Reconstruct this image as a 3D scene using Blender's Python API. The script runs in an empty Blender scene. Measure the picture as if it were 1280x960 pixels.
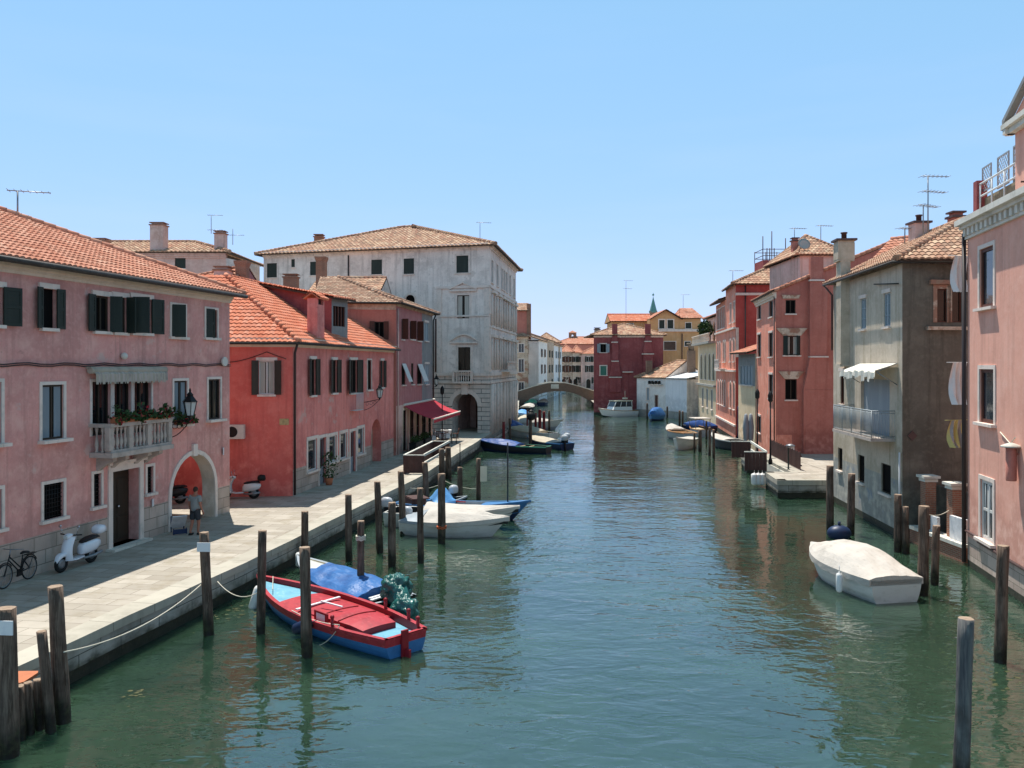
import bpy, math, random
from mathutils import Vector, Matrix, noise as mnoise
random.seed(7)
scene = bpy.context.scene
COL = scene.collection
PI = math.pi
F, HZ, EYE = 1035.0, 457.0, 7.2          # focal length in photo pixels, horizon row, eye height over the water
def W(px, py, Y): return Vector(((px-640)/F*Y, Y, EYE-(py-HZ)/F*Y))
def G(px, py, z=0.0):
    Y = (EYE-z)*F/(py-HZ); return Vector(((px-640)/F*Y, Y, z))
def lin(h):
    h = h.lstrip('#'); o = []
    for i in (0, 2, 4):
        s = int(h[i:i+2], 16)/255
        o.append(s/12.92 if s <= .04045 else ((s+.055)/1.055)**2.4)
    return (*o, 1)
# ---------------------------------------------------------------- materials
class NT:
    def __init__(s, name):
        s.m = bpy.data.materials.new(name); s.m.use_nodes = True
        s.t = s.m.node_tree; s.t.nodes.clear()
        s.out = s.n('ShaderNodeOutputMaterial'); s.b = s.n('ShaderNodeBsdfPrincipled')
        s.l(s.b.outputs[0], s.out.inputs[0])
    def n(s, t, **k):
        nd = s.t.nodes.new(t)
        for a, v in k.items(): setattr(nd, a, v)
        return nd
    def l(s, a, b): s.t.links.new(a, b)
    def coord(s, kind):
        if kind == 'P': return s.n('ShaderNodeNewGeometry').outputs['Position']
        tc = s.n('ShaderNodeTexCoord'); return tc.outputs['Object' if kind == 'O' else 'UV']
    def scaled(s, c, sc):
        if isinstance(sc, (int, float)): sc = (sc,)*3
        m = s.n('ShaderNodeMapping'); m.inputs['Scale'].default_value = sc; s.l(c, m.inputs[0]); return m.outputs[0]
    def noise(s, c, sc, detail=5, rough=.6):
        t = s.n('ShaderNodeTexNoise'); t.inputs['Scale'].default_value = 1; t.inputs['Detail'].default_value = detail; t.inputs['Roughness'].default_value = rough
        s.l(s.scaled(c, sc), t.inputs['Vector']); return t.outputs['Fac']
    def rng(s, v, lo, hi, a=0., b=1.):
        r = s.n('ShaderNodeMapRange'); r.inputs[1].default_value = lo; r.inputs[2].default_value = hi; r.inputs[3].default_value = a; r.inputs[4].default_value = b
        s.l(v, r.inputs[0]); return r.outputs[0]
    def math(s, op, a, b=None):
        m = s.n('ShaderNodeMath', operation=op)
        for i, x in enumerate((a, b)):
            if x is None: continue
            if isinstance(x, (int, float)): m.inputs[i].default_value = x
            else: s.l(x, m.inputs[i])
        return m.outputs[0]
    def mix(s, f, a, b, mode='MIX'):
        m = s.n('ShaderNodeMix', data_type='RGBA', blend_type=mode)
        for sock, x in ((m.inputs[0], f), (m.inputs[6], a), (m.inputs[7], b)):
            if isinstance(x, (int, float)): sock.default_value = x
            elif isinstance(x, tuple): sock.default_value = x
            else: s.l(x, sock)
        return m.outputs[2]
    def bump(s, h, strength, dist, normal=None):
        b = s.n('ShaderNodeBump'); b.inputs['Strength'].default_value = strength; b.inputs['Distance'].default_value = dist
        s.l(h, b.inputs['Height'])
        if normal is not None: s.l(normal, b.inputs['Normal'])
        return b.outputs[0]
    def fin(s, col=None, rough=.8, metal=0., spec=.35, nrm=None):
        if col is not None:
            if isinstance(col, tuple): s.b.inputs['Base Color'].default_value = col
            else: s.l(col, s.b.inputs['Base Color'])
        if isinstance(rough, (int, float)): s.b.inputs['Roughness'].default_value = rough
        else: s.l(rough, s.b.inputs['Roughness'])
        s.b.inputs['Metallic'].default_value = metal; s.b.inputs['Specular IOR Level'].default_value = spec
        if nrm is not None: s.l(nrm, s.b.inputs['Normal'])
        return s.m
M = {}
def mk(name, col, layers=(), rough=.8, metal=0., spec=.35, bump=None, kind='P', damp=None):
    """layers: (hex, scale, lo, hi, amount)"""
    t = NT(name); c = t.coord(kind); cur = lin(col)
    for (h, sc, lo, hi, am) in layers:
        f = t.rng(t.noise(c, sc), lo, hi, 0, am); cur = t.mix(f, cur, lin(h))
    nrm = None
    if damp:      # rising damp: blotchy salts and grime with a ragged upper edge
        sx = t.n('ShaderNodeSeparateXYZ'); t.l(c, sx.inputs[0]); z = t.math('SUBTRACT', sx.outputs['Z'], t.math('MULTIPLY', t.noise(c, (.9, .9, .5), 6, .7), 3.2))
        cur = t.mix(t.rng(z, .9, 1.3, .55, 0), cur, lin(damp[0])); cur = t.mix(t.math('MULTIPLY', t.rng(z, .5, .9, 1, 0), t.rng(t.noise(c, 2.2), .45, .65, 0, .8)), cur, lin(damp[1]))
    if bump: nrm = t.bump(t.noise(c, bump[0], 4), bump[1], bump[2])
    M[name] = t.fin(cur, rough, metal, spec, nrm); return M[name]
def plaster(name, col, dark, pale, patch=None, amt=.5, pt=.60):
    amt *= 1.5
    L = [(dark, .45, .40, .66, min(1, .6*amt)), (pale, (1.1, 1.1, 1.5), .48, .70, min(1, .6*amt)), (dark, (3.2, 3.2, .2), .50, .70, min(1, .75*amt)), (pale, 6, .5, .72, min(1, .4*amt)), (dark, (14, 14, 11), .55, .72, min(1, .35*amt))]
    if patch: L.append((patch, (.8, .8, 1.0), pt, pt+.05, .8)); L.append((dark, (3, 3, 3.5), pt+.03, pt+.07, .6))
    return mk(name, col, L, rough=.92, spec=.15, bump=(9, .25, .02), damp=(dark, pale))
def brickm(name, c1, c2, mort, w, h, msize=.02, rough=.85, stain=None, bstr=.4, offset=.5, wet=False):
    t = NT(name); uv = t.coord('UV'); b = t.n('ShaderNodeTexBrick')
    b.offset = offset
    for k, v in (('Color1', lin(c1)), ('Color2', lin(c2)), ('Mortar', lin(mort)), ('Scale', 1.), ('Mortar Size', msize), ('Brick Width', w), ('Row Height', h), ('Bias', 0.)): b.inputs[k].default_value = v
    t.l(uv, b.inputs['Vector']); p = t.coord('P')
    cur = b.outputs['Color']
    cur = t.mix(t.rng(t.noise(p, .7), .4, .75, 0, .35), cur, lin(mort))
    if stain: cur = t.mix(t.rng(t.noise(p, (1.6, 1.6, .5)), .5, .72, 0, .7), cur, lin(stain))
    if wet:
        sx = t.n('ShaderNodeSeparateXYZ'); t.l(p, sx.inputs[0]); z = t.math('ADD', sx.outputs['Z'], t.math('MULTIPLY', t.noise(p, (1.6, 1.6, 3)), .9))
        cur = t.mix(t.rng(z, .66, 1.02, 1, 0), cur, t.mix(t.rng(t.noise(p, 5), .45, .65), lin('#2a2a20'), lin('#4a4a34')))
    inv = t.math('SUBTRACT', 1, b.outputs['Fac'])
    h_ = t.math('ADD', inv, t.math('MULTIPLY', t.noise(p, 8), .5))
    M[name] = t.fin(cur, rough, 0, .25, t.bump(h_, bstr, .03)); return M[name]
def tilem(name, cols, dirt):
    t = NT(name); uv = t.coord('UV')
    fl = t.n('ShaderNodeVectorMath', operation='FLOOR'); t.l(uv, fl.inputs[0])
    wn = t.n('ShaderNodeTexWhiteNoise', noise_dimensions='2D'); t.l(fl.outputs[0], wn.inputs['Vector'])
    r = t.n('ShaderNodeValToRGB'); e = r.color_ramp; e.interpolation = 'LINEAR'
    while len(e.elements) < len(cols): e.elements.new(.5)
    for i, h in enumerate(cols): e.elements[i].position = i/(len(cols)-1); e.elements[i].color = lin(h)
    t.l(wn.outputs['Value'], r.inputs[0]); p = t.coord('P')
    cur = t.mix(t.rng(t.noise(p, .9), .45, .75, 0, .45), r.outputs[0], lin(dirt))
    cur = t.mix(t.rng(t.noise(p, 6), .5, .8, 0, .5), cur, lin(dirt))
    M[name] = t.fin(cur, .9, 0, .15, t.bump(t.noise(p, 25), .3, .01)); return M[name]
# ---------------------------------------------------------------- mesh builder
ORG = {}
class MB:
    def __init__(s): s.v, s.f, s.mi, s.uv, s.sm = [], [], [], [], []
    def face(s, pts, mat=0, uv=None, smooth=False):
        pts = [Vector(p) for p in pts]; i = len(s.v); s.v += pts; s.f.append(tuple(range(i, i+len(pts)))); s.mi.append(mat); s.sm.append(smooth)
        if uv is None:
            n = Vector((0, 0, 0)); o = pts[0]
            for k in range(1, len(pts)-1): n += (pts[k]-o).cross(pts[k+1]-o)
            n = n.normalized() if n.length > 1e-12 else Vector((0, 0, 1))
            if abs(n.z) > .7: uv = [(p.x, p.y) for p in pts]
            else:
                t = Vector((0, 0, 1)).cross(n).normalized(); uv = [(p.dot(t), p.z) for p in pts]
        s.uv.append(uv)
    def add(s, vs, fs, mat=0, smooth=True, uvs=None):
        i = len(s.v); s.v += [Vector(p) for p in vs]
        for k, f in enumerate(fs):
            s.f.append(tuple(i+j for j in f)); s.mi.append(mat if isinstance(mat, int) else mat[k]); s.sm.append(smooth)
            s.uv.append(uvs[k] if uvs else [(0, 0)]*len(f))
    def hexa(s, p, mat=0):
        """p: 8 points, bottom ring 0-3 ccw, top ring 4-7"""
        for q in ((0, 3, 2, 1), (4, 5, 6, 7), (0, 1, 5, 4), (1, 2, 6, 5), (2, 3, 7, 6), (3, 0, 4, 7)): s.face([p[i] for i in q], mat)
    def fbox(s, fr, u0, u1, z0, z1, w0, w1, mat=0):
        if u1 < u0: u0, u1 = u1, u0
        if w1 < w0: w0, w1 = w1, w0
        s.hexa([fr(u0, z0, w1), fr(u1, z0, w1), fr(u1, z0, w0), fr(u0, z0, w0), fr(u0, z1, w1), fr(u1, z1, w1), fr(u1, z1, w0), fr(u0, z1, w0)], mat)
    def box(s, c, sx, sy, sz, rz=0., mat=0, M4=None):
        m = Matrix.Translation(c) @ Matrix.Rotation(rz, 4, 'Z') if M4 is None else M4
        P = [m @ Vector((x*sx/2, y*sy/2, z*sz/2)) for z in (-1, 1) for (x, y) in ((-1, -1), (1, -1), (1, 1), (-1, 1))]
        s.hexa(P, mat)
    def tube(s, pts, rad, seg=8, mat=0, caps=True, smooth=True):
        pts = [Vector(p) for p in pts]; n = len(pts)
        rad = [rad]*n if isinstance(rad, (int, float)) else rad
        vs, fs = [], []
        ref = None
        for i, p in enumerate(pts):
            t = (pts[min(i+1, n-1)]-pts[max(i-1, 0)]).normalized()
            if ref is None or abs(ref.dot(t)) > .95: ref = Vector((0, 0, 1)) if abs(t.z) < .9 else Vector((1, 0, 0))
            a = t.cross(ref).normalized(); b = a.cross(t).normalized(); ref = b
            for k in range(seg):
                q = 2*PI*k/seg; vs.append(p+(a*math.cos(q)+b*math.sin(q))*rad[i])
        for i in range(n-1):
            for k in range(seg): fs.append((i*seg+k, i*seg+(k+1) % seg, (i+1)*seg+(k+1) % seg, (i+1)*seg+k))
        if caps: fs += [tuple(range(seg-1, -1, -1)), tuple((n-1)*seg+k for k in range(seg))]
        uvs = []
        for f in fs: uvs.append([((j % seg)/seg, vs[j].z) for j in f])
        i0 = len(s.f); s.add(vs, fs, mat, smooth, uvs)
        if caps: s.sm[-1] = s.sm[-2] = False
    def lathe(s, c, prof, seg=12, mat=0, smooth=True):
        c = Vector(c); vs, fs = [], []
        for (r, z) in prof:
            for k in range(seg): q = 2*PI*k/seg; vs.append(c+Vector((r*math.cos(q), r*math.sin(q), z)))
        for i in range(len(prof)-1):
            for k in range(seg): fs.append((i*seg+k, i*seg+(k+1) % seg, (i+1)*seg+(k+1) % seg, (i+1)*seg+k))
        fs += [tuple(range(seg-1, -1, -1)), tuple((len(prof)-1)*seg+k for k in range(seg))]
        s.add(vs, fs, mat, smooth)
    def ball(s, c, r, seg=10, rings=7, mat=0, sc=(1, 1, 1), M4=None):
        vs, fs = [], []; c = Vector(c)
        for i in range(rings+1):
            a = PI*i/rings
            for k in range(seg):
                q = 2*PI*k/seg; p = Vector((math.sin(a)*math.cos(q)*sc[0], math.sin(a)*math.sin(q)*sc[1], math.cos(a)*sc[2]))*r
                vs.append(c+(M4 @ p if M4 else p))
        for i in range(rings):
            for k in range(seg): fs.append((i*seg+k, (i+1)*seg+k, (i+1)*seg+(k+1) % seg, i*seg+(k+1) % seg))
        s.add(vs, fs, mat, True)
    def build(s, name, mats, parent=None, origin=None, local=False):
        if isinstance(mats, str): mats = [mats]
        if local: o = Vector((0, 0, 0))
        elif parent is not None: o = ORG[parent.name]
        else: o = Vector(origin) if origin is not None else Vector((0, 0, 0))
        me = bpy.data.meshes.new(name)
        me.from_pydata([tuple(p-o) for p in s.v], [], s.f)
        for m in mats: me.materials.append(M[m])
        me.polygons.foreach_set('material_index', s.mi); me.polygons.foreach_set('use_smooth', s.sm)
        ul = me.uv_layers.new(name='UVMap'); flat = [x for u in s.uv for q in u for x in q]
        ul.data.foreach_set('uv', flat); me.validate(); me.update()
        ob = bpy.data.objects.new(name, me); COL.objects.link(ob)
        if parent is not None: ob.parent = parent
        elif not local: ob.location = o
        ORG[ob.name] = o; return ob
def tag(o, label=None, cat=None, group=None, kind=None):
    if label: o['label'] = label
    if cat: o['category'] = cat
    if group: o['group'] = group
    if kind: o['kind'] = kind
    return o
def thing(name, label, cat, loc=(0, 0, 0), rz=0., group=None):
    o = bpy.data.objects.new(name, None); COL.objects.link(o); o.empty_display_size = .3
    o.location = loc; o.rotation_euler = (0, 0, rz); ORG[o.name] = Vector(loc)
    return tag(o, label, cat, group)
def dup(root, loc, rz, label, group=None):
    def rec(o, par):
        c = o.copy(); COL.objects.link(c); c.parent = par
        for ch in list(o.children): rec(ch, c)
        return c
    r = rec(root, None); r.location = loc; r.rotation_euler = (0, 0, rz); r['label'] = label
    if group: r['group'] = group
    return r
# ---------------------------------------------------------------- frames: u along a wall (image left -> right), z up, w outwards
class Fr:
    def __init__(s, P, Q):
        s.P = Vector((P[0], P[1])); s.Q = Vector((Q[0], Q[1])); s.d = (s.Q-s.P).normalized(); s.L = (s.Q-s.P).length
        s.n = Vector((s.d.y, -s.d.x))
    def __call__(s, u, z, w=0.):
        p = s.P+s.d*u+s.n*w; return Vector((p.x, p.y, z))
    def off(s, w): return Fr(s.P+s.n*w, s.Q+s.n*w)
    def ray(s, px, py=HZ):
        k = Vector(((px-640)/F, 1.)); t = s.P.dot(s.n)/k.dot(s.n); p = k*t
        return (p-s.P).dot(s.d), EYE-(py-HZ)/F*t
    def rect(s, a, b, c, e):
        """photo rectangle (x0,y0,x1,y1) seen on this wall -> (u0,z0,u1,z1)"""
        u0 = s.ray(a)[0]; u1 = s.ray(c)[0]; z1 = s.ray((a+c)/2, b)[1]; z0 = s.ray((a+c)/2, e)[1]
        return (u0, z0, u1, z1)
    def side(s, depth):      # the end wall at Q, going inwards
        return Fr(s.Q, s.Q-s.n*depth)
    def back(s, depth): return Fr(s.Q-s.n*depth, s.P-s.n*depth)
    def near(s, depth): return Fr(s.P-s.n*depth, s.P)
def facade(mb, fr, u0, u1, z0, z1, ops=(), depth=.2, bands=(), mat=0, rmat=None, rarch=None):
    """wall sheet with real openings; ops: (u0,z0,u1,z1[,arch[,depth]]); bands: (z, mat) = material below z"""
    rmat = mat if rmat is None else rmat
    O = []
    for o in ops:
        o = list(o)+[False, None][len(o)-4:] if len(o) < 6 else list(o)
        if o[5] is None: o[5] = depth
        if .01 < o[5] <= .301: o[5] *= .55
        a, c = max(o[0], u0), min(o[2], u1)
        if c-a > .02: O.append((a, max(o[1], z0), c, min(o[3], z1), o[4], o[5]))
    rd = lambda x: round(x, 4)
    xs = sorted({rd(u0), rd(u1)} | {rd(o[0]) for o in O} | {rd(o[2]) for o in O})
    zs = sorted({rd(z0), rd(z1)} | {rd(o[1]) for o in O} | {rd(o[3]) for o in O} | {rd(b[0]) for b in bands if z0 < b[0] < z1})
    def wm(z):
        for b in bands:
            if z < b[0]: return b[1]
        return mat
    for j in range(len(zs)-1):
        zc = (zs[j]+zs[j+1])/2
        for i in range(len(xs)-1):
            uc = (xs[i]+xs[i+1])/2
            if any(o[0] < uc < o[2] and o[1] < zc < o[3] for o in O): continue
            mb.face([fr(xs[i], zs[j]), fr(xs[i+1], zs[j]), fr(xs[i+1], zs[j+1]), fr(xs[i], zs[j+1])], wm(zc))
    for (a, b, c, e, arch, dp) in O:
        if not arch:
            mb.face([fr(a, b), fr(a, b, -dp), fr(a, e, -dp), fr(a, e)], rmat); mb.face([fr(c, b, -dp), fr(c, b), fr(c, e), fr(c, e, -dp)], rmat)
            mb.face([fr(a, e), fr(a, e, -dp), fr(c, e, -dp), fr(c, e)], rmat)
            if abs(b-1.) > .05: mb.face([fr(a, b, -dp), fr(a, b), fr(c, b), fr(c, b, -dp)], rmat)
        else:
            rm0 = rmat; rmat = rm0 if rarch is None or dp < .4 else rarch
            r = (c-a)/2; sp = max(e-r, b+.05); ry = e-sp; m = (a+c)/2; N = 14
            pts = [(m-r*math.cos(PI*k/N), sp+ry*math.sin(PI*k/N)) for k in range(N+1)]
            for k in range(N):
                (x0, y0), (x1, y1) = pts[k], pts[k+1]
                mb.face([fr(x0, y0), fr(x1, y1), fr(x1, e), fr(x0, e)], wm((y0+e)/2))
                mb.face([fr(x0, y0, -dp), fr(x1, y1, -dp), fr(x1, y1), fr(x0, y0)], rmat, smooth=True)
            mb.face([fr(a, b), fr(a, b, -dp), fr(a, sp, -dp), fr(a, sp)], rmat); mb.face([fr(c, b, -dp), fr(c, b), fr(c, sp), fr(c, sp, -dp)], rmat)
            if abs(b-1.) > .05: mb.face([fr(a, b, -dp), fr(a, b), fr(c, b), fr(c, b, -dp)], rmat)
            rmat = rm0
def arch_pts(a, c, e, b, N=14, grow=0.):
    r = (c-a)/2; sp = max(e-r, b+.05); ry = e-sp; m = (a+c)/2
    return [(m-(r+grow)*math.cos(PI*k/N), sp+(ry+grow)*math.sin(PI*k/N)) for k in range(N+1)]
def window(house, fr, op, depth=.18, glass='glass', sash='wood_dark', trim=None, tw=.12, lintel=None, sill='white_stone', shutters=None, ang=(170, 170), sw=None, bars=1, curtain=None, hbars=0, arch=False, proud=.035, name='window', sash_w=.06, sill_out=.12):
    """one window part with its frame, sill, shutters as sub-parts"""
    a, b, c, e = op[:4]; mid = (a+c)/2
    if depth <= .301: depth *= .55
    w = MB(); g = -depth+.02
    if arch:
        P = arch_pts(a, c, e, b); w.face([fr(c, b, g), fr(c, P[-1][1], g)][:1]+[fr(x, y, g) for x, y in reversed(P)]+[fr(a, b, g)], 0)
    else: w.face([fr(a, b, g), fr(c, b, g), fr(c, e, g), fr(a, e, g)], 0)
    if sash:
        s = min(sash_w, (c-a)*.12)
        if not arch:
            for (x0, x1, y0, y1) in ((a, a+s, b, e), (c-s, c, b, e), (a+s, c-s, b, b+s), (a+s, c-s, e-s, e)): w.fbox(fr, x0, x1, y0, y1, g+.002, g+.05, 1)
        for k in range(bars): x = a+(c-a)*(k+1)/(bars+1); w.fbox(fr, x-s*.6, x+s*.6, b+s, e-s, g+.003, g+.055, 1)
        for k in range(hbars): z = b+(e-b)*(k+1)/(hbars+1); w.fbox(fr, a+s, c-s, z-s*.35, z+s*.35, g+.004, g+.045, 1)
    wo = w.build(name, [glass, sash or glass], house)
    if trim:
        t = MB()
        if arch:
            N = 14; P = arch_pts(a, c, e, b, N); Q = arch_pts(a, c, e, b, N, tw)
            for k in range(N):
                p = [fr(*P[k], -.03), fr(*P[k+1], -.03), fr(*Q[k+1], -.03), fr(*Q[k], -.03), fr(*P[k], proud), fr(*P[k+1], proud), fr(*Q[k+1], proud), fr(*Q[k], proud)]
                t.hexa(p, 0)
            t.fbox(fr, a-tw, a-.001, b, P[0][1], -.03, proud); t.fbox(fr, c+.001, c+tw, b, P[0][1], -.03, proud)
        else:
            t.fbox(fr, a-tw, a-.001, b, e+tw, -.03, proud); t.fbox(fr, c+.001, c+tw, b, e+tw, -.03, proud); t.fbox(fr, a, c, e+.001, e+tw, -.03, proud)
        t.build('frame', trim, wo)
    if lintel:
        t = MB(); t.fbox(fr, a-.12, c+.12, e+.002, e+.16, -.03, .07); t.build('lintel', lintel, wo)
    if sill:
        t = MB(); x = (tw if trim else 0)+.06; t.fbox(fr, a-x, c+x, b-.1, b-.003, -.03, sill_out); t.build('sill', sill, wo)
    if curtain:
        t = MB(); n = 12
        for h0, h1 in ((a+.05, a+(c-a)*.4), (a+(c-a)*.6, c-.05)):
            for k in range(n):
                x0, x1 = h0+(h1-h0)*k/n, h0+(h1-h0)*(k+1)/n; o0, o1 = (.02 if k % 2 else .05), (.05 if k % 2 else .02)
                t.face([fr(x0, b+.05, g+o0), fr(x1, b+.05, g+o1), fr(x1, e-.05, g+o1), fr(x0, e-.05, g+o0)], 0)
        t.build('curtain', curtain, wo)
    if shutters:
        sw_ = sw or (c-a)/2
        for side, an in ((0, ang[0]), (1, ang[1])):
            if an is None: continue
            t = MB(); q = math.radians(an); th = .045
            hx = a if side == 0 else c; sg = 1 if side == 0 else -1
            w0 = .05
            def pt(r, z, k):   # r along the leaf, k across its thickness
                x = hx+sg*(r*math.cos(q)+k*math.sin(q)); y = w0+r*math.sin(q)-k*math.cos(q)*1; return fr(x, z, y)
            def leaf(r0, r1, z0, z1, k0, k1, m):
                p = [pt(r0, z0, k0), pt(r1, z0, k0), pt(r1, z0, k1), pt(r0, z0, k1), pt(r0, z1, k0), pt(r1, z1, k0), pt(r1, z1, k1), pt(r0, z1, k1)]
                t.hexa(p, m)
            B, E = b-.02, e+.02
            leaf(.003, .07, B, E, 0, th, 0); leaf(sw_-.07, sw_, B, E, 0, th, 0); leaf(.07, sw_-.07, B, B+.1, .002, th-.002, 0); leaf(.07, sw_-.07, E-.1, E, .002, th-.002, 0); leaf(.07, sw_-.07, (B+E)/2-.05, (B+E)/2+.05, .002, th-.002, 0)
            leaf(.07, sw_-.07, B+.1, E-.1, th*.4, th*.55, 0)
            nl = max(4, int((E-B)/.11))
            for k in range(nl):
                z = B+.1+(E-B-.2)*k/nl; dz = (E-B-.2)/nl
                leaf(.07, sw_-.07, z+.01, z+dz*.82, .012, th-.014, 0)
            t.build('shutter', shutters, wo)
    return wo
# ---------------------------------------------------------------- tiled roofs
def tiled(mb, poly, pw=.24, cl=.36, amp=.045, mat=0, under=1, samples=6, thick=.1):
    """poly: 3D points; poly[0]->poly[1] is the eave. Courses of curved tiles with real relief, plus a deck under them."""
    P = [Vector(p) for p in poly]; eu = (P[1]-P[0]).normalized()
    n = Vector((0, 0, 0))
    for k in range(1, len(P)-1): n += (P[k]-P[0]).cross(P[k+1]-P[0])
    n.normalize()
    if n.z < 0: n = -n
    es = n.cross(eu).normalized()
    if es.z < 0: es = -es
    Q = [((p-P[0]).dot(eu), (p-P[0]).dot(es)) for p in P]; smax = max(q[1] for q in Q)
    def span(s):
        xs = []
        for i in range(len(Q)):
            (x0, y0), (x1, y1) = Q[i], Q[(i+1) % len(Q)]
            if abs(y1-y0) < 1e-9:
                if abs(y0-s) < 1e-6: xs += [x0, x1]
            elif min(y0, y1)-1e-9 <= s <= max(y0, y1)+1e-9: xs.append(x0+(x1-x0)*(s-y0)/(y1-y0))
        return (min(xs), max(xs)) if xs else None
    nc = max(1, int(math.ceil(smax/cl)))
    off = random.random()*50
    for j in range(nc):
        s0, s1 = smax*j/nc, smax*(j+1)/nc
        A, B = span(s0+1e-5), span(s1-1e-5)
        if not A or not B: continue
        lo, hi = min(A[0], B[0]), max(A[1], B[1]); k0, k1 = int(math.floor(lo/pw*samples)), int(math.ceil(hi/pw*samples))
        rows = []
        jit = random.uniform(-.1, .1)
        for (s, sp, rise) in ((s0, A, .045), (s1, B, .005), ):
            r = []
            for k in range(k0, k1+1):
                u = min(max(k*pw/samples, sp[0]), sp[1]); ph = (k/samples+jit*.3) % 1.
                h = amp*(math.sin(PI*ph*1.0) if True else 0)
                h = amp*(abs(math.cos(PI*ph)))*1.0 + mnoise.noise(Vector((u*1.1, s*1.1, off)))*.02
                r.append((P[0]+eu*u+es*s+n*(h+rise), (k/samples+off, s/ (smax/nc)+off*3)))
            rows.append(r)
        low = [(p[0]-n*(.05+(.03 if j == 0 else 0)), p[1]) for p in rows[0]]
        vs, fs, uvs = [], [], []
        m = len(rows[0])
        for p in rows[0]: vs.append(p[0])
        for p in rows[1]: vs.append(p[0])
        kc = int(off)*0
        for k in range(m-1):
            if (rows[0][k][0]-rows[0][k+1][0]).length < 1e-5 and (rows[1][k][0]-rows[1][k+1][0]).length < 1e-5: continue
            fs.append((k, k+1, m+k+1, m+k)); tu = math.floor((k0+k+samples*.5)/samples)+.5+int(off); tv = j+.5
            uvs.append([(tu, tv)]*4)
        mb.add(vs, fs, mat, True, uvs)
        vs2 = [p[0] for p in low]+[p[0] for p in rows[0]]; fs2 = []; uv2 = []
        for k in range(m-1):
            if (rows[0][k][0]-rows[0][k+1][0]).length < 1e-5: continue
            fs2.append((k, k+1, m+k+1, m+k)); uv2.append([(k0+k, j)]*4)
        mb.add(vs2, fs2, mat, False, uv2)
    low = [p-n*thick for p in P]; top = [p-n*.005 for p in P]
    mb.face(list(reversed(low)), under)
    for i in range(len(P)): mb.face([low[i], low[(i+1) % len(P)], top[(i+1) % len(P)], top[i]], under)
def ridge(mb, a, b, r=.13, mat=0):
    a, b = Vector(a), Vector(b); L = (b-a).length; n = max(2, int(L/.4)); off = random.randint(0, 99)
    for i in range(n):
        p, q = a.lerp(b, i/n), a.lerp(b, (i+1.12)/n if i < n-1 else 1); k = len(mb.f)
        mb.tube([p, q], [r*1.08, r*.9], 8, mat, True)
        for j in range(k, len(mb.f)): mb.uv[j] = [(i+off+.5, off+.5)]*len(mb.f[j])
def hip_h(n1, n2):
    """horizontal vector h with h.n1 = h.n2 = -1"""
    D = n1.x*n2.y-n1.y*n2.x; return Vector(((-n2.y+n1.y)/D, (-n1.x+n2.x)/D))
def hip_roof(house, fr, depth, z, slope=.47, over=.4, hl=True, hr=True, pw=.24, cl=.36, amp=.045, mats=('tile', 'soffit'), samples=6, name='roof', u0=0., u1=None, ridge_r=.13, along=True):
    u1 = fr.L if u1 is None else u1
    a, b = u0-over, u1+over; f, k = over, -(depth+over); half = (f-k)/2; h = half*slope
    Lr = b-a
    hL = half if hl else 0; hR = half if hr else 0
    if hL+hR > Lr and (hl or hr):
        s = Lr/(hL+hR)*.999; hL *= s; hR *= s
    A, B, C, D = fr(a, z, f), fr(b, z, f), fr(b, z, k), fr(a, z, k); R0, R1 = fr(a+hL, z+h, f-half), fr(b-hR, z+h, f-half)
    mb = MB(); kw = dict(pw=pw, cl=cl, amp=amp, samples=samples)
    tiled(mb, [A, B, R1, R0], **kw); tiled(mb, [C, D, R0, R1], **kw)
    if hl: tiled(mb, [D, A, R0], **kw); ridge(mb, A+Vector((0, 0, .06)), R0+Vector((0, 0, .06)), ridge_r); ridge(mb, D, R0, ridge_r)
    else: mb.face([D+Vector((0, 0, -.05)), A+Vector((0, 0, -.05)), R0+Vector((0, 0, -.05))], 2 if len(mats) > 2 else 1)
    if hr: tiled(mb, [B, C, R1], **kw); ridge(mb, B+Vector((0, 0, .06)), R1+Vector((0, 0, .06)), ridge_r); ridge(mb, C, R1, ridge_r)
    else: mb.face([B+Vector((0, 0, -.05)), C+Vector((0, 0, -.05)), R1+Vector((0, 0, -.05))], 2 if len(mats) > 2 else 1)
    if (R1-R0).length > .3: ridge(mb, R0+Vector((0, 0, .05)), R1+Vector((0, 0, .05)), ridge_r)
    ro = mb.build(name, list(mats), house); return ro, R0, R1
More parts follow.
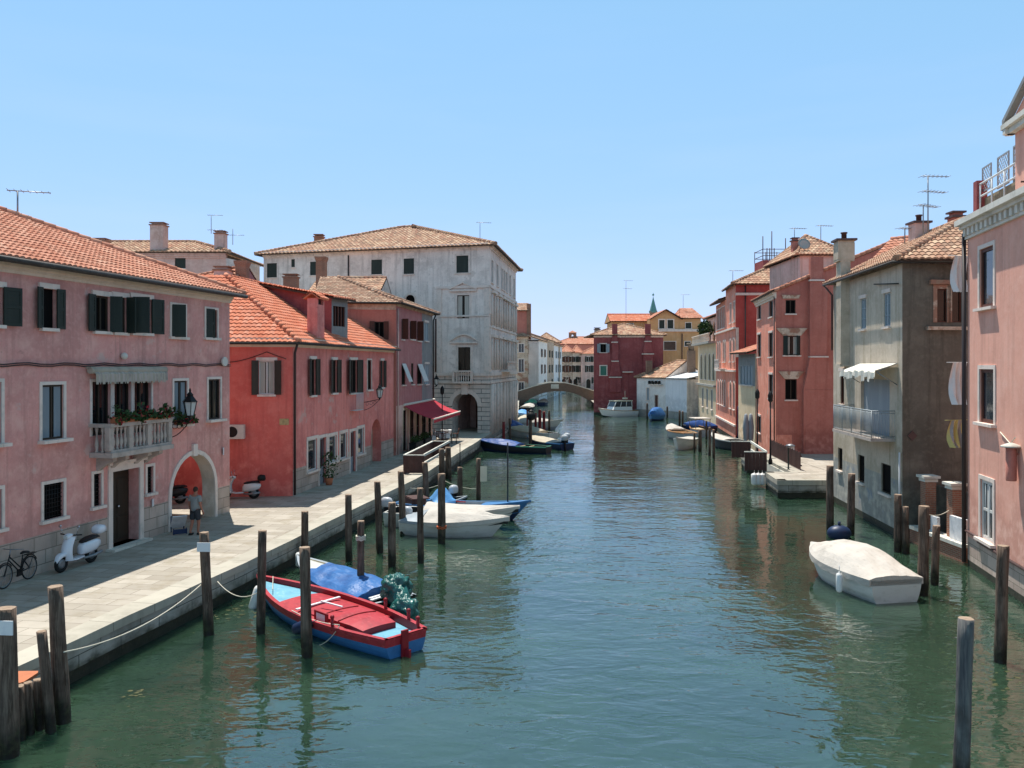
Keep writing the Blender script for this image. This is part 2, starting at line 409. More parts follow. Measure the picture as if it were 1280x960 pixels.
def chimney(roof, x, y, z0, z1, sx, sy, mat, cap='old_brick', style='flat', rz=0.):
    mb = MB(); c = Vector((x, y, (z0+z1)/2)); mb.box(c, sx, sy, z1-z0, rz, 0)
    if style == 'flat':
        mb.box(Vector((x, y, z1+.05)), sx+.18, sy+.18, .1, rz, 1); mb.box(Vector((x, y, z1+.17)), sx*.8, sy*.8, .14, rz, 0); mb.box(Vector((x, y, z1+.28)), sx+.12, sy+.12, .08, rz, 1)
    elif style == 'pot':
        mb.box(Vector((x, y, z1+.05)), sx+.22, sy+.22, .1, rz, 1); mb.lathe((x, y, z1+.1), [(.13, 0), (.13, .3), (.17, .3), (.17, .36)], 10, 1)
    elif style == 'flare':
        R = Matrix.Rotation(rz, 4, 'Z')
        for i, (k0, k1, h0, h1) in enumerate(((.5, .62, 0, .3), (.62, .62, .3, .42))):
            P = [Vector((x, y, z1+hh))+R @ Vector((q[0]*sx*k, q[1]*sy*k, 0)) for (hh, k) in ((h0, k0), (h1, k1)) for q in ((-1, -1), (1, -1), (1, 1), (-1, 1))]
            mb.hexa(P, 1)
    elif style == 'gable':
        R = Matrix.Rotation(rz, 4, 'Z'); T = lambda a, b, q: Vector((x, y, 0))+R @ Vector((a, b, 0))+Vector((0, 0, q))
        for a in (-1, 1):
            mb.box(T(a*(sx/2-.07), 0, z1+.16), .12, sy, .32, rz, 0)
        mb.box(T(0, 0, z1+.16), sx-.3, sy*.5, .32, rz, 2)
        e, g = sx/2+.16, sy/2+.18
        for sg in (-1, 1):
            P = [T(-e, sg*g, z1+.3), T(e, sg*g, z1+.3), T(e, 0, z1+.62), T(-e, 0, z1+.62)]
            if sg > 0: P = [P[1], P[0], P[3], P[2]]
            tiled(mb, P, pw=.2, cl=.3, mat=1, under=1, thick=.05)
    return mb.build('chimney', [mat, cap, 'black'], roof)
def antenna(parent, p, h, arms=((.9, 0.), ), rz=.5, name='antenna'):
    mb = MB(); p = Vector(p); mb.tube([p, p+Vector((0, 0, h))], .03, 6)
    for (f, ang) in arms:
        q = p+Vector((0, 0, h*f)); d = Vector((math.cos(rz+ang), math.sin(rz+ang), 0)); e = Vector((-d.y, d.x, 0))
        mb.tube([q-d*.35, q+d*1.1], .02, 5)
        for k in range(7):
            c = q-d*.3+d*(1.35*k/6); mb.tube([c-e*(.35-.02*k), c+e*(.35-.02*k)], .012, 4)
    return mb.build(name, 'metal_grey', parent)
def cornice(house, fr, u0, u1, z0, z1, out, mat, name='cornice', steps=3):
    mb = MB()
    for k in range(steps): mb.fbox(fr, u0-(out*(k+1)/steps)*.0, u1, z0+(z1-z0)*k/steps, z0+(z1-z0)*(k+1)/steps-.001*(k < steps-1), -.03, out*(k+1)/steps, 0)
    return mb.build(name, mat, house)
def pipe(house, pts, r=.05, mat='pipe', name='drainpipe'):
    mb = MB(); mb.tube(pts, r, 8); return mb.build(name, mat, house)
# ---------------------------------------------------------------- materials used
plaster('pink_plaster', '#de9e95', '#b8847c', '#e8b6aa', patch='#d2b0a6', pt=.63, amt=.75)
plaster('pink_lit', '#e8ac98', '#c48e7e', '#eebeac')
plaster('red_bounce_plaster', '#e6766a', '#c86058', '#ec8e80', patch='#d69080', pt=.68, amt=.6)  # glow bounced onto the red house's lane side, put into the wall colour
plaster('red_plaster', '#e48c82', '#bc6c66', '#eca298', patch='#d0a498', pt=.63, amt=.7)
plaster('rose_plaster', '#ba7c7a', '#9a6260', '#c89692')
plaster('brick_red', '#c07a6c', '#9e6054', '#cc8e7e')
plaster('terracotta_lit', '#f09c84', '#cc7e6a', '#f4b09a', patch='#ccac9c', amt=.8)  # lighter coat: brightness of the sunlit canal faces is put into the colour
plaster('deep_red', '#b4544e', '#94403e', '#c06a64')
plaster('maroon_plaster', '#985252', '#7c4042', '#a86868', amt=.6)
plaster('palace_stone', '#f0e2d8', '#bcafa6', '#f6eae0', patch='#d2c4ba', amt=.8)
plaster('grey_plaster', '#c6b8a6', '#a2947f', '#d4c6b4', amt=.8)
plaster('brown_shaded_plaster', '#706a60', '#5c574e', '#807a6e', amt=.9)  # shade on the grey house's side wall, put into a darker coat
plaster('beige_plaster', '#cfbca8', '#a08c7a', '#dccbb8', patch='#9a6a56', amt=1., pt=.53)
plaster('sand_plaster', '#ccb7a2', '#a08a78', '#dac8b6', patch='#a48474', amt=1., pt=.55)
plaster('white_plaster', '#efe9e4', '#c6c0ba', '#f4f0ec', amt=.6)
plaster('bluish_white', '#e8e6e6', '#c4c4c6', '#f0eeee', amt=.35)
plaster('ochre_plaster', '#cfa072', '#ae845c', '#d8b28c', amt=.5)
plaster('yellow_plaster', '#e6cfae', '#c2aa8a', '#efdec4', amt=.6)
plaster('pale_rose', '#d8b4aa', '#b29488', '#e0c6bc', amt=.8)
plaster('cream_plaster', '#e6d3c0', '#c4b09a', '#efe0d0', amt=.4)
plaster('grey_trim', '#8e8e8c', '#76767a', '#a2a2a0', amt=.5)
plaster('blue_patched_plaster', '#b2aca0', '#8d8c88', '#c4beb0', patch='#7c90ac', amt=.8)  # grey coat with blue-grey patches scattered by noise
mk('white_stone', '#e3d2c6', [('#a5a298', 2.2, .5, .75, .6), ('#86847a', (5, 5, .6), .58, .8, .5)], .8, bump=(12, .2, .01))
mk('istrian', '#d5d0c4', [('#a8a293', .9, .45, .7, .7), ('#e3dfd4', 3, .5, .7, .5), ('#7d7a70', (6, 6, 1), .6, .8, .4)], .75, bump=(10, .25, .012))
mk('grey_stone', '#a29f98', [('#7e7b74', 1.4, .45, .7, .7), ('#b8b5ac', 4, .5, .7, .5)], .85, bump=(10, .3, .015))
mk('balcony_stone', '#b8aaa0', [('#7e786f', 2.5, .48, .72, .7)], .85, bump=(12, .3, .012))
brickm('plinth_stone', '#ccb8aa', '#b09c90', '#7e766a', .9, .42, .012, stain='#857b6c', bstr=.5)
brickm('quay_wall', '#b2ada4', '#9e9a92', '#57554f', 1.5, .36, .014, stain='#66645b', bstr=.6, wet=True)
brickm('rusticated', '#e8d9ce', '#dcccc0', '#77756e', 2.4, .42, .03, stain='#9a9890', bstr=.9)
brickm('old_brick', '#a5664e', '#8a5442', '#9a8a78', .26, .075, .012, stain='#77584a')
brickm('bridge_brick', '#836a5c', '#70594e', '#7c7064', .3, .09, .012, stain='#6e5e50')
brickm('paving', '#b6ada0', '#a0978a', '#766e62', 1.15, .5, .010, .85, stain='#8f8470', bstr=.4)
brickm('kerb_stone', '#bcb5a6', '#aca597', '#767066', 1.6, 5., .012, .8, stain='#908a7c', bstr=.3)
mk('algae_stone', '#3c3c30', [('#23261c', 3, .4, .7, .8), ('#5c5a48', 6, .55, .75, .6)], .6, bump=(9, .6, .03))
tilem('tile', ['#b87a62', '#c48870', '#cc947c', '#b0725a', '#bf8068', '#d0a088'], '#96705e')
tilem('tile_orange', ['#c87456', '#d08264', '#c06c50', '#d6947a', '#cb7a5c'], '#aa6e58')
tilem('tile_old', ['#a88570', '#b8957e', '#987460', '#c4a890', '#ac7e66', '#927866'], '#80705f')
tilem('tile_mix', ['#b0866c', '#c4a084', '#a27460', '#ceb094', '#b68870', '#947866'], '#7e6c5a')
mk('soffit', '#4a3a30', [('#2e2620', 4, .4, .7, .6)], .9)
mk('gutter', '#3a3430', [('#57504a', 5, .5, .7, .5)], .6)
mk('pipe', '#5c4440', [('#3f302e', 4, .5, .7, .6)], .6)
mk('pipe_dark', '#39302f', [], .5)
mk('shutter_green', '#262e28', [('#363f38', (3, 3, .5), .5, .75, .6)], .6)
mk('shutter_dark', '#3a342c', [('#4c463c', (3, 3, .5), .5, .75, .6)], .6)
mk('shutter_brown', '#5a3428', [('#402418', (3, 3, .4), .5, .75, .6)], .55)
mk('shutter_grey', '#8b949b', [('#a5acb0', (3, 3, .5), .5, .75, .6)], .65)
mk('shutter_blue', '#98a2a8', [('#aab2b6', (3, 3, .5), .5, .75, .6)], .65)
mk('shutter_teal', '#3f7263', [('#5a8878', (3, 3, .5), .5, .75, .6)], .6)
mk('wood_dark', '#33291f', [('#4a3c2e', (4, 4, .5), .5, .7, .5)], .6)
mk('wood_white', '#d0cfca', [('#a8a6a0', 5, .55, .75, .5)], .6)
mk('wood_brown', '#6a4130', [('#4c2c20', (4, 4, .5), .5, .7, .6)], .55)
mk('board_brown', '#4e3430', [('#382422', (5, 5, .5), .45, .7, .7), ('#664a42', 2, .55, .75, .5)], .7)
mk('timber_white', '#d8d6cc', [('#a9a598', (3, 3, 3), .5, .7, .7)], .7)
def post_mat(name, col, dark, pale):
    t = NT(name); p = t.coord('P'); cur = lin(col)
    for h, sc, lo, hi, am in ((dark, (9, 9, .7), .40, .64, .95), (pale, (16, 16, 1.4), .5, .70, .7), ('#2e2119', 1.1, .48, .68, .75), (pale, (40, 40, 3), .56, .7, .6)): cur = t.mix(t.rng(t.noise(p, sc), lo, hi, 0, am), cur, lin(h))
    sx = t.n('ShaderNodeSeparateXYZ'); t.l(p, sx.inputs[0]); z = t.math('ADD', sx.outputs['Z'], t.math('MULTIPLY', t.noise(p, (5, 5, 2)), .9))
    wet = t.rng(z, .75, 1.15, 1, 0); cur = t.mix(wet, cur, t.mix(t.rng(t.noise(p, 8), .45, .65), lin('#25201a'), lin('#3a3a28')))
    M[name] = t.fin(cur, t.rng(wet, 0, 1, .9, .5), 0, .3, t.bump(t.noise(p, (22, 22, 2.5), 4), .8, .035))
post_mat('post_wood', '#6e5c50', '#43352c', '#8f7c6c')
mk('post_wet', '#2a241e', [('#1a1a14', 4, .4, .7, .8), ('#3d3f2c', 7, .55, .75, .6)], .45, bump=(14, .6, .02))
mk('post_top', '#a08a76', [('#6f5c4c', 12, .4, .7, .7)], .9)
mk('post_red', '#7c2426', [('#5a181c', 6, .45, .7, .6)], .6)
post_mat('post_grey', '#676764', '#47464a', '#85807a')
mk('black', '#141414', [], .6)
mk('black_metal', '#1d1d1e', [], .45, .3)
mk('rubber', '#1b1b1b', [], .8)
mk('metal_grey', '#8c9094', [('#6c7074', 6, .5, .7, .5)], .45, .6)
mk('chrome', '#c0c4c8', [], .2, .9)
mk('railing_white', '#cfd2d2', [], .5)
mk('railing_grey', '#9ca2a4', [('#7d6a5a', 8, .6, .75, .6)], .5, .3)
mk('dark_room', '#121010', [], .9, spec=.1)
mk('curtain', '#c9c2b8', [('#a39c92', (8, 8, .5), .45, .7, .5)], .9)
mk('white_cloth', '#e2e2e0', [('#c6c6c6', 3, .5, .75, .4)], .9, bump=(3, .3, .06))
mk('awning_red', '#b02838', [('#942030', (1.5, 1.5, .5), .5, .7, .5)], .8)
mk('awning_cream', '#b3a898', [('#857c70', (2, 2, .5), .5, .75, .6)], .9)
mk('awning_white', '#ded8ca', [('#b4ac9e', 6, .5, .7, .6)], .9)
mk('ac_white', '#cfcac0', [('#aaa59a', 4, .5, .75, .4)], .5)
mk('paint_white', '#e6e6e2', [('#c2c2bc', 2.5, .52, .75, .35)], .35, bump=(4, .08, .02))
mk('scooter_white', '#dfe3ea', [], .22, spec=.6)
mk('scooter_cream', '#d6d6d2', [], .25, spec=.6)
mk('seat_black', '#1a1a1c', [], .6)
mk('boat_red', '#ac3038', [('#84222a', (3, 3, 5), .46, .68, .7), ('#c0605c', (5, 12, 9), .56, .72, .6)], .5, bump=(8, .15, .008), kind='O')
mk('boat_deep_red', '#8e1f28', [('#6d171f', 4, .48, .72, .5)], .5, kind='O')
mk('boat_cyan', '#6fa9bd', [('#4f8aa2', 3, .46, .7, .6), ('#a3c4cc', 9, .55, .72, .6)], .5, kind='O')
mk('boat_blue', '#3a74a8', [('#2c5a88', 4, .48, .72, .5), ('#5f8fb4', 9, .62, .78, .4)], .5, kind='O')
mk('boat_navy', '#1f3050', [('#16223a', 4, .5, .75, .4)], .45, kind='O')
mk('boat_black', '#20242c', [('#34383e', 5, .5, .75, .5)], .5, kind='O')
mk('boat_green', '#4f9a7c', [], .5, kind='O')
mk('tarp_blue', '#2f66a2', [('#2a4a80', 2.2, .45, .7, .7), ('#5f84b4', 4, .56, .72, .6)], .45, bump=((3, 5, 3), .5, .07), kind='O')
mk('tarp_navy', '#1e4a8c', [('#16366a', 2.2, .45, .7, .6)], .5, bump=(4, .5, .06), kind='O')
mk('tarp_sky', '#5f9ad0', [('#4a80b8', 3, .45, .7, .5)], .5, bump=(4, .5, .06), kind='O')
mk('tarp_green', '#1c5e58', [('#113f3c', 3, .4, .7, .7), ('#3f8c80', 5, .6, .75, .6)], .3, spec=.6, bump=(5, .9, .1), kind='O')
mk('tarp_white', '#c2bab0', [('#a69e94', 1.3, .46, .7, .6), ('#8f887d', (5, 9, 6), .56, .74, .4)], .8, bump=((1.8, 4, 2), .6, .07), kind='O')
mk('tarp_tan', '#b9ad98', [('#978a76', 3, .5, .75, .5)], .8, bump=(4, .4, .05), kind='O')
mk('hull_white', '#ccccc6', [('#a6a69a', (1, 1, 3), .46, .7, .6), ('#8c8a78', (4, 4, 9), .58, .74, .4)], .35, kind='O')
mk('hull_grey', '#9ea6ac', [('#7e868c', 3, .5, .75, .5)], .4, kind='O')
mk('hull_wet', '#2c3430', [], .4, kind='O')
mk('boat_wood', '#a8794a', [('#84582e', (2, 9, 4), .45, .7, .6)], .5, kind='O')
mk('deck_tan', '#bfae90', [('#998a6e', 4, .5, .7, .5)], .7, kind='O')
mk('inner_dark', '#2b2b2c', [('#46443f', 4, .5, .7, .6)], .8, kind='O')
mk('rope', '#cfc9b8', [('#a59d88', 20, .5, .7, .5)], .9)
mk('rope_orange', '#c4623c', [], .9)
mk('engine_grey', '#b9bcc0', [('#8e9296', 5, .5, .7, .4)], .35, kind='O')
mk('engine_black', '#202226', [], .35, kind='O')
mk('terracotta', '#b8704e', [('#9a5a3e', 4, .5, .7, .5)], .8)
mk('leaf', '#324a22', [('#1f3316', 9, .45, .7, .7), ('#4a6630', 14, .55, .75, .6)], .7)
mk('petal', '#8e1826', [('#b03040', 14, .5, .7, .6)], .7)
mk('sign_white', '#dcdcdc', [('#b8bcc4', 6, .52, .75, .5)], .5)
mk('sign_cream', '#d6cdb4', [('#b5ab92', 4, .5, .75, .4)], .6)
mk('plaque', '#c0a878', [('#8c7a54', 10, .45, .6, .6)], .7)
mk('copper_green', '#5c8a86', [('#44706c', 2, .45, .7, .6)], .6)
mk('lead_roof', '#8c8c8a', [('#6c6c6a', 2, .5, .7, .5)], .6)
mk('skin', '#a8705a', [], .6); mk('hair', '#3a2c22', [], .8)
mk('shirt_grey', '#8f9290', [('#787b7a', 6, .5, .7, .5)], .95, bump=(12, .3, .01)); mk('shorts_dark', '#3a3d42', [('#2c2e32', 6, .5, .7, .5)], .95, bump=(12, .3, .01)); mk('shoe', '#26221f', [], .7)
mk('weed', '#4c4a26', [('#343620', 5, .45, .7, .7)], .6)
mk('lamp_glass', '#c8ccca', [], .15)
mk('towel_yellow', '#c2b877', [], .9); mk('towel_grey', '#9a9c9c', [], .9)
mk('reed', '#9c8f76', [('#6f6452', (1, 1, .2), .45, .65, .8), ('#7a7060', (22, 22, .3), .45, .6, .8)], .9)
mk('dish_grey', '#a8a49c', [], .5)
def glassm(name, col, rough=.06):
    t = NT(name); p = t.coord('P')
    M[name] = t.fin(lin(col), rough, 0, .7, t.bump(t.noise(p, 1.7, 2), .06, .05))
glassm('glass', '#15191c'); glassm('glass_blue', '#242c34'); glassm('glass_warm', '#221a16')
# ---------------------------------------------------------------- water
def water_mat():
    t = NT('canal_water'); p = t.coord('P')
    big = t.noise(p, (.16, .22, .2), 3)
    c = t.mix(t.rng(big, .4, .65), lin('#22362a'), lin('#2e4333'))
    mp = t.n('ShaderNodeMapping'); mp.inputs['Scale'].default_value = (1.25, 2.1, 1); mp.inputs['Rotation'].default_value = (0, 0, .25); t.l(p, mp.inputs[0])
    a = t.n('ShaderNodeTexNoise'); a.inputs['Scale'].default_value = .8; a.inputs['Detail'].default_value = 2; a.inputs['Roughness'].default_value = .5; a.inputs['Distortion'].default_value = .6; t.l(mp.outputs[0], a.inputs['Vector'])
    b = t.n('ShaderNodeTexNoise'); b.inputs['Scale'].default_value = 2.6; b.inputs['Detail'].default_value = 2; b.inputs['Roughness'].default_value = .5; b.inputs['Distortion'].default_value = .4; t.l(mp.outputs[0], b.inputs['Vector'])
    calm = t.rng(t.noise(p, (.10, .045, .1), 3), .36, .64, .25, 1.5)
    sw = t.noise(p, (.3, .42, .3), 1)
    h = t.math('ADD', t.math('ADD', t.math('MULTIPLY', sw, .8), t.math('MULTIPLY', a.outputs['Fac'], .5)), t.math('MULTIPLY', b.outputs['Fac'], .14))
    bp = t.n('ShaderNodeBump'); bp.inputs['Distance'].default_value = .42; t.l(h, bp.inputs['Height']); t.l(t.math('MULTIPLY', calm, .21), bp.inputs['Strength'])
    t.b.inputs['IOR'].default_value = 1.78; t.b.subsurface_method = 'BURLEY'; t.b.inputs['Subsurface Weight'].default_value = 1.; t.b.inputs['Subsurface Radius'].default_value = (.8, 1., .9); t.b.inputs['Subsurface Scale'].default_value = .9
    M['canal_water'] = t.fin(c, .025, 0, .72, bp.outputs[0])
water_mat()
# ---------------------------------------------------------------- camera, sky, sun
cam = bpy.data.cameras.new('camera'); co = bpy.data.objects.new('camera', cam); COL.objects.link(co)
co.location = (0, 0, EYE); co.rotation_euler = (PI/2, 0, 0)
cam.sensor_width = 36; cam.lens = F/1280*36; cam.shift_y = -(480-HZ)/1280; cam.clip_end = 5000; cam.clip_start = .1
scene.camera = co
S = Vector((-.135, .335, .93)).normalized()      # direction towards the sun
sun = bpy.data.lights.new('sun', 'SUN'); so = bpy.data.objects.new('sun', sun); COL.objects.link(so)
sun.energy = 5.0; sun.angle = math.radians(.5); sun.color = (1., .955, .88)
so.rotation_euler = S.to_track_quat('Z', 'Y').to_euler(); so.location = (0, 0, 60)
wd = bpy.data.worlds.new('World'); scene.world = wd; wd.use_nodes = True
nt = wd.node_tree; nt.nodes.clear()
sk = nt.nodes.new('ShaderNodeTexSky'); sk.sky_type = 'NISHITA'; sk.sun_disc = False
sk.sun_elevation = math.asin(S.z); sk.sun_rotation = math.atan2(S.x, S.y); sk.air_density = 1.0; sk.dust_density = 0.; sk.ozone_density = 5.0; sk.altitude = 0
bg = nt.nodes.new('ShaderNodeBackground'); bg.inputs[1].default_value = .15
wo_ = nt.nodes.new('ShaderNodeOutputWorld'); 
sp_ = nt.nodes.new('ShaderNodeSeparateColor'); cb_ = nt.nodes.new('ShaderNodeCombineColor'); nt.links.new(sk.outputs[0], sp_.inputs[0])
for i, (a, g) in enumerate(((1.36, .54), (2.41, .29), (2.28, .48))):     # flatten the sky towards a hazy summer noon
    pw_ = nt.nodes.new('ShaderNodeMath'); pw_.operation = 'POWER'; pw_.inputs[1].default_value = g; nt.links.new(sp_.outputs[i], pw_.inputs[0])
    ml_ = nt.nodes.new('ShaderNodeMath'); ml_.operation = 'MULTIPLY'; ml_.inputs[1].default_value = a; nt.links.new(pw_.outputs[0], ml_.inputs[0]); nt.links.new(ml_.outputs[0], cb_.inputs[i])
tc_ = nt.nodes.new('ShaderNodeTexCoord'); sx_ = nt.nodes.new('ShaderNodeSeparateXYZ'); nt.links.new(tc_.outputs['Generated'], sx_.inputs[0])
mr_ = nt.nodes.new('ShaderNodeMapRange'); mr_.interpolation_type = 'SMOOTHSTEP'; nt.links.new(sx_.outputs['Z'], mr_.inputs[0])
for i, v in ((1, .42), (2, .95), (3, .15), (4, .082)): mr_.inputs[i].default_value = v      # deeper blue overhead, dimmed above the view to darken ground shade
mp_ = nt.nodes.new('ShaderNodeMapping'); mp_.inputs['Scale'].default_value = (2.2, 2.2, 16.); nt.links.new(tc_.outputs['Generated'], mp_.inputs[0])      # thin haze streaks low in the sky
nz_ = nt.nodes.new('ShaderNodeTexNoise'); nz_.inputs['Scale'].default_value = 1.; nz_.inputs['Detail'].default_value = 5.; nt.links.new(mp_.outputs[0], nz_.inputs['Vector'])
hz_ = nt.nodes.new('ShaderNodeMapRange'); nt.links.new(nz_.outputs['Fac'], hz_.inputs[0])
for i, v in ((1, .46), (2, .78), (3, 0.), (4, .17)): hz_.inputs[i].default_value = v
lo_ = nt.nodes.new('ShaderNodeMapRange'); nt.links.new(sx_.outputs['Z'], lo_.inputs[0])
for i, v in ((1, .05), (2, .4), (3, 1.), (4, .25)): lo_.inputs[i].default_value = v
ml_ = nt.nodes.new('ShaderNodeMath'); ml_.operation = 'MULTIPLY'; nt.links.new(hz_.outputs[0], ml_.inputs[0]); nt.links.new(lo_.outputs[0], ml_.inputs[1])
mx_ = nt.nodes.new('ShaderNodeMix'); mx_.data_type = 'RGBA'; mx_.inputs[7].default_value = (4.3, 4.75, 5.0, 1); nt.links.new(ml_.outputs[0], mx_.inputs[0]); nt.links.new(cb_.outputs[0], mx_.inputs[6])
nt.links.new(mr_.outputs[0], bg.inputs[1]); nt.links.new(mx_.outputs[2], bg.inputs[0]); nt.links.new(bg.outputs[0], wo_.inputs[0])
vs = scene.view_settings; vs.view_transform = 'Standard'; vs.look = 'None'; vs.gamma = 1; vs.exposure = .35; vs.use_curve_mapping = False
scene.cycles.max_bounces = 6; scene.cycles.use_denoising = True
# ---------------------------------------------------------------- ground, water, quays
GZ = 1.0
LQ = [(-13.6, 2), (-12.35, 8), (-10.25, 16.93), (-8.42, 26.0), (-5.07, 46.84), (-2.18, 74.3), (-1.72, 78.5), (.62, 97.), (1.25, 150.), (5.0, 163.), (13.2, 216.), (14., 232)]
mb = MB(); mb.face([(-400, -60, 0), (400, -60, 0), (400, 900, 0), (-400, 900, 0)]); tag(mb.build('canal_water', 'canal_water'), kind='structure')
mb = MB(); mb.face([(-900, -200, -1.5), (900, -200, -1.5), (900, 2500, -1.5), (-900, 2500, -1.5)]); tag(mb.build('ground', 'algae_stone'), kind='structure')
KW = .62   # kerb width
def offset_line(L, d):
    out = []
    for i, p in enumerate(L):
        a = Vector(L[max(i-1, 0)]); b = Vector(L[min(i+1, len(L)-1)]); t = (b-a).normalized(); out.append(Vector(p)+Vector((-t.y, t.x))*d)
    return out
inner = offset_line(LQ, KW)
mb = MB()
for i in range(len(LQ)-1):
    a, b = inner[i], inner[i+1]; mb.face([(-400, a.y, GZ), (a.x, a.y, GZ), (b.x, b.y, GZ), (-400, b.y, GZ)])
mb.face([(-400, inner[-1].y, GZ), (400, inner[-1].y, GZ), (400, 2500, GZ), (-400, 2500, GZ)])
for f, uv in zip(mb.f, range(len(mb.uv))):
    cs, sn = math.cos(.16), math.sin(.16); mb.uv[uv] = [(mb.v[k].x*cs-mb.v[k].y*sn, mb.v[k].x*sn+mb.v[k].y*cs) for k in f]
tag(mb.build('pavement', 'paving'), kind='structure')
def resample(L, step, seed):
    rr = random.Random(seed); out = []
    for a, b in zip(L, L[1:]):
        a, b = Vector(a), Vector(b); n = max(1, int((b-a).length/step)); t = (b-a).normalized()
        for k in range(n): out.append(a.lerp(b, k/n)+Vector((-t.y, t.x))*rr.uniform(-.03, .03))
    return out+[Vector(L[-1])]
def quay_edge(L, d, name, zt=GZ):
    """coping stones, block wall and weedy foot along a bank; d>0: land to the left of the line"""
    mb = MB(); K = offset_line(L, d); s = 0.
    O = offset_line(L, -.05*(1 if d > 0 else -1)); R = offset_line(L, .12*(1 if d > 0 else -1))
    def strip(A, za, B, zb, m, s0, s1, v0, v1):
        a0, a1, b1, b0 = (*A[i], za), (*A[i+1], za), (*B[i+1], zb), (*B[i], zb)
        q = [a0, a1, b1, b0]; uv = [(s0, v0), (s1, v0), (s1, v1), (s0, v1)]
        if d < 0: q.reverse(); uv.reverse()
        mb.face(q, m, uv)
    for i in range(len(L)-1):
        l = (Vector(L[i+1])-Vector(L[i])).length; s1 = s+l
        L2 = [Vector(p) for p in L]
        strip(O, zt+.012, K, zt+.012, 0, s, s1, .3, .9); strip(O, zt-.2, O, zt+.012, 0, s, s1, .3, .9); strip(L2, zt-.2, O, zt-.2, 1, s, s1, 0, .1)
        strip(L2, .34, L2, zt-.2, 1, s, s1, .02, .36*1.6); strip(R, .34, L2, .34, 2, s, s1, 0, 1); strip(R, -1., R, .34, 2, s, s1, 0, 1)
        s = s1
    return tag(mb.build(name, ['kerb_stone', 'quay_wall', 'algae_stone']), kind='structure')
quay_edge(resample(LQ, 1.6, 3), KW, 'quay_edge')
# right bank: one sheet behind the waterside houses, plus the stone landing
RQ = [(13.9, 2), (14.6, 20), (16.6, 29.87), (17.0, 34.5), (17.6, 43.9), (18.9, 44.9)]
mb = MB()
RL = [(400, 2), (14.2, 2), (15.2, 20), (17.2, 29.87), (19.2, 34.9), (18.6, 43.9), (18.6, 58.0), (19.4, 59.8), (21.6, 67.4), (22.5, 78.0), (24.5, 94.), (26, 110), (19.5, 118.5), (19.5, 121.2), (12.8, 121.4), (14.2, 150), (14.8, 170), (23., 226), (400, 226)]
mb.face([(x, y, GZ-.003) for x, y in reversed(RL)]); tag(mb.build('right_bank', 'paving'), kind='structure')
# ---------------------------------------------------------------- piles
def post(bx, by, tx, ty, wpx, label, mats=('post_wood', 'post_wet', 'post_top'), group='mooring posts standing in the canal', name='mooring_post', z0=0., seg=12, ring=None, wet=.1):
    Y = G(bx, by, z0).y; B = W(bx, by, Y); T = W(tx, ty, Y); r = wpx/2*Y/F
    mb = MB(); H = T.z-B.z; n = max(5, int(H/.35)); rings = []
    sd = random.random()*99
    zs = sorted([-.7, .0, wet*.6, wet]+[wet+(T.z-wet)*k/n for k in range(1, n+1)])
    vs, fs, mi = [], [], []
    for i, z in enumerate(zs):
        k = (z-B.z)/max(H, .1); c = B.lerp(T, k); c.z = z; rr = r*(1.05-.09*max(0, k))
        if z < wet: rr *= .94+.06*random.random()
        for q in range(seg):
            a = 2*PI*q/seg; e = rr*(1+.10*mnoise.noise(Vector((math.cos(a)*1.2, math.sin(a)*1.2, z*.9+sd)))+.05*mnoise.noise(Vector((math.cos(a)*4, math.sin(a)*4, z*3+sd))))
            zz = z+(.02*mnoise.noise(Vector((math.cos(a)*2, math.sin(a)*2, sd))) if i == len(zs)-1 else 0)
            vs.append(Vector((c.x+e*math.cos(a), c.y+e*math.sin(a), zz)))
    for i in range(len(zs)-1):
        for q in range(seg): fs.append((i*seg+q, i*seg+(q+1) % seg, (i+1)*seg+(q+1) % seg, (i+1)*seg+q)); mi.append(1 if zs[i+1] <= wet+.001 else 0)
    fs.append(tuple((len(zs)-1)*seg+q for q in range(seg))); mi.append(2)
    mb.add(vs, fs, mi, True); mb.sm[-1] = False
    if ring:
        for z, m, rr in ring: mb.tube([(B.x+(T.x-B.x)*(z-B.z)/H+math.cos(2*PI*k/14)*(r+rr), B.y+math.sin(2*PI*k/14)*(r+rr), z+.02*math.sin(k*2.1)) for k in range(15)], .022, 5, len(mats), False)
        o = mb.build(name, list(mats)+[ring[0][1]], None, (B.x, B.y, z0))
    else: o = mb.build(name, list(mats), None, (B.x, B.y, z0))
    return tag(o, label, 'mooring post', group)
def sag_rope(a, b, sag, label, r=.014, mat='rope', name='rope'):
    a, b = Vector(a), Vector(b); n = 16; mb = MB()
    mb.tube([a.lerp(b, k/n)+Vector((0, 0, -sag*4*(k/n)*(1-k/n))) for k in range(n+1)], r, 5)
    return tag(mb.build(name, mat, None, a), label, 'rope')
# ================================================================ pink house (left)
PH = Fr((-15.66, 17.0), (-11.96, 35.07)); U = PH.L
pink = thing('pink_house', 'long pink house with stone balcony and arched passage, first along the paved quay', 'house', (-14.5, 26, GZ))
R = PH.rect
op = {}
up = dict(a0=R(-40, 357, 2, 405), b=R(51, 361, 69, 410), c1=R(117, 370, 136, 414), c2=R(141, 371.5, 157, 415.5), c3=R(164, 373, 188, 416), d=R(214, 382, 231, 421), e=R(257, 387, 271, 422))
fl = dict(f0=R(-40, 478, 1, 556), f=R(52, 481, 79, 549), g1=R(114.5, 477, 138, 544), g2=R(142, 477, 163.5, 542), g3=R(167, 477, 188.5, 540), h=R(217, 476, 233.5, 530), i=R(260, 474, 275, 524))
gr = dict(j0=R(-30, 614, 1.5, 664), j=R(54, 604, 79, 648), k=R(116.5, 592, 126, 632.5), m=R(183.5, 583, 191, 616))
dU0, dU1 = PH.ray(139.5)[0], PH.ray(173.5)[0]; door = (dU0, GZ+.08, dU1, R(150, 587, 162, 600)[3])
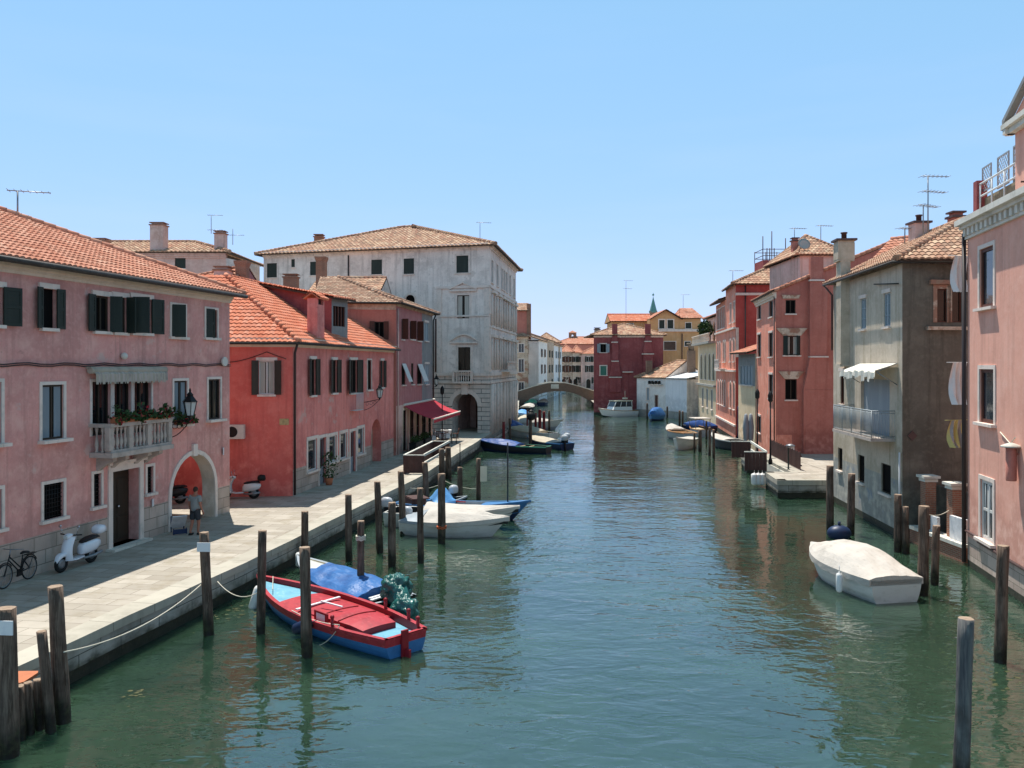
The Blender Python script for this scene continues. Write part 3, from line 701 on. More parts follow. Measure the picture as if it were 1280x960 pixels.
aU0, aU1 = PH.ray(213.5)[0], PH.ray(268)[0]; arch = (aU0, GZ, aU1, 3.72)
mb = MB()
ops = [v+(False, .2) for v in list(up.values())+list(fl.values())+list(gr.values())]+[door+(False, .45), arch+(True, .55)]
facade(mb, PH, 0, U, GZ, 9.86, ops, .2, bands=((2.15, 1),), mat=0, rarch=2)
D = 12.
EF = PH.side(D)                                    # end wall towards the lane
facade(mb, EF, 0, D, GZ, 9.86, [(.75, GZ, 4.1, 3.72, True, .5)], bands=((2.15, 1),), rarch=2)
BF = PH.back(D); facade(mb, BF, 0, U, GZ, 9.86)
NF = PH.near(D); facade(mb, NF, 0, D, GZ, 9.86)
# passage room behind the arch
va = aU0-.35; vd = 4.5; zc = 4.25
mb.face([PH(va, GZ, -.55), PH(va, GZ, -vd), PH(va, zc, -vd), PH(va, zc, -.55)], 2)
mb.face([PH(va, GZ, -vd), PH(U-.5, GZ, -vd), PH(U-.5, zc, -vd), PH(va, zc, -vd)], 2)
mb.face([PH(va, zc, -.55), PH(va, zc, -vd), PH(U-.5, zc, -vd), PH(U-.5, zc, -.55)], 2)
facade(mb, Fr(PH(U, 0, -.55).xy, PH(va, 0, -.55).xy), .0, U-va, GZ, zc, [(U-aU1, GZ, U-aU0, 3.72, True, .002)], mat=2, bands=((2.1, 1),))
facade(mb, Fr(PH(U-.5, 0, -vd).xy, PH(U-.5, 0, -.0).xy), 0, vd, GZ, zc, [(vd-4.1, GZ, vd-.75, 3.72, True, .002)], mat=2, bands=((2.1, 1),))
mb.build('wall', ['pink_plaster', 'plinth_stone', 'cream_plaster'], pink)
ro, r0, r1 = hip_roof(pink, PH, D, 10.22, .425, .45, True, True, pw=.23, cl=.37, amp=.05, mats=('tile', 'soffit'))
for (px, py, h, arms, rz) in ((22, 268, 1., ((1., 0),), .35),):
    antenna(ro, W(px, py+4, 31), h, arms, rz)
cornice(pink, PH, -.05, U+.05, 9.84, 10.12, .16, 'cream_plaster'); cornice(pink, EF, -.05, D, 9.84, 10.12, .16, 'cream_plaster')
mb = MB(); mb.tube([PH(-.4, 10.14, .53), PH(U+.45, 10.14, .53)], .085, 8); mb.build('gutter', 'gutter', pink)
for nm, k in up.items():
    if nm in ('a0', 'b'): window(pink, PH, k, .2, 'dark_room', None, sill='white_stone', lintel='white_stone', shutters='shutter_green', ang=(165, 170), sw=(k[2]-k[0])*.5)
    elif nm[0] == 'c': window(pink, PH, k, .2, 'dark_room', 'wood_dark', sill='white_stone', lintel='white_stone', shutters='shutter_green', ang={'c1': (172, 120), 'c2': (None, 95), 'c3': (65, 168)}[nm], sw=(k[2]-k[0])*.52)
    else: window(pink, PH, k, .2, 'dark_room', 'wood_dark', trim='white_stone', tw=.1, shutters='shutter_green', ang=(55 if nm == 'd' else 12, None), sw=(k[2]-k[0])*.55)
for nm, k in fl.items():
    if nm[0] == 'g': window(pink, PH, k, .3, 'glass', 'wood_dark', trim='white_stone', tw=.09, sill=None, sash_w=.05)
    else: window(pink, PH, k, .2, 'glass', 'wood_dark', trim='white_stone', tw=.1, curtain='shutter_grey' if nm in ('f', 'f0', 'h') else None, sill_out=.24)
for nm, k in gr.items():
    w = window(pink, PH, k, .2, 'dark_room', None, trim='white_stone', tw=.1)
    t = MB(); n = 7 if nm == 'j' else 3
    for q in range(n): x = k[0]+(k[2]-k[0])*(q+.5)/n; t.tube([PH(x, k[1], -.05), PH(x, k[3], -.05)], .012, 5)
    for q in range(8): z = k[1]+(k[3]-k[1])*(q+.5)/8; t.tube([PH(k[0], z, -.055), PH(k[2], z, -.055)], .012, 5)
    t.build('grille', 'black_metal', w)
# door
dm = MB(); a, b, c, e = door; g = -.4
dm.fbox(PH, a, c, b, e, g-.05, g, 0); m = (a+c)/2
for x0, x1 in ((a+.06, m-.03), (m+.03, c-.06)):
    for z0, z1 in ((b+.12, b+.9), (b+1.0, e-.35)): dm.fbox(PH, x0+.05, x1-.05, z0, z1, g+.001, g+.02, 0)
do = dm.build('door', 'wood_dark', pink)
t = MB(); t.ball(PH(m+.1, b+1.25, g+.05), .05, 8, 6); t.build('handle', 'chrome', do)
t = MB()
for x0, x1 in ((a-.2, a-.001), (c+.001, c+.2)): t.fbox(PH, x0, x1, GZ, e+.24, -.03, .06)
t.fbox(PH, a, c, e+.001, e+.24, -.03, .06); t.fbox(PH, a-.3, c+.3, e+.24, e+.34, -.03, .16); t.build('frame', 'white_stone', do)
t = MB(); t.fbox(PH, a-.3, c+.3, GZ-.02, GZ+.08, -.4, .35); t.build('step', 'istrian', do)
# arch surround
t = MB(); P = arch_pts(aU0, aU1, 3.72, GZ); Q = arch_pts(aU0, aU1, 3.72, GZ, 14, .17)
for k in range(14): t.hexa([PH(*P[k], -.03), PH(*P[k+1], -.03), PH(*Q[k+1], -.03), PH(*Q[k], -.03), PH(*P[k], .05), PH(*P[k+1], .05), PH(*Q[k+1], .05), PH(*Q[k], .05)])
t.fbox(PH, aU0-.17, aU0-.001, GZ, P[0][1], -.03, .05); t.fbox(PH, aU1+.001, aU1+.17, GZ, P[0][1], -.03, .05)
m = (aU0+aU1)/2; t.fbox(PH, m-.14, m+.14, 3.66, 4.12, -.03, .1); t.build('arch_surround', 'white_stone', pink)
# string course with cables
t = MB()
for dz, w in ((0, .02), (.06, .035)): t.tube([PH(U*k/40, 7.2+dz+.03*math.sin(k*1.7), w+.02) for k in range(41)], .018, 5)
t.build('cable', 'pipe_dark', pink)
# awning over the loggia
a, b = PH.ray(107)[0], PH.ray(202)[0]; z1 = R(107, 459, 202, 479); t = MB()
t.tube([PH(a, z1[3]-.1, .16), PH(b, z1[3]-.1, .16)], .11, 10); t.fbox(PH, a, b, z1[3]-.05, z1[3]+.02, .0, .2)
n = 44
for k in range(n):
    x0, x1 = a+.1+(b-a-.2)*k/n, a+.1+(b-a-.2)*(k+1)/n
    t.face([PH(x0, z1[3]-.22, .3+.03*math.sin(k*1.3)), PH(x1, z1[3]-.22, .3+.03*math.sin((k+1)*1.3)), PH(x1, z1[3]-.1, .2), PH(x0, z1[3]-.1, .2)], k % 2)
    t.face([PH(x0, z1[1]+.06*(k % 2), .31+.03*math.sin(k*1.3)), PH(x1, z1[1]+.06*(k % 2), .31+.03*math.sin((k+1)*1.3)), PH(x1, z1[3]-.22, .3+.03*math.sin((k+1)*1.3)), PH(x0, z1[3]-.22, .3+.03*math.sin(k*1.3))], k % 2)
t.build('awning', ['awning_cream', 'balcony_stone'], pink)
# balcony
BW = .72; bf = PH.off(BW); ba, bb = bf.ray(138)[0], bf.ray(212)[0]; zb, zt = 4.22, 5.32
bal = MB(); bal.fbox(PH, ba-.08, bb+.08, zb, zb+.16, -.05, BW+.12); bal.fbox(PH, ba-.03, bb+.03, zb+.16, zb+.24, BW-.16, BW+.06); bo = bal.build('balcony', 'balcony_stone', pink)
t = MB(); t.fbox(PH, ba-.06, bb+.06, zt-.12, zt, BW-.2, BW+.08)
for x in (ba, bb): t.fbox(PH, x-.12, x+.12, zt-.118, zt-.002, 0, BW-.2)
t.build('handrail', 'balcony_stone', bo)
def baluster(t, p, h):
    t.lathe(p, [(.055, 0), (.055, .05), (.035, .08), (.07, h*.3), (.055, h*.45), (.03, h*.62), (.035, h*.8), (.055, h*.9), (.055, h)], 8)
t = MB(); nb = 15
for k in range(nb):
    x = ba+.2+(bb-ba-.4)*k/(nb-1)
    if k in (4, 9): continue
    baluster(t, PH(x, zb+.24, BW-.06), zt-zb-.36)
for x in (ba, bb):
    for w in (.22, .44): baluster(t, PH(x, zb+.16, w), zt-zb-.28)
t.build('balustrade', 'balcony_stone', bo)
for k in (0, 4, 9, nb-1): t = MB(); x = ba+.2+(bb-ba-.4)*k/(nb-1); x = ba if k == 0 else bb if k == nb-1 else x; t.fbox(PH, x-.1, x+.1, zb+.24, zt-.121, BW-.14, BW+.04); t.build('pillar', 'balcony_stone', bo)
for q in (ba+.35, (ba+bb)/2-.6, (ba+bb)/2+.6, bb-.35):
    t = MB(); w8 = [(0, zb-.5), (0, zb), (BW-.1, zb), (BW-.1, zb-.14), (.25, zb-.3)]
    for s0, s1 in ((q-.1, q+.1),):
        A = [PH(s0, z, w) for w, z in w8]; B = [PH(s1, z, w) for w, z in w8]; t.face(A); t.face(list(reversed(B)))
        for k in range(5): t.face([A[(k+1) % 5], A[k], B[k], B[(k+1) % 5]])
    t.build('bracket', 'balcony_stone', bo)
# small wall fittings
t = MB(); c = PH(PH.ray(277, 452)[0], PH.ray(277, 452)[1], .12)
t.tube([c-Vector((PH.n.x, PH.n.y, 0))*.12, c, c+Vector((PH.n.x, PH.n.y, 0))*.06], [.1, .2, .19], 14); t.build('floodlight', 'ac_white', pink)
t = MB(); c = PH(*PH.ray(152, 445), .1); t.ball(c, .12, 10, 6); t.build('wall_lamp', 'ac_white', pink)
t = MB(); c = PH(*PH.ray(279, 564), .02); t.box(c, .02, .3, .3, .2); t.build('plaque', 'sign_white', pink)
t = MB(); c = PH(*PH.ray(191, 628), .02); t.box(c, .02, .34, .26, .2); t.build('plaque', 'sign_white', pink)
# lantern on its bracket
def lantern(p, s, label, arm_to=None, mat='black_metal'):
    o = thing('wall_lantern', label, 'lantern', p); m = MB(); p = Vector(p)
    m.lathe(p, [(.03*s, -.12*s), (.05*s, -.06*s), (.11*s, 0), (.12*s, .02*s)], 6, 0, False)
    for k in range(6):
        q = 2*PI*k/6; m.tube([p+Vector((.115*s*math.cos(q), .115*s*math.sin(q), .02*s)), p+Vector((.2*s*math.cos(q), .2*s*math.sin(q), .42*s))], .012*s, 4)
    m.lathe(p, [(.24*s, .42*s), (.2*s, .46*s), (.09*s, .6*s), (.1*s, .64*s), (.03*s, .72*s), (.035*s, .78*s), (.005*s, .84*s)], 6, 0, False)
    m.build('frame', mat, o)
    g = MB(); g.lathe(p, [(.1*s, .02*s), (.185*s, .42*s)], 6, 0, False); g.build('glass', 'lamp_glass', o)
    if arm_to is not None:
        a = MB(); e = Vector(arm_to); b = p+Vector((0, 0, -.12*s)); n = 10
        a.tube([e, e.lerp(b, .8)+Vector((0, 0, .02)), b], .022*s, 6)
        low = e+Vector((0, 0, -.45*s)); a.tube([low+(b-low)*k/n+Vector((0, 0, -.1*s*math.sin(PI*k/n))) for k in range(n+1)], .014*s, 5)
        for j in range(3):
            c = e.lerp(b, .2+.25*j)+Vector((0, 0, -.12*s)); dd = (b-e).normalized(); a.tube([c+dd*.09*s*math.cos(2*PI*k/10)+Vector((0, 0, .09*s*math.sin(2*PI*k/10))) for k in range(11)], .009*s, 4)
        a.build('arm', mat, o)
    return o
u_, z_ = PH.off(.8).ray(237.5, 520); lantern(PH(u_, z_, .8), 1.25, 'black hexagonal street lantern on the pink facade just above the arch', PH(u_, z_-.25, .02))
# flower boxes
def flower_box(A, B, label, h=.2, hang=.22, dens=130):
    A, B = Vector(A), Vector(B); o = thing('flower_box', label, 'flower box', A.lerp(B, .5), 0, 'geranium boxes on the pink house'); L = (B-A).length; d = (B-A)/L; e = Vector((d.y, -d.x, 0))
    m = MB(); P = [A-e*.1, B-e*.1, B+e*.1, A+e*.1]; m.hexa([p for p in P]+[p+Vector((0, 0, h)) for p in P][0:4]); m.build('trough', 'terracotta', o)
    for nm, mt, n, s in (('foliage', 'leaf', dens*3, .085), ('blossoms', 'petal', int(dens*.8), .06)):
        m = MB()
        for k in range(n):
            x = random.random(); th = random.gauss(0, 1); cl = .6+.4*math.sin(x*L*5.1+1)+.3*math.sin(x*L*11)
            z = h+random.uniform(-.12, .34*cl) if random.random() < .65 else h-random.random()*hang*cl
            off = random.uniform(-.12, .26) if z > h-.05 else random.uniform(.1, .3)
            c = A+d*(x*L*1.06-.03*L)+e*off+Vector((0, 0, z)); r = s*random.uniform(.6, 1.25)
            a = Vector((random.gauss(0, 1), random.gauss(0, 1), random.gauss(0, 1))).normalized(); b = a.orthogonal().normalized(); c2 = a.cross(b)
            m.face([c+b*r, c+c2*r*.8, c-b*r, c-c2*r*.8])
        m.build(nm, mt, o)
    return o
flower_box(PH(ba+.15, zt+.003, BW-.02), PH(bb-.05, zt+.003, BW-.02), 'long flower box of red geraniums along the stone balcony rail')
u0_, u1_ = fl['h'][0], fl['h'][2]; flower_box(PH(u0_-.05, fl['h'][1]+.004, .14), PH(u1_+.1, fl['h'][1]+.004, .14), 'short box of red geraniums on the window sill beside the balcony', .16, .2, 60)

# ================================================================ orange red house
RF = Fr((-10.42, 39.37), (-8.10, 56.6)); LF = Fr((-26., 37.75), (-10.42, 39.37))
red = thing('red_house', 'orange red house with stone ground floor windows and a dormer in its tiled roof', 'house', (-12, 46, GZ))
R = RF.rect; mb = MB(); zt = 8.10
w1 = dict(a=R(385, 449, 396, 494), b=R(412, 450, 422.5, 491), c=R(434, 450, 448.5, 491), d=R(459, 450, 464, 487), e=R(474.5, 451, 480, 484))
w1 = {k: (v[0]+(v[2]-v[0])*(.2 if k != 'd' else 0), v[1], v[2]-(v[2]-v[0])*(.22 if k != 'd' else 0), v[3]) for k, v in w1.items()}
g1 = dict(a=R(384.5, 549, 396, 588), b=R(411, 544.5, 420.5, 577), c=R(425, 541, 433.5, 573), e=R(447, 535, 454.5, 567))
g2 = dict(b=R(399, 547, 407.5, 600), d=R(437.5, 539, 444.5, 590)); g2 = {k: (v[0], GZ, v[2], v[3]) for k, v in g2.items()}
ac = R(464, 524, 476.5, 576); ac = (ac[0], GZ, ac[2], ac[3])
facade(mb, RF, 0, RF.L, GZ, zt, [v+(False, .2) for v in list(w1.values())+list(g1.values())+list(g2.values())]+[ac+(True, .6)], bands=((GZ+1.25, 1),))
lw = LF.rect(323.5, 451, 343.5, 493)
facade(mb, LF, 0, LF.L, GZ, zt, [lw+(False, .2)], mat=2)
BR = RF.side(12); facade(mb, BR, 0, 12, GZ, zt); mb.face([LF(0, GZ), LF(0, zt), BR(12, zt), BR(12, GZ)])
mb.build('wall', ['red_plaster', 'plinth_stone', 'red_bounce_plaster'], red)
cornice(red, RF, 0, RF.L, zt-.02, zt+.42, .24, 'cream_plaster', steps=4); cornice(red, LF, LF.L-15, LF.L+.1, zt-.02, zt+.42, .24, 'cream_plaster', steps=4)
mb = MB(); sl = .62; ez = zt+.46; ov = .45
h = hip_h(LF.n, RF.n); C0 = Vector((*RF.P, ez)); h3 = Vector((h.x, h.y, sl))
Cn = C0-h3*ov; Dm = 5.6; Ap = C0+h3*Dm
E1 = RF(RF.L+.1, ez-ov*sl, ov); E2 = RF(RF.L+.1, ez+sl*Dm, -Dm)
L0 = LF(0, ez-ov*sl, ov); L1 = LF(0, ez+sl*Dm, -Dm)
kw = dict(pw=.24, cl=.36, amp=.05)
tiled(mb, [Cn, E1, E2, Ap], **kw); tiled(mb, [L0, Cn, Ap, L1], **kw)
tiled(mb, [RF(RF.L, ez, -11), RF(0, ez, -11.2), Ap, E2], **kw); ridge(mb, Cn+Vector((0, 0, .07)), Ap+Vector((0, 0, .07)), .13); ridge(mb, Ap, E2, .13)
ro = mb.build('roof', ['tile_orange', 'soffit'], red)
mb = MB(); mb.tube([L0+Vector((0, 0, -.02)), Cn+Vector((0, 0, -.02)), E1+Vector((0, 0, -.02))], .07, 8); mb.build('gutter', 'gutter', red)
pipe(red, [Cn+Vector((-.1, .1, -.05)), RF(.0, zt-.3, .1), RF(.0, GZ+.05, .1)], .06, 'pipe_dark')
# dormer: long shed running back from the front slope
dn = RF.n; q0 = W(414.5, 416, 46.4); q1 = W(434.5, 416, 47.9); zd0, zd1 = W(414, 371, 46.4).z, W(440, 371, 47.9).z
DF = Fr(q0.xy, q1.xy); bk = 7.; rise = 1.3
mb = MB(); zd = zd0-.1; z0_ = q0.z-.4
dw = DF.rect(416.5, 383, 431.5, 408)
facade(mb, DF, 0, DF.L, z0_, zd, [dw+(False, .15)], mat=1)
for u in (0, DF.L):
    P = [DF(u, z0_, 0), DF(u, z0_, -bk), DF(u, zd+rise, -bk), DF(u, zd, 0)]; mb.face(P if u else list(reversed(P)), 0)
mb.face([DF(DF.L, z0_, -bk), DF(0, z0_, -bk), DF(0, zd+rise, -bk), DF(DF.L, zd+rise, -bk)])
tiled(mb, [DF(-.35, zd+.1-.06, .35), DF(DF.L+.35, zd+.1-.06, .35), DF(DF.L+.35, zd+.1+rise, -bk), DF(-.35, zd+.1+rise, -bk)], mat=2, under=3, **kw)
dmo = mb.build('dormer', ['maroon_plaster', 'grey_trim', 'tile_orange', 'soffit'], ro)
a, b, c, e = dw; mb = MB(); mb.face([DF(a, b, -.14), DF(c, b, -.14), DF(c, e, -.14), DF(a, e, -.14)], 0)
for k in range(5): x = a+(c-a)*k/4; mb.fbox(DF, x-.04, x+.04, b, e, -.138, -.06, 1)
mb.build('dormer_window', ['glass', 'shutter_brown'], ro)
p = W(395.5, 421, 43.0); zc = W(395, 381, 43.0).z; chimney(ro, p.x-.05, p.y+.1, p.z-.9, zc, 1.0, .55, 'red_plaster', 'tile_orange', 'gable', math.atan2(RF.d.y, RF.d.x))
for k in w1.values():
    fr_ = k is w1['c']
    w = window(red, RF, k, .2, 'dark_room', 'wood_dark', trim=None if k is not w1['d'] else 'white_stone', tw=.09, lintel='white_stone' if k is not w1['d'] else None, shutters=None if k is w1['d'] else 'shutter_dark', ang=(168, 165), sw=(k[2]-k[0])*.5)
    if fr_:
        t = MB(); a, b, c, e = k; z0_ = b-1.0
        for z in (z0_, b-.02): t.tube([RF(a, z, .06), RF(a, z, .42), RF(c, z, .42), RF(c, z, .06)], .02, 5)
        for q in range(9): x = a+(c-a)*q/8; t.tube([RF(x, z0_, .42), RF(x, b-.02, .42)], .012, 4)
        t.face([RF(a, z0_, .02), RF(a, z0_, .42), RF(c, z0_, .42), RF(c, z0_, .02)]); t.build('railing', 'railing_white', w)
window(red, LF, lw, .2, 'glass', 'wood_white', lintel='white_stone', shutters='shutter_dark', ang=(165, 168), sw=.44*(lw[2]-lw[0]), curtain='curtain', bars=1)
for k in g1.values(): window(red, RF, k, .2, 'glass_blue', 'wood_white', trim='white_stone', tw=.16, bars=0)
for k in g2.values():
    a, b, c, e = k; t = MB(); t.fbox(RF, a, c, b, e, -.2, -.15, 0); t.fbox(RF, a+.1, c-.1, b+.9, e-.12, -.149, -.14, 1); d_ = t.build('door', ['shutter_grey', 'glass_blue'], red)
    t = MB(); t.fbox(RF, a-.16, a-.001, b, e+.16, -.03, .04); t.fbox(RF, c+.001, c+.16, b, e+.16, -.03, .04); t.fbox(RF, a, c, e+.001, e+.16, -.03, .04); t.build('frame', 'white_stone', d_)
a, b, c, e = ac; t = MB(); P = arch_pts(a, c, e, b); t.face([RF(x, y, -.58) for x, y in reversed(P)]+[RF(a, b, -.58), RF(c, b, -.58)]); t.build('door', 'grey_plaster', red)
t = MB(); c = LF(*LF.ray(296, 539), .28); rz = math.atan2(LF.d.y, LF.d.x); t.box(c, .82, .34, .66, rz, 0); f_ = LF.off(.455); cu, cz = LF.ray(296, 539)
t.tube([LF(cu-.12, cz, .44), LF(cu-.12, cz, .47)], .25, 16, 1); aco = t.build('air_conditioner', ['ac_white', 'black'], red)
t = MB(); t.fbox(LF, *sorted((LF.ray(349.5)[0], LF.ray(361)[0])), 5.0-.62, 5.0-.32, 0, .03, 0); t.build('street_plaque', 'plaque', red)
t = MB(); t.tube([LF(LF.L-9+k*.3, 7.85-.5*abs(math.sin(PI*k/13)), .05) for k in range(30)], .018, 5); t.build('cable', 'pipe_dark', red)
p = RF(*RF.off(1.05).ray(474.5, 497), 1.05); lantern(p, 1.05, 'black lantern on a scrolled arm from the orange red facade', RF(RF.ray(453)[0]+.3, p.z-.3, .02))
# climbing plant beside its door
o = thing('potted_shrub', 'small green shrub against the stone wall of the red house', 'shrub', RF(RF.ray(402)[0], GZ, .4)); m = MB(); pc = RF(RF.ray(402)[0], GZ, .4)
m.lathe(pc, [(.16, 0), (.22, .35), (.2, .36)], 10); m.build('pot', 'terracotta', o); m = MB()
for k in range(280):
    a = Vector((random.gauss(0, .22), random.gauss(0, .2), 0)); z = random.uniform(.35, 1.7); s = 1-abs(z-.9)*.5; c = pc+a*s+Vector((0, 0, z)); n = Vector((random.gauss(0, 1), random.gauss(0, 1), random.gauss(0, 1))).normalized(); b = n.orthogonal().normalized(); r = .07*random.uniform(.6, 1.3); m.face([c+b*r, c+n.cross(b)*r*.6, c-b*r, c-n.cross(b)*r*.6])
m.build('foliage', 'leaf', o)

# ================================================================ rose house with the restaurant
QF = Fr((-8.0, 57.2), (-6.62, 68.9)); SF = Fr((-13.6, 56.45), (-8.0, 57.2))
rose = thing('rose_house', 'dusky rose house with hipped roof and red restaurant awning, next to the white palace', 'house', (-8.5, 62, GZ)); R = QF.rect
zt = 11.35; mb = MB(); gs = QF.ray(527.5)[0]
u_ = [R(502, 399, 504.5, 424), R(512.5, 402, 518, 424), R(521.5, 402.5, 526, 426)]; g_ = [R(530.5, 403, 535, 426)]
l_ = [R(502, 455, 506.5, 481), R(514, 454, 517, 480), R(521.5, 455.5, 527, 480)]; gl_ = [R(531, 455, 535.5, 480)]
dz = 4.0; sh = [(QF.ray(x0)[0], GZ+.1, QF.ray(x1)[0], dz) for x0, x1 in ((503.5, 507.5), (512, 517), (520, 524), (527, 532), (535, 538.5))]
allo = [v+(False, .18) for v in u_+l_]
facade(mb, QF, 0, gs, GZ, zt, [v+(False, .2) for v in u_+l_+sh[:3]], bands=((4.4, 1),), mat=0); facade(mb, QF, gs, QF.L, GZ, zt, [v+(False, .2) for v in g_+gl_+sh[3:]], bands=((4.4, 1),), mat=2)
sw_ = SF.rect(468, 402, 480, 424)
facade(mb, SF, 0, SF.L, GZ, zt, [sw_+(False, .2)], mat=3)
BR = QF.side(12); facade(mb, BR, 0, 12, GZ, zt, mat=2); mb.face([SF(0, GZ), SF(0, zt), BR(12, zt), BR(12, GZ)])
mb.build('wall', ['rose_plaster', 'pale_rose', 'grey_trim', 'brick_red'], rose)
cornice(rose, QF, 0, QF.L, zt-.02, zt+.3, .2, 'sand_plaster'); cornice(rose, SF, 0, SF.L, zt-.3, zt+.3, .2, 'sand_plaster')
mb = MB(); ov = .5; ez = zt+.34; sl = .38; h = hip_h(SF.n, QF.n); C0 = Vector((*QF.P, ez)); h3 = Vector((h.x, h.y, sl)); Cn = C0-h3*ov; Ap = C0+h3*5.6
E1 = QF(QF.L+.5, ez-ov*sl, ov); L0 = SF(0, ez-ov*sl, ov); L1 = SF(0, ez+sl*5.6, -5.6); X1 = QF(QF.L+.5, ez-ov*sl, -11.7)
kw = dict(pw=.27, cl=.4, amp=.05)
tiled(mb, [Cn, E1, Ap], **kw); tiled(mb, [L0, Cn, Ap, L1], **kw); tiled(mb, [E1, X1, Ap], **kw)
ridge(mb, Cn+Vector((0, 0, .06)), Ap+Vector((0, 0, .06))); ridge(mb, E1+Vector((0, 0, .06)), Ap+Vector((0, 0, .06)))
ro = mb.build('roof', ['tile_old', 'soffit'], rose)
mb = MB(); mb.tube([L0, Cn, E1], .07, 8); mb.build('gutter', 'gutter', rose)
pipe(rose, [E1+Vector((-.3, -.2, -.1)), QF(QF.L-.1, zt-.4, .1), QF(QF.L-.1, 4.5, .1)], .06, 'pipe_dark'); pipe(rose, [QF(.25, zt-.2, .07), QF(.25, GZ, .07)], .05, 'pale_rose')
for k in u_: window(rose, QF, k, .2, 'dark_room', 'wood_dark', shutters='shutter_brown', ang=(95, None), sw=.45)
for k in g_+gl_: window(rose, QF, k, .12, 'shutter_blue', 'shutter_blue', lintel='white_stone')
for i, k in enumerate(l_):
    w = window(rose, QF, k, .2, 'dark_room', 'wood_dark', lintel=None)
    if i != 1:
        t = MB(); a, b, c, e = k; t.hexa([QF(a, b+.2, .55), QF(c, b+.2, .55), QF(c, b+.24, .57), QF(a, b+.24, .57), QF(a, e, .03), QF(c, e, .03), QF(c, e+.03, .06), QF(a, e+.03, .06)]); t.build('blind', 'wood_white', w)
window(rose, SF, sw_, .2, 'dark_room', 'wood_dark', shutters='shutter_brown', ang=(168, 168), sw=.5*(sw_[2]-sw_[0]))
for k in sh: window(rose, QF, k, .2, 'glass_warm', 'wood_dark', trim='cream_plaster', tw=.15, sill=None, hbars=1)
# awning: cloth on two arms
A0, A1 = QF(QF.ray(503)[0]+.3, W(503, 507.5, 58.9).z, .02), QF(QF.ray(542.5)[0], W(542, 500.5, 68.4).z, .02)
B0 = A0+Vector((QF.n.x, QF.n.y, 0))*2.2+Vector((0, 0, -.95)); B1 = A1+Vector((QF.n.x, QF.n.y, 0))*2.2+Vector((0, 0, -.95))
t = MB(); n = 18
for k in range(n):
    for j in range(4):
        q = lambda a, b: (A0.lerp(A1, a)).lerp(B0.lerp(B1, a), b)+Vector((0, 0, -.12*math.sin(PI*b)))
        P = [q(k/n, j/4), q((k+1)/n, j/4), q((k+1)/n, (j+1)/4), q(k/n, (j+1)/4)]; t.face(list(reversed(P)), 0, smooth=True); t.face([p+Vector((0, 0, -.012)) for p in P], 0, smooth=True)
    b0, b1 = B0.lerp(B1, k/n), B0.lerp(B1, (k+1)/n); t.face([b0+Vector((0, 0, -.28)), b1+Vector((0, 0, -.28)), b1, b0], 0)
ao = t.build('awning', 'awning_red', rose)
t = MB(); t.tube([B0, B1], .06, 8); t.tube([A0+Vector((0, 0, .05)), A1+Vector((0, 0, .05))], .09, 8); t.build('bar', 'awning_white', ao)
t = MB()
for k in (.12, .5, .88): t.tube([A0.lerp(A1, k)+Vector((0, 0, -.15)), A0.lerp(A1, k).lerp(B0.lerp(B1, k), .55)+Vector((0, 0, -.25)), B0.lerp(B1, k)], .035, 6)
t.build('arm', 'wood_white', ao)
# ================================================================ white palace
CF = Fr((-24.9, 83.0), (-2.07, 76.4)); KF = Fr((-2.07, 76.4), (.45, 96.2))
pal = thing('white_palace', 'tall weathered white stone palace with a big arched passage at the end of the quay', 'palace', (-10, 88, GZ)); zt = 18.0
R = CF.rect; mb = MB()
top = [R(*q) for q in ((333.5, 329, 346, 347), (364, 324, 368.5, 334), (387.5, 327, 400.5, 344), (464, 324.5, 477.5, 343), (504.5, 323, 517.5, 342.5), (570.5, 319.5, 585.5, 341))]
mid = R(571.5, 369, 586.5, 398); pia = R(572.5, 434, 588, 477); lun = R(506.5, 368.5, 518.5, 384)
a0, a1 = CF.ray(565.5)[0], CF.ray(597)[0]; arch = (a0, GZ, a1, R(580, 491, 582, 540)[3])
facade(mb, CF, 0, CF.L, GZ, zt, [v+(False, .3) for v in top+[mid, pia]]+[lun+(True, .3), arch+(True, 1.6)], bands=((6.2, 1),))
W_ = KF.L; kt, kd = [], []
us = [1.6, 5.0, 8.2, 10.0, 11.8, 14.6, 18.2]
for i, u in enumerate(us):
    kt.append((u-.55, 15.0, u+.55, 17.1)); kd.append((u-.55, 11.0, u+.55, 13.7)); 
kp = [(u-.6, 6.8, u+.6, 9.6) for u in us]
kg = [(u-.9, GZ+.6, u+.9, 4.9, True, .6) for u in (3.2, 10., 16.6)]
facade(mb, KF, 0, W_, -.6, zt, [v+(False, .3) for v in kt+kd+kp]+kg, bands=((6.2, 1),))
BR = KF.side(26); facade(mb, BR, 0, 26, GZ, zt); mb.face([CF(0, GZ), CF(0, zt), BR(26, zt), BR(26, GZ)])
mb.build('wall', ['palace_stone', 'rusticated'], pal)
t = MB(); P = arch_pts(arch[0]-.3, arch[2]+.3, arch[3]+.3, GZ); t.face([CF(x, y, -6) for x, y in reversed(P)]+[CF(P[0][0], GZ, -6), CF(P[-1][0], GZ, -6)])
for k in range(len(P)-1): t.face([CF(*P[k], -1.58), CF(*P[k+1], -1.58), CF(*P[k+1], -6), CF(*P[k], -6)])
for x in (arch[0]-.3, arch[2]+.3): t.face([CF(x, GZ, -1.58), CF(x, P[0][1], -1.58), CF(x, P[0][1], -6), CF(x, GZ, -6)])
m = (arch[0]+arch[2])/2
t.build('passage', 'pale_rose', pal)
t = MB(); t.fbox(CF, m-.9, m+.8, GZ, 3.9, -5.99, -5.9); t.build('door', 'shutter_brown', pal)
t = MB(); P = arch_pts(*[arch[i] for i in (0, 2, 3, 1)]); Q = arch_pts(arch[0], arch[2], arch[3], GZ, 14, .4)
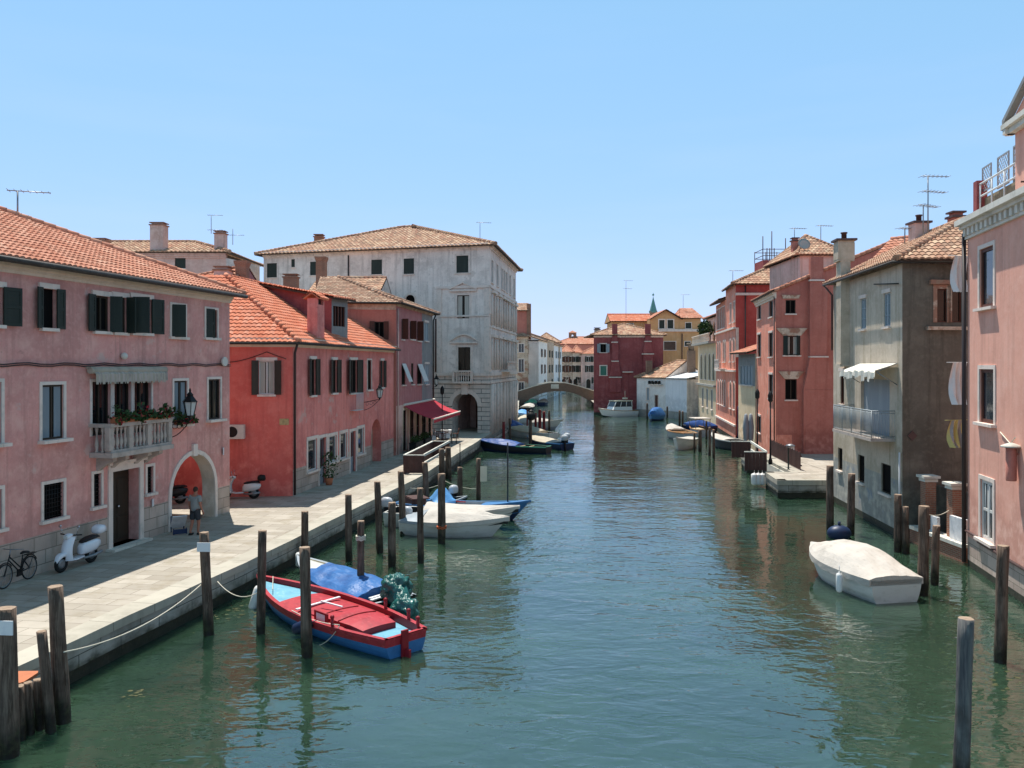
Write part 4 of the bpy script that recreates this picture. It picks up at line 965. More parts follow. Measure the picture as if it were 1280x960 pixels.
for k in range(14): t.hexa([CF(*P[k], -.03), CF(*P[k+1], -.03), CF(*Q[k+1], -.03), CF(*Q[k], -.03), CF(*P[k], .06), CF(*P[k+1], .06), CF(*Q[k+1], .06), CF(*Q[k], .06)])
t.fbox(CF, m-.3, m+.3, arch[3]-.15, arch[3]+1., -.02, .2); t.build('arch_surround', 'white_stone', pal)
ul = CF.ray(546)[0]
for nm, fr, u0, u1 in (('c', CF, ul, CF.L), ('k', KF, 0, W_)):
    for z, h_, o in ((14.4, .22, .16), (11.75 if nm == 'c' else 10.75, .16, .12), (6.25, .3, .2), (5.55, .2, .14)):
        t = MB(); t.fbox(fr, u0, u1-.002, z, z+h_, -.03, o); t.build('string_course', 'white_stone', pal)
    for q in ((u0+.02, u0+.5), (u1-.5, u1-.003)):
        for za, zb_ in ((6.56, 11.7 if nm == 'c' else 10.7), (11.95, 14.38)): t = MB(); t.fbox(fr, *q, za, zb_, -.03, .09); t.build('pilaster', 'white_stone', pal)
cornice(pal, CF, 0, CF.L, zt-.02, zt+.5, .45, 'palace_stone', steps=4); cornice(pal, KF, 0, W_, zt-.02, zt+.5, .45, 'palace_stone', steps=4)
for i, k in enumerate(top): window(pal, CF, k, .14, 'shutter_green', None, sill='white_stone', trim='white_stone' if i in (5,) else None, tw=.16)
window(pal, CF, mid, .3, 'dark_room', 'wood_dark', trim='white_stone', tw=.2, sill=None, curtain='curtain'); window(pal, CF, pia, .3, 'glass_warm', 'wood_dark', trim='white_stone', tw=.22, sill=None)
window(pal, CF, lun, .28, 'dark_room', None, trim='white_stone', tw=.2, arch=True, sill=None)
for k, z in ((mid, 14.35), (pia, None)):     # pediments
    t = MB(); a, b, c, e = k; mm = (a+c)/2; z0 = e+.35; hw = 1.35
    t.fbox(CF, mm-hw, mm+hw, z0, z0+.14, -.02, .24); N = 10
    for j in range(N):
        x0, x1 = mm-hw+2*hw*j/N, mm-hw+2*hw*(j+1)/N; y = lambda x: z0+.16+.62*math.sin(PI*(x-mm+hw)/(2*hw)) if z is None else z0+.16+.6*(1-abs(x-mm)/hw)
        t.hexa([CF(x0, y(x0), -.02), CF(x1, y(x1), -.02), CF(x1, y(x1)+.14, -.02), CF(x0, y(x0)+.14, -.02), CF(x0, y(x0), .22), CF(x1, y(x1), .22), CF(x1, y(x1)+.14, .22), CF(x0, y(x0)+.14, .22)])
    t.build('pediment', 'white_stone', pal)
t = MB(); a, b, c, e = pia; t.fbox(CF, a-.35, c+.35, b-.16, b, -.02, .6); t.fbox(CF, a-.35, c+.35, b+.9, b+1.04, .34, .62)
for x in (a-.28, c+.28): t.fbox(CF, x-.1, x+.1, b+.001, b+.899, .38, .58)
for k in range(6): baluster(t, CF(a+.05+(c-a-.1)*k/5, b, .48), .9)
t.build('balcony', 'white_stone', pal)
for k in kt: window(pal, KF, k, .2, 'shutter_grey', None, trim='white_stone', tw=.14)
for k in kd: window(pal, KF, k, .2, 'glass', 'wood_dark', trim='white_stone', tw=.18, lintel='white_stone')
for k in kp: window(pal, KF, k, .2, 'glass', 'wood_dark', trim='white_stone', tw=.18, lintel='white_stone', sill=None)
for k in kg:
    t = MB(); P = arch_pts(k[0], k[2], k[3], k[1]); t.face([KF(x, y, -.58) for x, y in reversed(P)]+[KF(k[0], k[1], -.58), KF(k[2], k[1], -.58)]); t.build('gate', 'wood_dark', pal)
for u in [0.6, 2.1, 4.3, 6.4, 9.0, 11., 13.6, 15.7, 17.5, 19.3]: t = MB(); t.tube([KF(u, .9, .1), KF(u, 5.5, .1)], .22, 10); t.build('half_column', 'white_stone', pal)
t = MB()
t.fbox(KF, 6.8, 13.2, 6.56, 6.7, 0, .9); t.fbox(KF, 6.8, 13.2, 7.5, 7.62, .66, .9)
for k in range(20): baluster(t, KF(7.0+6.0*k/19, 6.7, .78), .8)
t.build('balcony', 'white_stone', pal)
for u in us:
    for za, zb_ in ((11., 13.9), (6.8, 9.8)):
        for x in (u-.85, u+.85): t = MB(); t.tube([KF(x, za, .12), KF(x, zb_, .12)], .13, 8); t.build('column', 'white_stone', pal)
        t = MB(); t.fbox(KF, u-1.05, u+1.05, zb_+.05, zb_+.3, -.02, .4); t.build('hood', 'white_stone', pal)
# roof: hips on the camera corner, ridge running left
ez = zt+.52; sl = .36; ov = .7; h = hip_h(CF.n, KF.n); C0 = Vector((*KF.P, ez)); h3 = Vector((h.x, h.y, sl)); Cn = C0-h3*ov; D = 10.
Ap = C0+h3*D; L0 = CF(0, ez-ov*sl, ov); L0 = CF(-.6, ez-ov*sl, ov); ap2 = CF(10.5, ez+sl*D, -D); Lb = CF(-.6, ez-ov*sl, -21); E1 = KF(W_+.6, ez-ov*sl, ov); E2 = KF(W_+.6, ez-ov*sl, -20)
apK = KF(W_-9, ez+sl*D, -D)
mb = MB(); kw = dict(pw=.42, cl=.6, amp=.07, samples=4)
tiled(mb, [L0, Cn, Ap, ap2], **kw); tiled(mb, [Cn, E1, apK, Ap], **kw); tiled(mb, [Lb, L0, ap2], **kw); tiled(mb, [E1, E2, apK], **kw)
for a, b in ((Cn, Ap), (Ap, ap2), (L0, ap2), (E1, apK), (Ap, apK)): ridge(mb, a+Vector((0, 0, .08)), b+Vector((0, 0, .08)), .18)
ro = mb.build('roof', ['tile_mix', 'soffit'], pal)
p = W(399, 306, 88); chimney(ro, p.x, p.y, p.z-1.5, W(399, 297, 88).z, .9, .9, 'old_brick')
antenna(ro, W(600, 304, 80), 2., ((1., 0),), .2)
# gutter downpipes on the palace front
pipe(pal, [CF(CF.ray(545)[0], 11.6, .1), CF(CF.ray(545)[0], 6.6, .1)], .08, 'pipe'); pipe(pal, [CF(CF.ray(436)[0], 17.9, .1), CF(CF.ray(436)[0], 12, .1)], .07, 'pipe_dark')

# ================================================================ pale wing far behind the pink house
VF = Fr((-49, 80.), (-27.6, 80.)); VK = Fr((-27.6, 80.), (-26.2, 86.))
wing = thing('beige_house', 'pale rose plastered house with hipped roof rising behind the long pink roof', 'house', (-36, 86, GZ)); zt = 17.6
mb = MB(); k1 = VF.rect(218.5, 320.5, 232, 335.5); 
facade(mb, VF, 0, VF.L, GZ, zt, [k1+(False, .25)]); facade(mb, VK, 0, VK.L, GZ, zt, [], mat=1)
mb.face([VF(0, GZ, -12), VF(0, zt, -12), VF(0, zt), VF(0, GZ)][::-1]); mb.build('wall', ['pale_rose', 'palace_stone'], wing)
window(wing, VF, k1, .2, 'shutter_green', None)
cornice(wing, VF, 0, VF.L, zt-.02, zt+.5, .35, 'pale_rose')
ro, _, _ = hip_roof(wing, VF, 10, zt+.52, .32, .5, True, True, pw=.42, cl=.6, amp=.07, samples=4, mats=('tile_mix', 'soffit'), ridge_r=.18)
for (x, y0, y1, s, mt, st) in ((190, 318, 281, 1.3, 'pale_rose', 'flat'), (265.5, 306, 290, 1.0, 'pale_rose', 'flat'), (112, 306, 299.5, 1.2, 'pale_rose', 'flat')):
    p = W(x, y0, 79.2); chimney(ro, p.x, 81.5 if x != 190 else 80.8, p.z-1.5, W(x, y1, 80).z, s, s*.9, mt, 'old_brick', st)
antenna(ro, W(264, 292, 81), 1.8, ((1., 0), (.2, 0)), .1); antenna(ro, W(291, 306, 82), 1.6, ((.6, 0),), .1)
# ---------------------------------------------------------------- roofs between the red house and the palace
def small_house(name, label, P, Q, depth, zt, slope, wall, tiles, hl=True, hr=True, z0=GZ, over=.4, **k):
    fr = Fr(P, Q); h = thing(name, label, 'house', (*fr(fr.L/2, GZ, -depth/2).xy, GZ)); mb = MB()
    ops = k.pop('ops', [])
    for f in (fr, fr.side(depth), fr.back(depth), fr.near(depth)): facade(mb, f, 0, f.L, z0, zt, ops if f is fr else [])
    mb.build('wall', wall, h)
    ro, a, b = hip_roof(h, fr, depth, zt+.05, slope, over, hl, hr, mats=(tiles, 'soffit', wall), **k); return h, fr, ro
h, fr, ro = small_house('tiled_house', 'low house with mottled tile roof squeezed between the red house and the palace', W(392, 366, 72).xy, W(470, 366, 72).xy, 7, W(400, 366.5, 72).z, .42, 'palace_stone', 'tile_mix', False, False, pw=.4, cl=.55, amp=.06, samples=4)
p = W(379.5, 340, 66); chimney(ro, p.x, p.y+6.2, p.z-4, W(379, 327, 72).z, .8, .8, 'old_brick', 'old_brick', 'flare')
p = W(365, 356, 66); chimney(ro, p.x-.6, p.y+2, p.z-4, W(365, 347.5, 68).z, 1.1, .8, 'old_brick', 'old_brick', 'flat')
h, fr, ro = small_house('tiled_house', 'house with pinkish tiled gable showing above the lane behind the pink house', W(212, 360, 56).xy, W(283, 360, 56).xy, 7, W(240, 357, 56).z, .40, 'rose_plaster', 'tile', True, False, pw=.34, cl=.5, amp=.06, samples=4)
p = W(270, 350, 55.8); chimney(ro, p.x, p.y+1.5, p.z-2, W(270, 338.5, 57).z, 1.0, 1.0, 'pale_rose', 'old_brick', 'flat')
p = W(303, 349, 58); chimney(ro, p.x, p.y, p.z-7, W(303, 334, 58).z, .75, .75, 'old_brick', 'old_brick', 'flare')

# ================================================================ far left bank
def terrace(name, label, P, Q, zt, wall, tiles, depth=12, slope=.35, cols=2, floors=((1.4, 3.2), (4.6, 6.4), (8., 9.6)), ww=1.0, sh='shutter_green', margin=.12, doors=True, hl=False, hr=False, over=.4, trim='white_stone', wops=None, ends=True, glass='glass', pw=.45):
    fr = Fr(P, Q); h = thing(name, label, 'house', (*fr(fr.L/2, GZ, -depth/2).xy, GZ)); L = fr.L; ops = []
    for fi, (b, e) in enumerate(floors):
        for c in range(cols):
            u = L*(margin+(1-2*margin)*(c+.5)/cols) if cols > 1 else L/2
            if fi == 0 and doors and c % 2 == 0: ops.append((u-.6, GZ+.02, u+.6, 3.5, True, .3))
            else: ops.append((u-ww/2, b+GZ, u+ww/2, e+GZ, False, .2))
    if wops: ops = wops(fr)
    mb = MB(); facade(mb, fr, 0, L, -.6, zt, ops)
    for f in (fr.side(depth), fr.back(depth), fr.near(depth)): facade(mb, f, 0, f.L, -.6, zt)
    mb.build('wall', wall, h)
    for o in ops:
        if len(o) > 4 and o[4]: window(h, fr, o, .28, 'wood_dark', None, trim=trim, tw=.14, sill=None, arch=True, name='door')
        else: window(h, fr, o, .18, glass, 'wood_white', trim=trim, tw=.12, shutters=sh, ang=(170, 170), sw=.45 if sh else None)
    cornice(h, fr, 0, L, zt-.02, zt+.2, .2, 'cream_plaster')
    ro, a, b = hip_roof(h, fr, depth, zt+.24, slope, over, hl, hr, pw=pw, cl=.6, amp=.07, samples=4, mats=(tiles, 'soffit', wall), ridge_r=.18)
    return h, fr, ro
# brick house beside the bridge: camera side and canal side
P, Q = W(628, HZ, 151).xy, W(660.5, HZ, 151).xy
h, fr, ro = terrace('brick_house', 'patchy brick and plaster house with raised brick attic beside the arched bridge', P, Q, 12.2, 'beige_plaster', 'tile_old', 12, .32, cols=2, sh=None, hl=False, hr=True, margin=.05, floors=((1.2, 3.2), (5., 7.4), (8.6, 10.2)))
kf = fr.side(12)
for z0, z1 in ((5.6, 7.6), (9.4, 11.2)): window(h, kf.off(.19), (4.5, z0, 5.9, z1), .18, 'glass', 'wood_dark', trim='white_stone', tw=.12)
t = MB(); p = W(652, 425, 153); t.fbox(Fr(W(636, HZ, 152.5).xy, W(660.5, HZ, 152.5).xy), 0, 3.4, 12, 17.3, -5, 0, 0); t.fbox(Fr(W(636, HZ, 152.4).xy, W(660, HZ, 152.4).xy), 3.3, 4.1, 12, 18.6, -1.3, 0, 1)
fa = Fr(W(630, HZ, 152.5).xy, W(660.5, HZ, 152.5).xy); tiled(t, [fa(-.3, 17.35, .5), fa(4.6, 17.35, .5), fa(4.6, 19.0, -4.), fa(-.3, 19., -4.)], pw=.45, cl=.6, mat=2, under=3, amp=.06, samples=4)
t.build('attic', ['brick_red', 'old_brick', 'tile_old', 'soffit'], ro)
lb = lambda Y: Vector((5.0+(Y-163)*.155, Y))
LBF = [('white_plaster', 'narrow whitish terrace house with brown shutters, second past the bridge', 165, 180, 12.1, 'shutter_brown', 2), ('sand_plaster', 'tan terrace house with green shutters between two whitish houses past the bridge', 180, 194, 12.6, 'shutter_green', 2), ('bluish_white', 'bluish white terrace house at the bend of the canal past the bridge', 194, 214, 11.9, 'shutter_grey', 3)]
for wl, lab, y0, y1, zt, sh, n in LBF: terrace('terrace_house', lab, lb(y0), lb(y1), zt, wl, 'tile_old', 11, .33, cols=n, sh=sh)
for (x0, x1, wl, lab, zt, n, sh, Y) in ((701, 716, 'sand_plaster', 'beige terrace house with an arched door closing the far end of the canal', 10.8, 3, 'shutter_brown', 232), (716, 727.5, 'cream_plaster', 'cream terrace house with dark shutters closing the far end of the canal', 10.6, 2, 'shutter_green', 232), (727.5, 760, 'pale_rose', 'pale rose terrace house beyond the maroon house at the far canal end', 10.2, 3, 'shutter_green', 228)):
    terrace('terrace_house', lab, W(x0, HZ, Y).xy, W(x1, HZ, Y).xy, zt, wl, 'tile', 9, .42, cols=n, sh=sh, hl=True, hr=True, floors=((1.3, 3.0), (4.4, 6.2), (7.2, 8.7)))
terrace('terrace_house', 'greyish terrace house whose roof shows over the tan house past the bridge', W(668, HZ, 205).xy, W(700, HZ, 205).xy, 12.7, 'sand_plaster', 'tile_old', 12, .4, cols=3, sh=None, doors=False, hl=True, hr=True)
# church with its small belfry
ch = thing('church', 'long church roof with a small brick belfry above the far houses', 'church', (14, 285, GZ)); fr = Fr(W(692, HZ, 280).xy, W(745, HZ, 280).xy)
mb = MB()
for f in (fr, fr.side(14), fr.back(14), fr.near(14)): facade(mb, f, 0, f.L, GZ, 14.4)
mb.build('wall', 'brick_red', ch); ro, _, _ = hip_roof(ch, fr, 14, 14.5, .36, .5, True, False, pw=.7, cl=.9, amp=.08, samples=4, mats=('tile', 'soffit', 'brick_red'))
bf = Fr(W(711.5, HZ, 286).xy, W(720.5, HZ, 286).xy); mb = MB()
for f in (bf, bf.side(bf.L), bf.back(bf.L), bf.near(bf.L)): facade(mb, f, 0, f.L, 14, 18.6, [(f.L*.33, 16.3, f.L*.67, 18., True, .4)])
z = 18.6; c = bf(bf.L/2, z+.8, -bf.L/2); q = [bf(-.2, z, .2), bf(bf.L+.2, z, .2), bf(bf.L+.2, z, -bf.L-.2), bf(-.2, z, -bf.L-.2)]
for k in range(4): mb.face([q[k], q[(k+1) % 4], c], 1)
mb.face(q[::-1], 1); mb.build('belfry', ['old_brick', 'tile'], ch)
# spire
sp = thing('church_spire', 'slender green copper spire of a distant bell tower behind the roofs', 'spire', (*W(816.5, HZ, 330).xy, GZ)); c = W(816.5, HZ, 330); s = 330/F
mb = MB(); mb.box((c.x, c.y, 15), 8*s*1.0, 8*s, 28); mb.build('tower', 'old_brick', sp)
mb = MB(); mb.lathe((c.x, c.y, 0), [(5.4*s, 29), (5.2*s, EYE+(HZ-391)*s), (.4*s, EYE+(HZ-372)*s), (.15*s, EYE+(HZ-370)*s)], 8, 0, False); mb.ball((c.x, c.y, EYE+(HZ-368.5)*s), .45, 8, 6); mb.tube([(c.x, c.y, EYE+(HZ-369)*s), (c.x, c.y, EYE+(HZ-366)*s)], .12, 5); mb.build('steeple', 'copper_green', sp)

# ================================================================ arched bridge
br = thing('arched_bridge', 'low arched brick footbridge with pale coping crossing the canal', 'bridge', (8, 150, 0)); BF_ = Fr((1.0, 149.), (15.0, 149.)); Wd = 4.; mb = MB(); N = 28
Lb = BF_.L
def deck(u):
    x = u/Lb; return 4.05-1.55*max(0, abs(x-.5)*2-.18)**1.25/(.82**1.25)
def intr(u):
    x = (u-Lb*.52)/(Lb*.46); return -.5 if abs(x) >= 1 else .35+2.25*(1-abs(x)**2.1)
for k in range(N):
    a, b = Lb*k/N, Lb*(k+1)/N
    for w, rev in ((0, False), (-Wd, True)):
        P = [BF_(a, intr(a), w), BF_(b, intr(b), w), BF_(b, deck(b), w), BF_(a, deck(a), w)]; uv = [(p.x, p.z) for p in P]
        mb.face(P[::-1] if rev else P, 0, uv[::-1] if rev else uv)
    mb.face([BF_(a, intr(a), -Wd), BF_(b, intr(b), -Wd), BF_(b, intr(b), 0), BF_(a, intr(a), 0)], 0)
    mb.face([BF_(a, deck(a)-.9, -.3), BF_(b, deck(b)-.9, -.3), BF_(b, deck(b)-.9, -Wd+.3), BF_(a, deck(a)-.9, -Wd+.3)], 1)
mb.build('arch', ['bridge_brick', 'paving'], br)
for w in (0, -Wd+.35):
    t = MB()
    for k in range(N): a, b = Lb*k/N, Lb*(k+1)/N; t.hexa([BF_(a, deck(a)+.002, w+.06), BF_(b, deck(b)+.002, w+.06), BF_(b, deck(b)+.002, w-.4), BF_(a, deck(a)+.002, w-.4), BF_(a, deck(a)+.16, w+.06), BF_(b, deck(b)+.16, w+.06), BF_(b, deck(b)+.16, w-.4), BF_(a, deck(a)+.16, w-.4)])
    t.build('coping', 'istrian', br)
t = MB(); u0 = Lb*.43; t.fbox(BF_, u0, u0+1.4, 3.05, 3.85, -.02, .06); t.build('plaque', 'istrian', br)
t = MB(); t.fbox(BF_, -.5, -.01, -.5, 2.9, -.9, .12); t.fbox(BF_, -.6, .08, 2.9, 3.05, -1., .2); t.build('pier', 'istrian', br)

# ================================================================ cafe on the quay, lamps, landing
def table(p, rz, label):
    o = thing('cafe_table', label, 'table', p, rz, 'cafe tables under the red awning'); m = MB()
    m.tube([(0, 0, .02), (0, 0, .72)], .04, 8); m.lathe((0, 0, 0), [(.28, 0), (.26, .03), (.05, .05)], 10); m.build('leg', 'black_metal', o, local=True)
    m = MB(); m.box((0, 0, .745), .86, .86, .03); n = 8
    for sx, sy in ((1, 0), (-1, 0), (0, 1), (0, -1)):
        for k in range(n):
            a, b = -.43+.86*k/n, -.43+.86*(k+1)/n; f = lambda t, z, w: (sx*(.432+w)+(-sy)*t, sy*(.432+w)+sx*t, z)
            m.face([f(a, .45, .03*(k % 2)), f(b, .45, .03*((k+1) % 2)), f(b, .759, 0), f(a, .759, 0)])
    m.build('tablecloth', 'white_cloth', o, local=True); return o
def chair(p, rz, label):
    o = thing('cafe_chair', label, 'chair', p, rz, 'chairs around the cafe tables'); m = MB(); m.box((0, 0, .45), .42, .42, .04); m.build('seat', 'shutter_brown', o, local=True)
    for x, y in ((-.18, -.18), (.18, -.18), (-.18, .18), (.18, .18)):
        m = MB(); m.tube([(x, y, 0), (x, y, .43)], .018, 6); m.build('leg', 'black_metal', o, local=True)
    m = MB(); m.tube([(-.18, .2, .46), (-.19, .25, .9)], .018, 6); m.tube([(.18, .2, .46), (.19, .25, .9)], .018, 6)
    for z in (.62, .75, .87): m.box((0, .2+.05*(z-.46)/.44+.01, z), .38, .02, .06)
    m.build('backrest', 'shutter_brown', o, local=True); return o
gp = lambda px, py: G(px, py, GZ+.002)
tl = [(555, 554.5, 'white clothed cafe table nearest the lamp post'), (549, 551.5, 'white clothed cafe table just under the awning edge'), (558, 548.5, 'white clothed cafe table closest to the palace arch'), (537, 557, 'white clothed cafe table against the restaurant front')]
first = None; tpos = []
for x, y, lab in tl:
    p = gp(x, y); tpos.append(p)
    if first is None: first = table(p, .2, lab)
    else: dup(first, p, .2, lab)
first = None
for i, p in enumerate(tpos):
    for j, (dx, dy, rz) in enumerate(((.8, 0, -PI/2), (-.8, 0, PI/2), (0, -.8, PI))):
        q = (p.x+dx, p.y+dy, p.z); lab = 'dark cafe chair drawn up to a white clothed table under the red awning'
        if first is None: first = chair(q, rz+.2, lab)
        else: dup(first, q, rz+.2, lab)
def board_pot(p, rz, w, d, h, label):
    o = thing('planter_box', label, 'planter', p, rz, 'dark planters before the restaurant'); m = MB(); m.box((0, 0, h/2), w, d, h); m.box((0, 0, h), w+.06, d+.06, .04); m.build('trough', 'black', o, local=True); m = MB()
    for k in range(160):
        c = Vector((random.uniform(-w/2, w/2), random.uniform(-d/2, d/2), h+random.uniform(0, .4))); n = Vector((random.gauss(0, 1), random.gauss(0, 1), random.gauss(0, 1))).normalized(); b = n.orthogonal().normalized(); m.face([c+b*.08, c+n.cross(b)*.06, c-b*.08, c-n.cross(b)*.06])
    m.build('foliage', 'leaf', o, local=True); return o
p1 = QF(2.2, GZ+.002, .9); pb = board_pot(p1, math.atan2(QF.d.y, QF.d.x), 2.2, .5, .75, 'dark planter box with greenery at the near end of the restaurant'); dup(pb, QF(5.2, GZ+.002, .9), math.atan2(QF.d.y, QF.d.x), 'dark planter box with greenery midway along the restaurant front')
def lamp_post(p, h, label, head=.3):
    o = thing('lamp_post', label, 'lamp post', p, 0, 'black lamp posts on the quays'); m = MB(); m.lathe((0, 0, 0), [(.13, 0), (.13, .25), (.07, .4), (.05, 1.2), (.04, h)], 10); m.build('post', 'black_metal', o, local=True); m = MB()
    m.lathe((0, 0, h), [(.05, 0), (head*.5, .1), (head*.55, .45), (head*.35, .6), (.02, .72)], 8, 0, False); m.build('lamp', 'black', o, local=True); return o
lp = lamp_post(gp(552.8, 555), 3.9, 'slim black lamp post beside the red awning and cafe tables')
# tall wall lantern on the palace
p = W(545.5, 481, 75.5); lantern(p, 1.2, 'black lantern hanging out from the corner between rose house and palace', p+Vector((-2., .9, -.1)))
# landing parapets
def landing(P, Q, wid, label, panels, h=1.1, rails=True):
    """brown boarded parapet round a gap in a quay: P near end, Q far end along the water side, wid towards land"""
    fr = Fr(P, Q); o = thing('landing_parapet', label, 'parapet', (*P, GZ), 0, 'boarded parapets round the boat steps')
    def panel(A, B):
        f = Fr(A, B); t = MB(); n = max(2, int(f.L/.2))
        for k in range(n): t.fbox(f, f.L*k/n+.004, f.L*(k+1)/n-.004, GZ+.05, GZ+h-.05, -.02-.004*(k % 2), .02+.004*(k % 2), 0)
        t.fbox(f, -.03, f.L+.03, GZ+h-.05, GZ+h, -.06, .06, 1)
        for u in (.05, f.L-.05): t.fbox(f, u-.05, u+.05, GZ, GZ+h-.051, -.06, .06, 0)
        t.build('panel', ['board_brown', 'timber_white'], o)
    c = [fr(0, 0, 0).xy, fr(fr.L, 0, 0).xy, fr(fr.L, 0, -wid).xy, fr(0, 0, -wid).xy]
    for (i, j) in panels: panel(c[i], c[j])
    for z in ((GZ+h-.1, GZ+.52) if rails else ()):
        t = MB(); t.hexa([fr(0.05, z, .03), fr(fr.L-.05, z, .03), fr(fr.L-.05, z, -.05), fr(.05, z, -.05)]+[fr(0.05, z+.14, .03), fr(fr.L-.05, z+.14, .03), fr(fr.L-.05, z+.14, -.05), fr(.05, z+.14, -.05)]); t.build('handrail', 'timber_white', o)
    return o
a = gp(535.5, 592.5); b = gp(566.5, 571.5)
landing((a.x-.25, a.y), (b.x-.25, b.y), 1.15, 'brown boarded parapet with white rails on the quay by the cafe', ((3, 0), (2, 1), (2, 3)))
# ================================================================ pink waterside house (far right)
XF = Fr((16.44, 29.87), (12.94, 12.4)); U = XF.L
px_ = thing('rose_waterside_house', 'tall pink waterside house with dentilled cornice and roof terrace', 'house', (16.5, 21, 0)); R = XF.rect; zt = 12.08; mb = MB()
ws = [R(1225, 309, 1242.5, 384), R(1225, 461.5, 1243, 529), R(1226, 601, 1242, 676)]
more = [(u, w[1], u+1.0, w[3]) for u in (6.0, 9.4, 13.) for w in ws]
facade(mb, XF, 0, U, -.7, zt, [w+(False, .2) for w in ws+more], bands=((.22, 2), (1.05, 1)))
NF = XF.near(12); facade(mb, NF, 0, 12, -.7, zt, bands=((.25, 2), (1.05, 1))); SF2 = XF.side(12); facade(mb, SF2, 0, 12, -.7, zt)
mb.face([XF(0, zt), XF(U, zt), XF(U, zt, -12), XF(0, zt, -12)], 0)
mb.build('wall', ['pink_lit', 'plinth_stone', 'algae_stone'], px_)
for w in ws+more:
    wi = window(px_, XF, w, .2, 'glass_blue', 'shutter_brown' if w[1] > 3 else 'wood_white', trim='white_stone', tw=.14, bars=0 if w[1] > 3 else 1, hbars=1 if w[1] < 3 else 0, sash_w=.12, sill_out=.17)
    if w[1] < 3:
        t = MB()
        for k in range(6): x = w[0]+(w[2]-w[0])*(k+.5)/6; t.tube([XF(x, w[1], -.06), XF(x, w[3], -.06)], .012, 5)
        t.build('grille', 'railing_white', wi)
t = MB()
for k, (z0, z1, o) in enumerate(((zt-.34, zt-.24, .1), (zt+.02, zt+.14, .26), (zt+.14, zt+.34, .42))): t.fbox(XF, -.12, U, z0, z1-.001, -.03, o); t.fbox(NF, 0, 12.05, z0, z1-.002, -.03, o-.02)
n = int(U/.42)
for k in range(n): t.fbox(XF, U*k/n+.05, U*k/n+.26, zt-.24, zt+.019, -.02, .18)
t.build('cornice', 'istrian', px_)
t = MB(); t.tube([XF(-.02, 1.25, .06), XF(1.2, 1.25, .06), XF(1.25, 1.1, .06), XF(U, 1.02, .06)], .05, 8); t.build('cable_duct', 'pipe', px_)
pipe(px_, [XF(-.08, zt-.1, .1), XF(-.08, .1, .1)], .075, 'pipe_dark')
# flue with conical cap
q = XF.off(.2); u, z1 = q.ray(1264, 559); z0 = q.ray(1264, 601)[1]; t = MB(); c = q(u, 0, 0)
t.lathe((c.x, c.y, 0), [(.14, z0), (.15, z0+.05), (.15, z1)], 12, 0); t.lathe((c.x, c.y, 0), [(.3, z1), (.28, z1+.05), (.1, z1+.12), (.02, z1+.14)], 12, 1)
t.tube([q(u, z1-.2, -.22), q(u, z1-.2, 0)], .04, 6, 0); t.build('flue', ['brick_red', 'istrian'], px_)
t = MB(); a = XF(*q.ray(1246, 537)); t.tube([XF(q.ray(1246)[0]-.2, 5.05, .03), XF(q.ray(1256)[0], 4.75, .04), XF(u-.02, z1+.3, .08)], .02, 5); t.build('cable', 'rope', px_)
# roof terrace: pillar, reed screen, rail, lattice panels, upper room with gable
zt2 = zt+.34; T = XF.off(-.15)
t = MB(); t.fbox(T, .1, .45, zt2, zt2+1.35, -.35, 0); t.build('terrace_pillar', 'maroon_plaster', px_)
u9 = T.ray(1269)[0]
t = MB(); t.fbox(T, .45, u9, zt2+.02, zt2+.72, -.3, -.26); t.build('reed_screen', 'reed', px_)
t = MB()
for z in (zt2+.76, zt2+1.2): t.tube([T(.45, z, -.1), T(u9, z, -.1)], .035, 6)
for k in range(4): x = .5+(u9-.55)*k/3; t.tube([T(x, zt2, -.1), T(x, zt2+1.2, -.1)], .03, 6)
t.build('railing', 'railing_white', px_)
for (a, b, c, e) in ((1219.5, 207, 1230.5, 238), (1238, 193, 1252, 233), (1257.5, 180, 1268, 226)):
    k = T.rect(a, b, c, e); t = MB(); 
    for x0, x1, y0, y1 in ((k[0], k[0]+.05, k[1], k[3]), (k[2]-.05, k[2], k[1], k[3]), (k[0]+.05, k[2]-.05, k[1], k[1]+.05), (k[0]+.05, k[2]-.05, k[3]-.05, k[3])): t.fbox(T, x0, x1, y0, y1, -.24, -.2)
    wd_, hh = k[2]-k[0], k[3]-k[1]; st = .2; m = int((wd_+hh)/st)
    for i in range(1, m):
        s = i*st; p0 = (max(0, s-hh), min(s, hh)); p1 = (min(s, wd_), max(0, s-wd_))
        t.tube([T(k[0]+p0[0], k[1]+p0[1], -.22), T(k[0]+p1[0], k[1]+p1[1], -.22)], .009, 4, 0, False); t.tube([T(k[2]-p0[0], k[1]+p0[1], -.21), T(k[2]-p1[0], k[1]+p1[1], -.21)], .009, 4, 0, False)
    t.build('lattice_panel', 'railing_grey', px_)
UF = Fr(T(u9, 0).xy, T(u9+9, 0).xy); ub = UF.near(8); zr = 14.7
t = MB()
for f in (UF, ub): facade(t, f, 0, f.L, zt2, zr)
t.build('upper_wall', 'pink_lit', px_)
t = MB(); cz = 16.3
for z0, z1, o in ((14.5, 14.68, .2), (14.68, 14.84, .32)): t.fbox(UF, -.3, 9, z0, z1-.001, -.03, o); t.fbox(ub, 0, 8.3, z0, z1-.002, -.03, o-.02)
t.build('eaves_moulding', 'istrian', px_)
t = MB(); m = 2.1
m = 2.5; P = [(-.3, 14.84), (2*m, 14.84), (m-.15, 16.15)]
t.face([UF(x, z, .05) for x, z in P]); t.face([UF(x, z, -.5) for x, z in reversed(P)])
for i in range(3): (x0, z0), (x1, z1) = P[i], P[(i+1) % 3]; t.face([UF(x0, z0, -.5), UF(x1, z1, -.5), UF(x1, z1, .05), UF(x0, z0, .05)])
t.build('gable', 'pink_lit', px_)
t = MB()
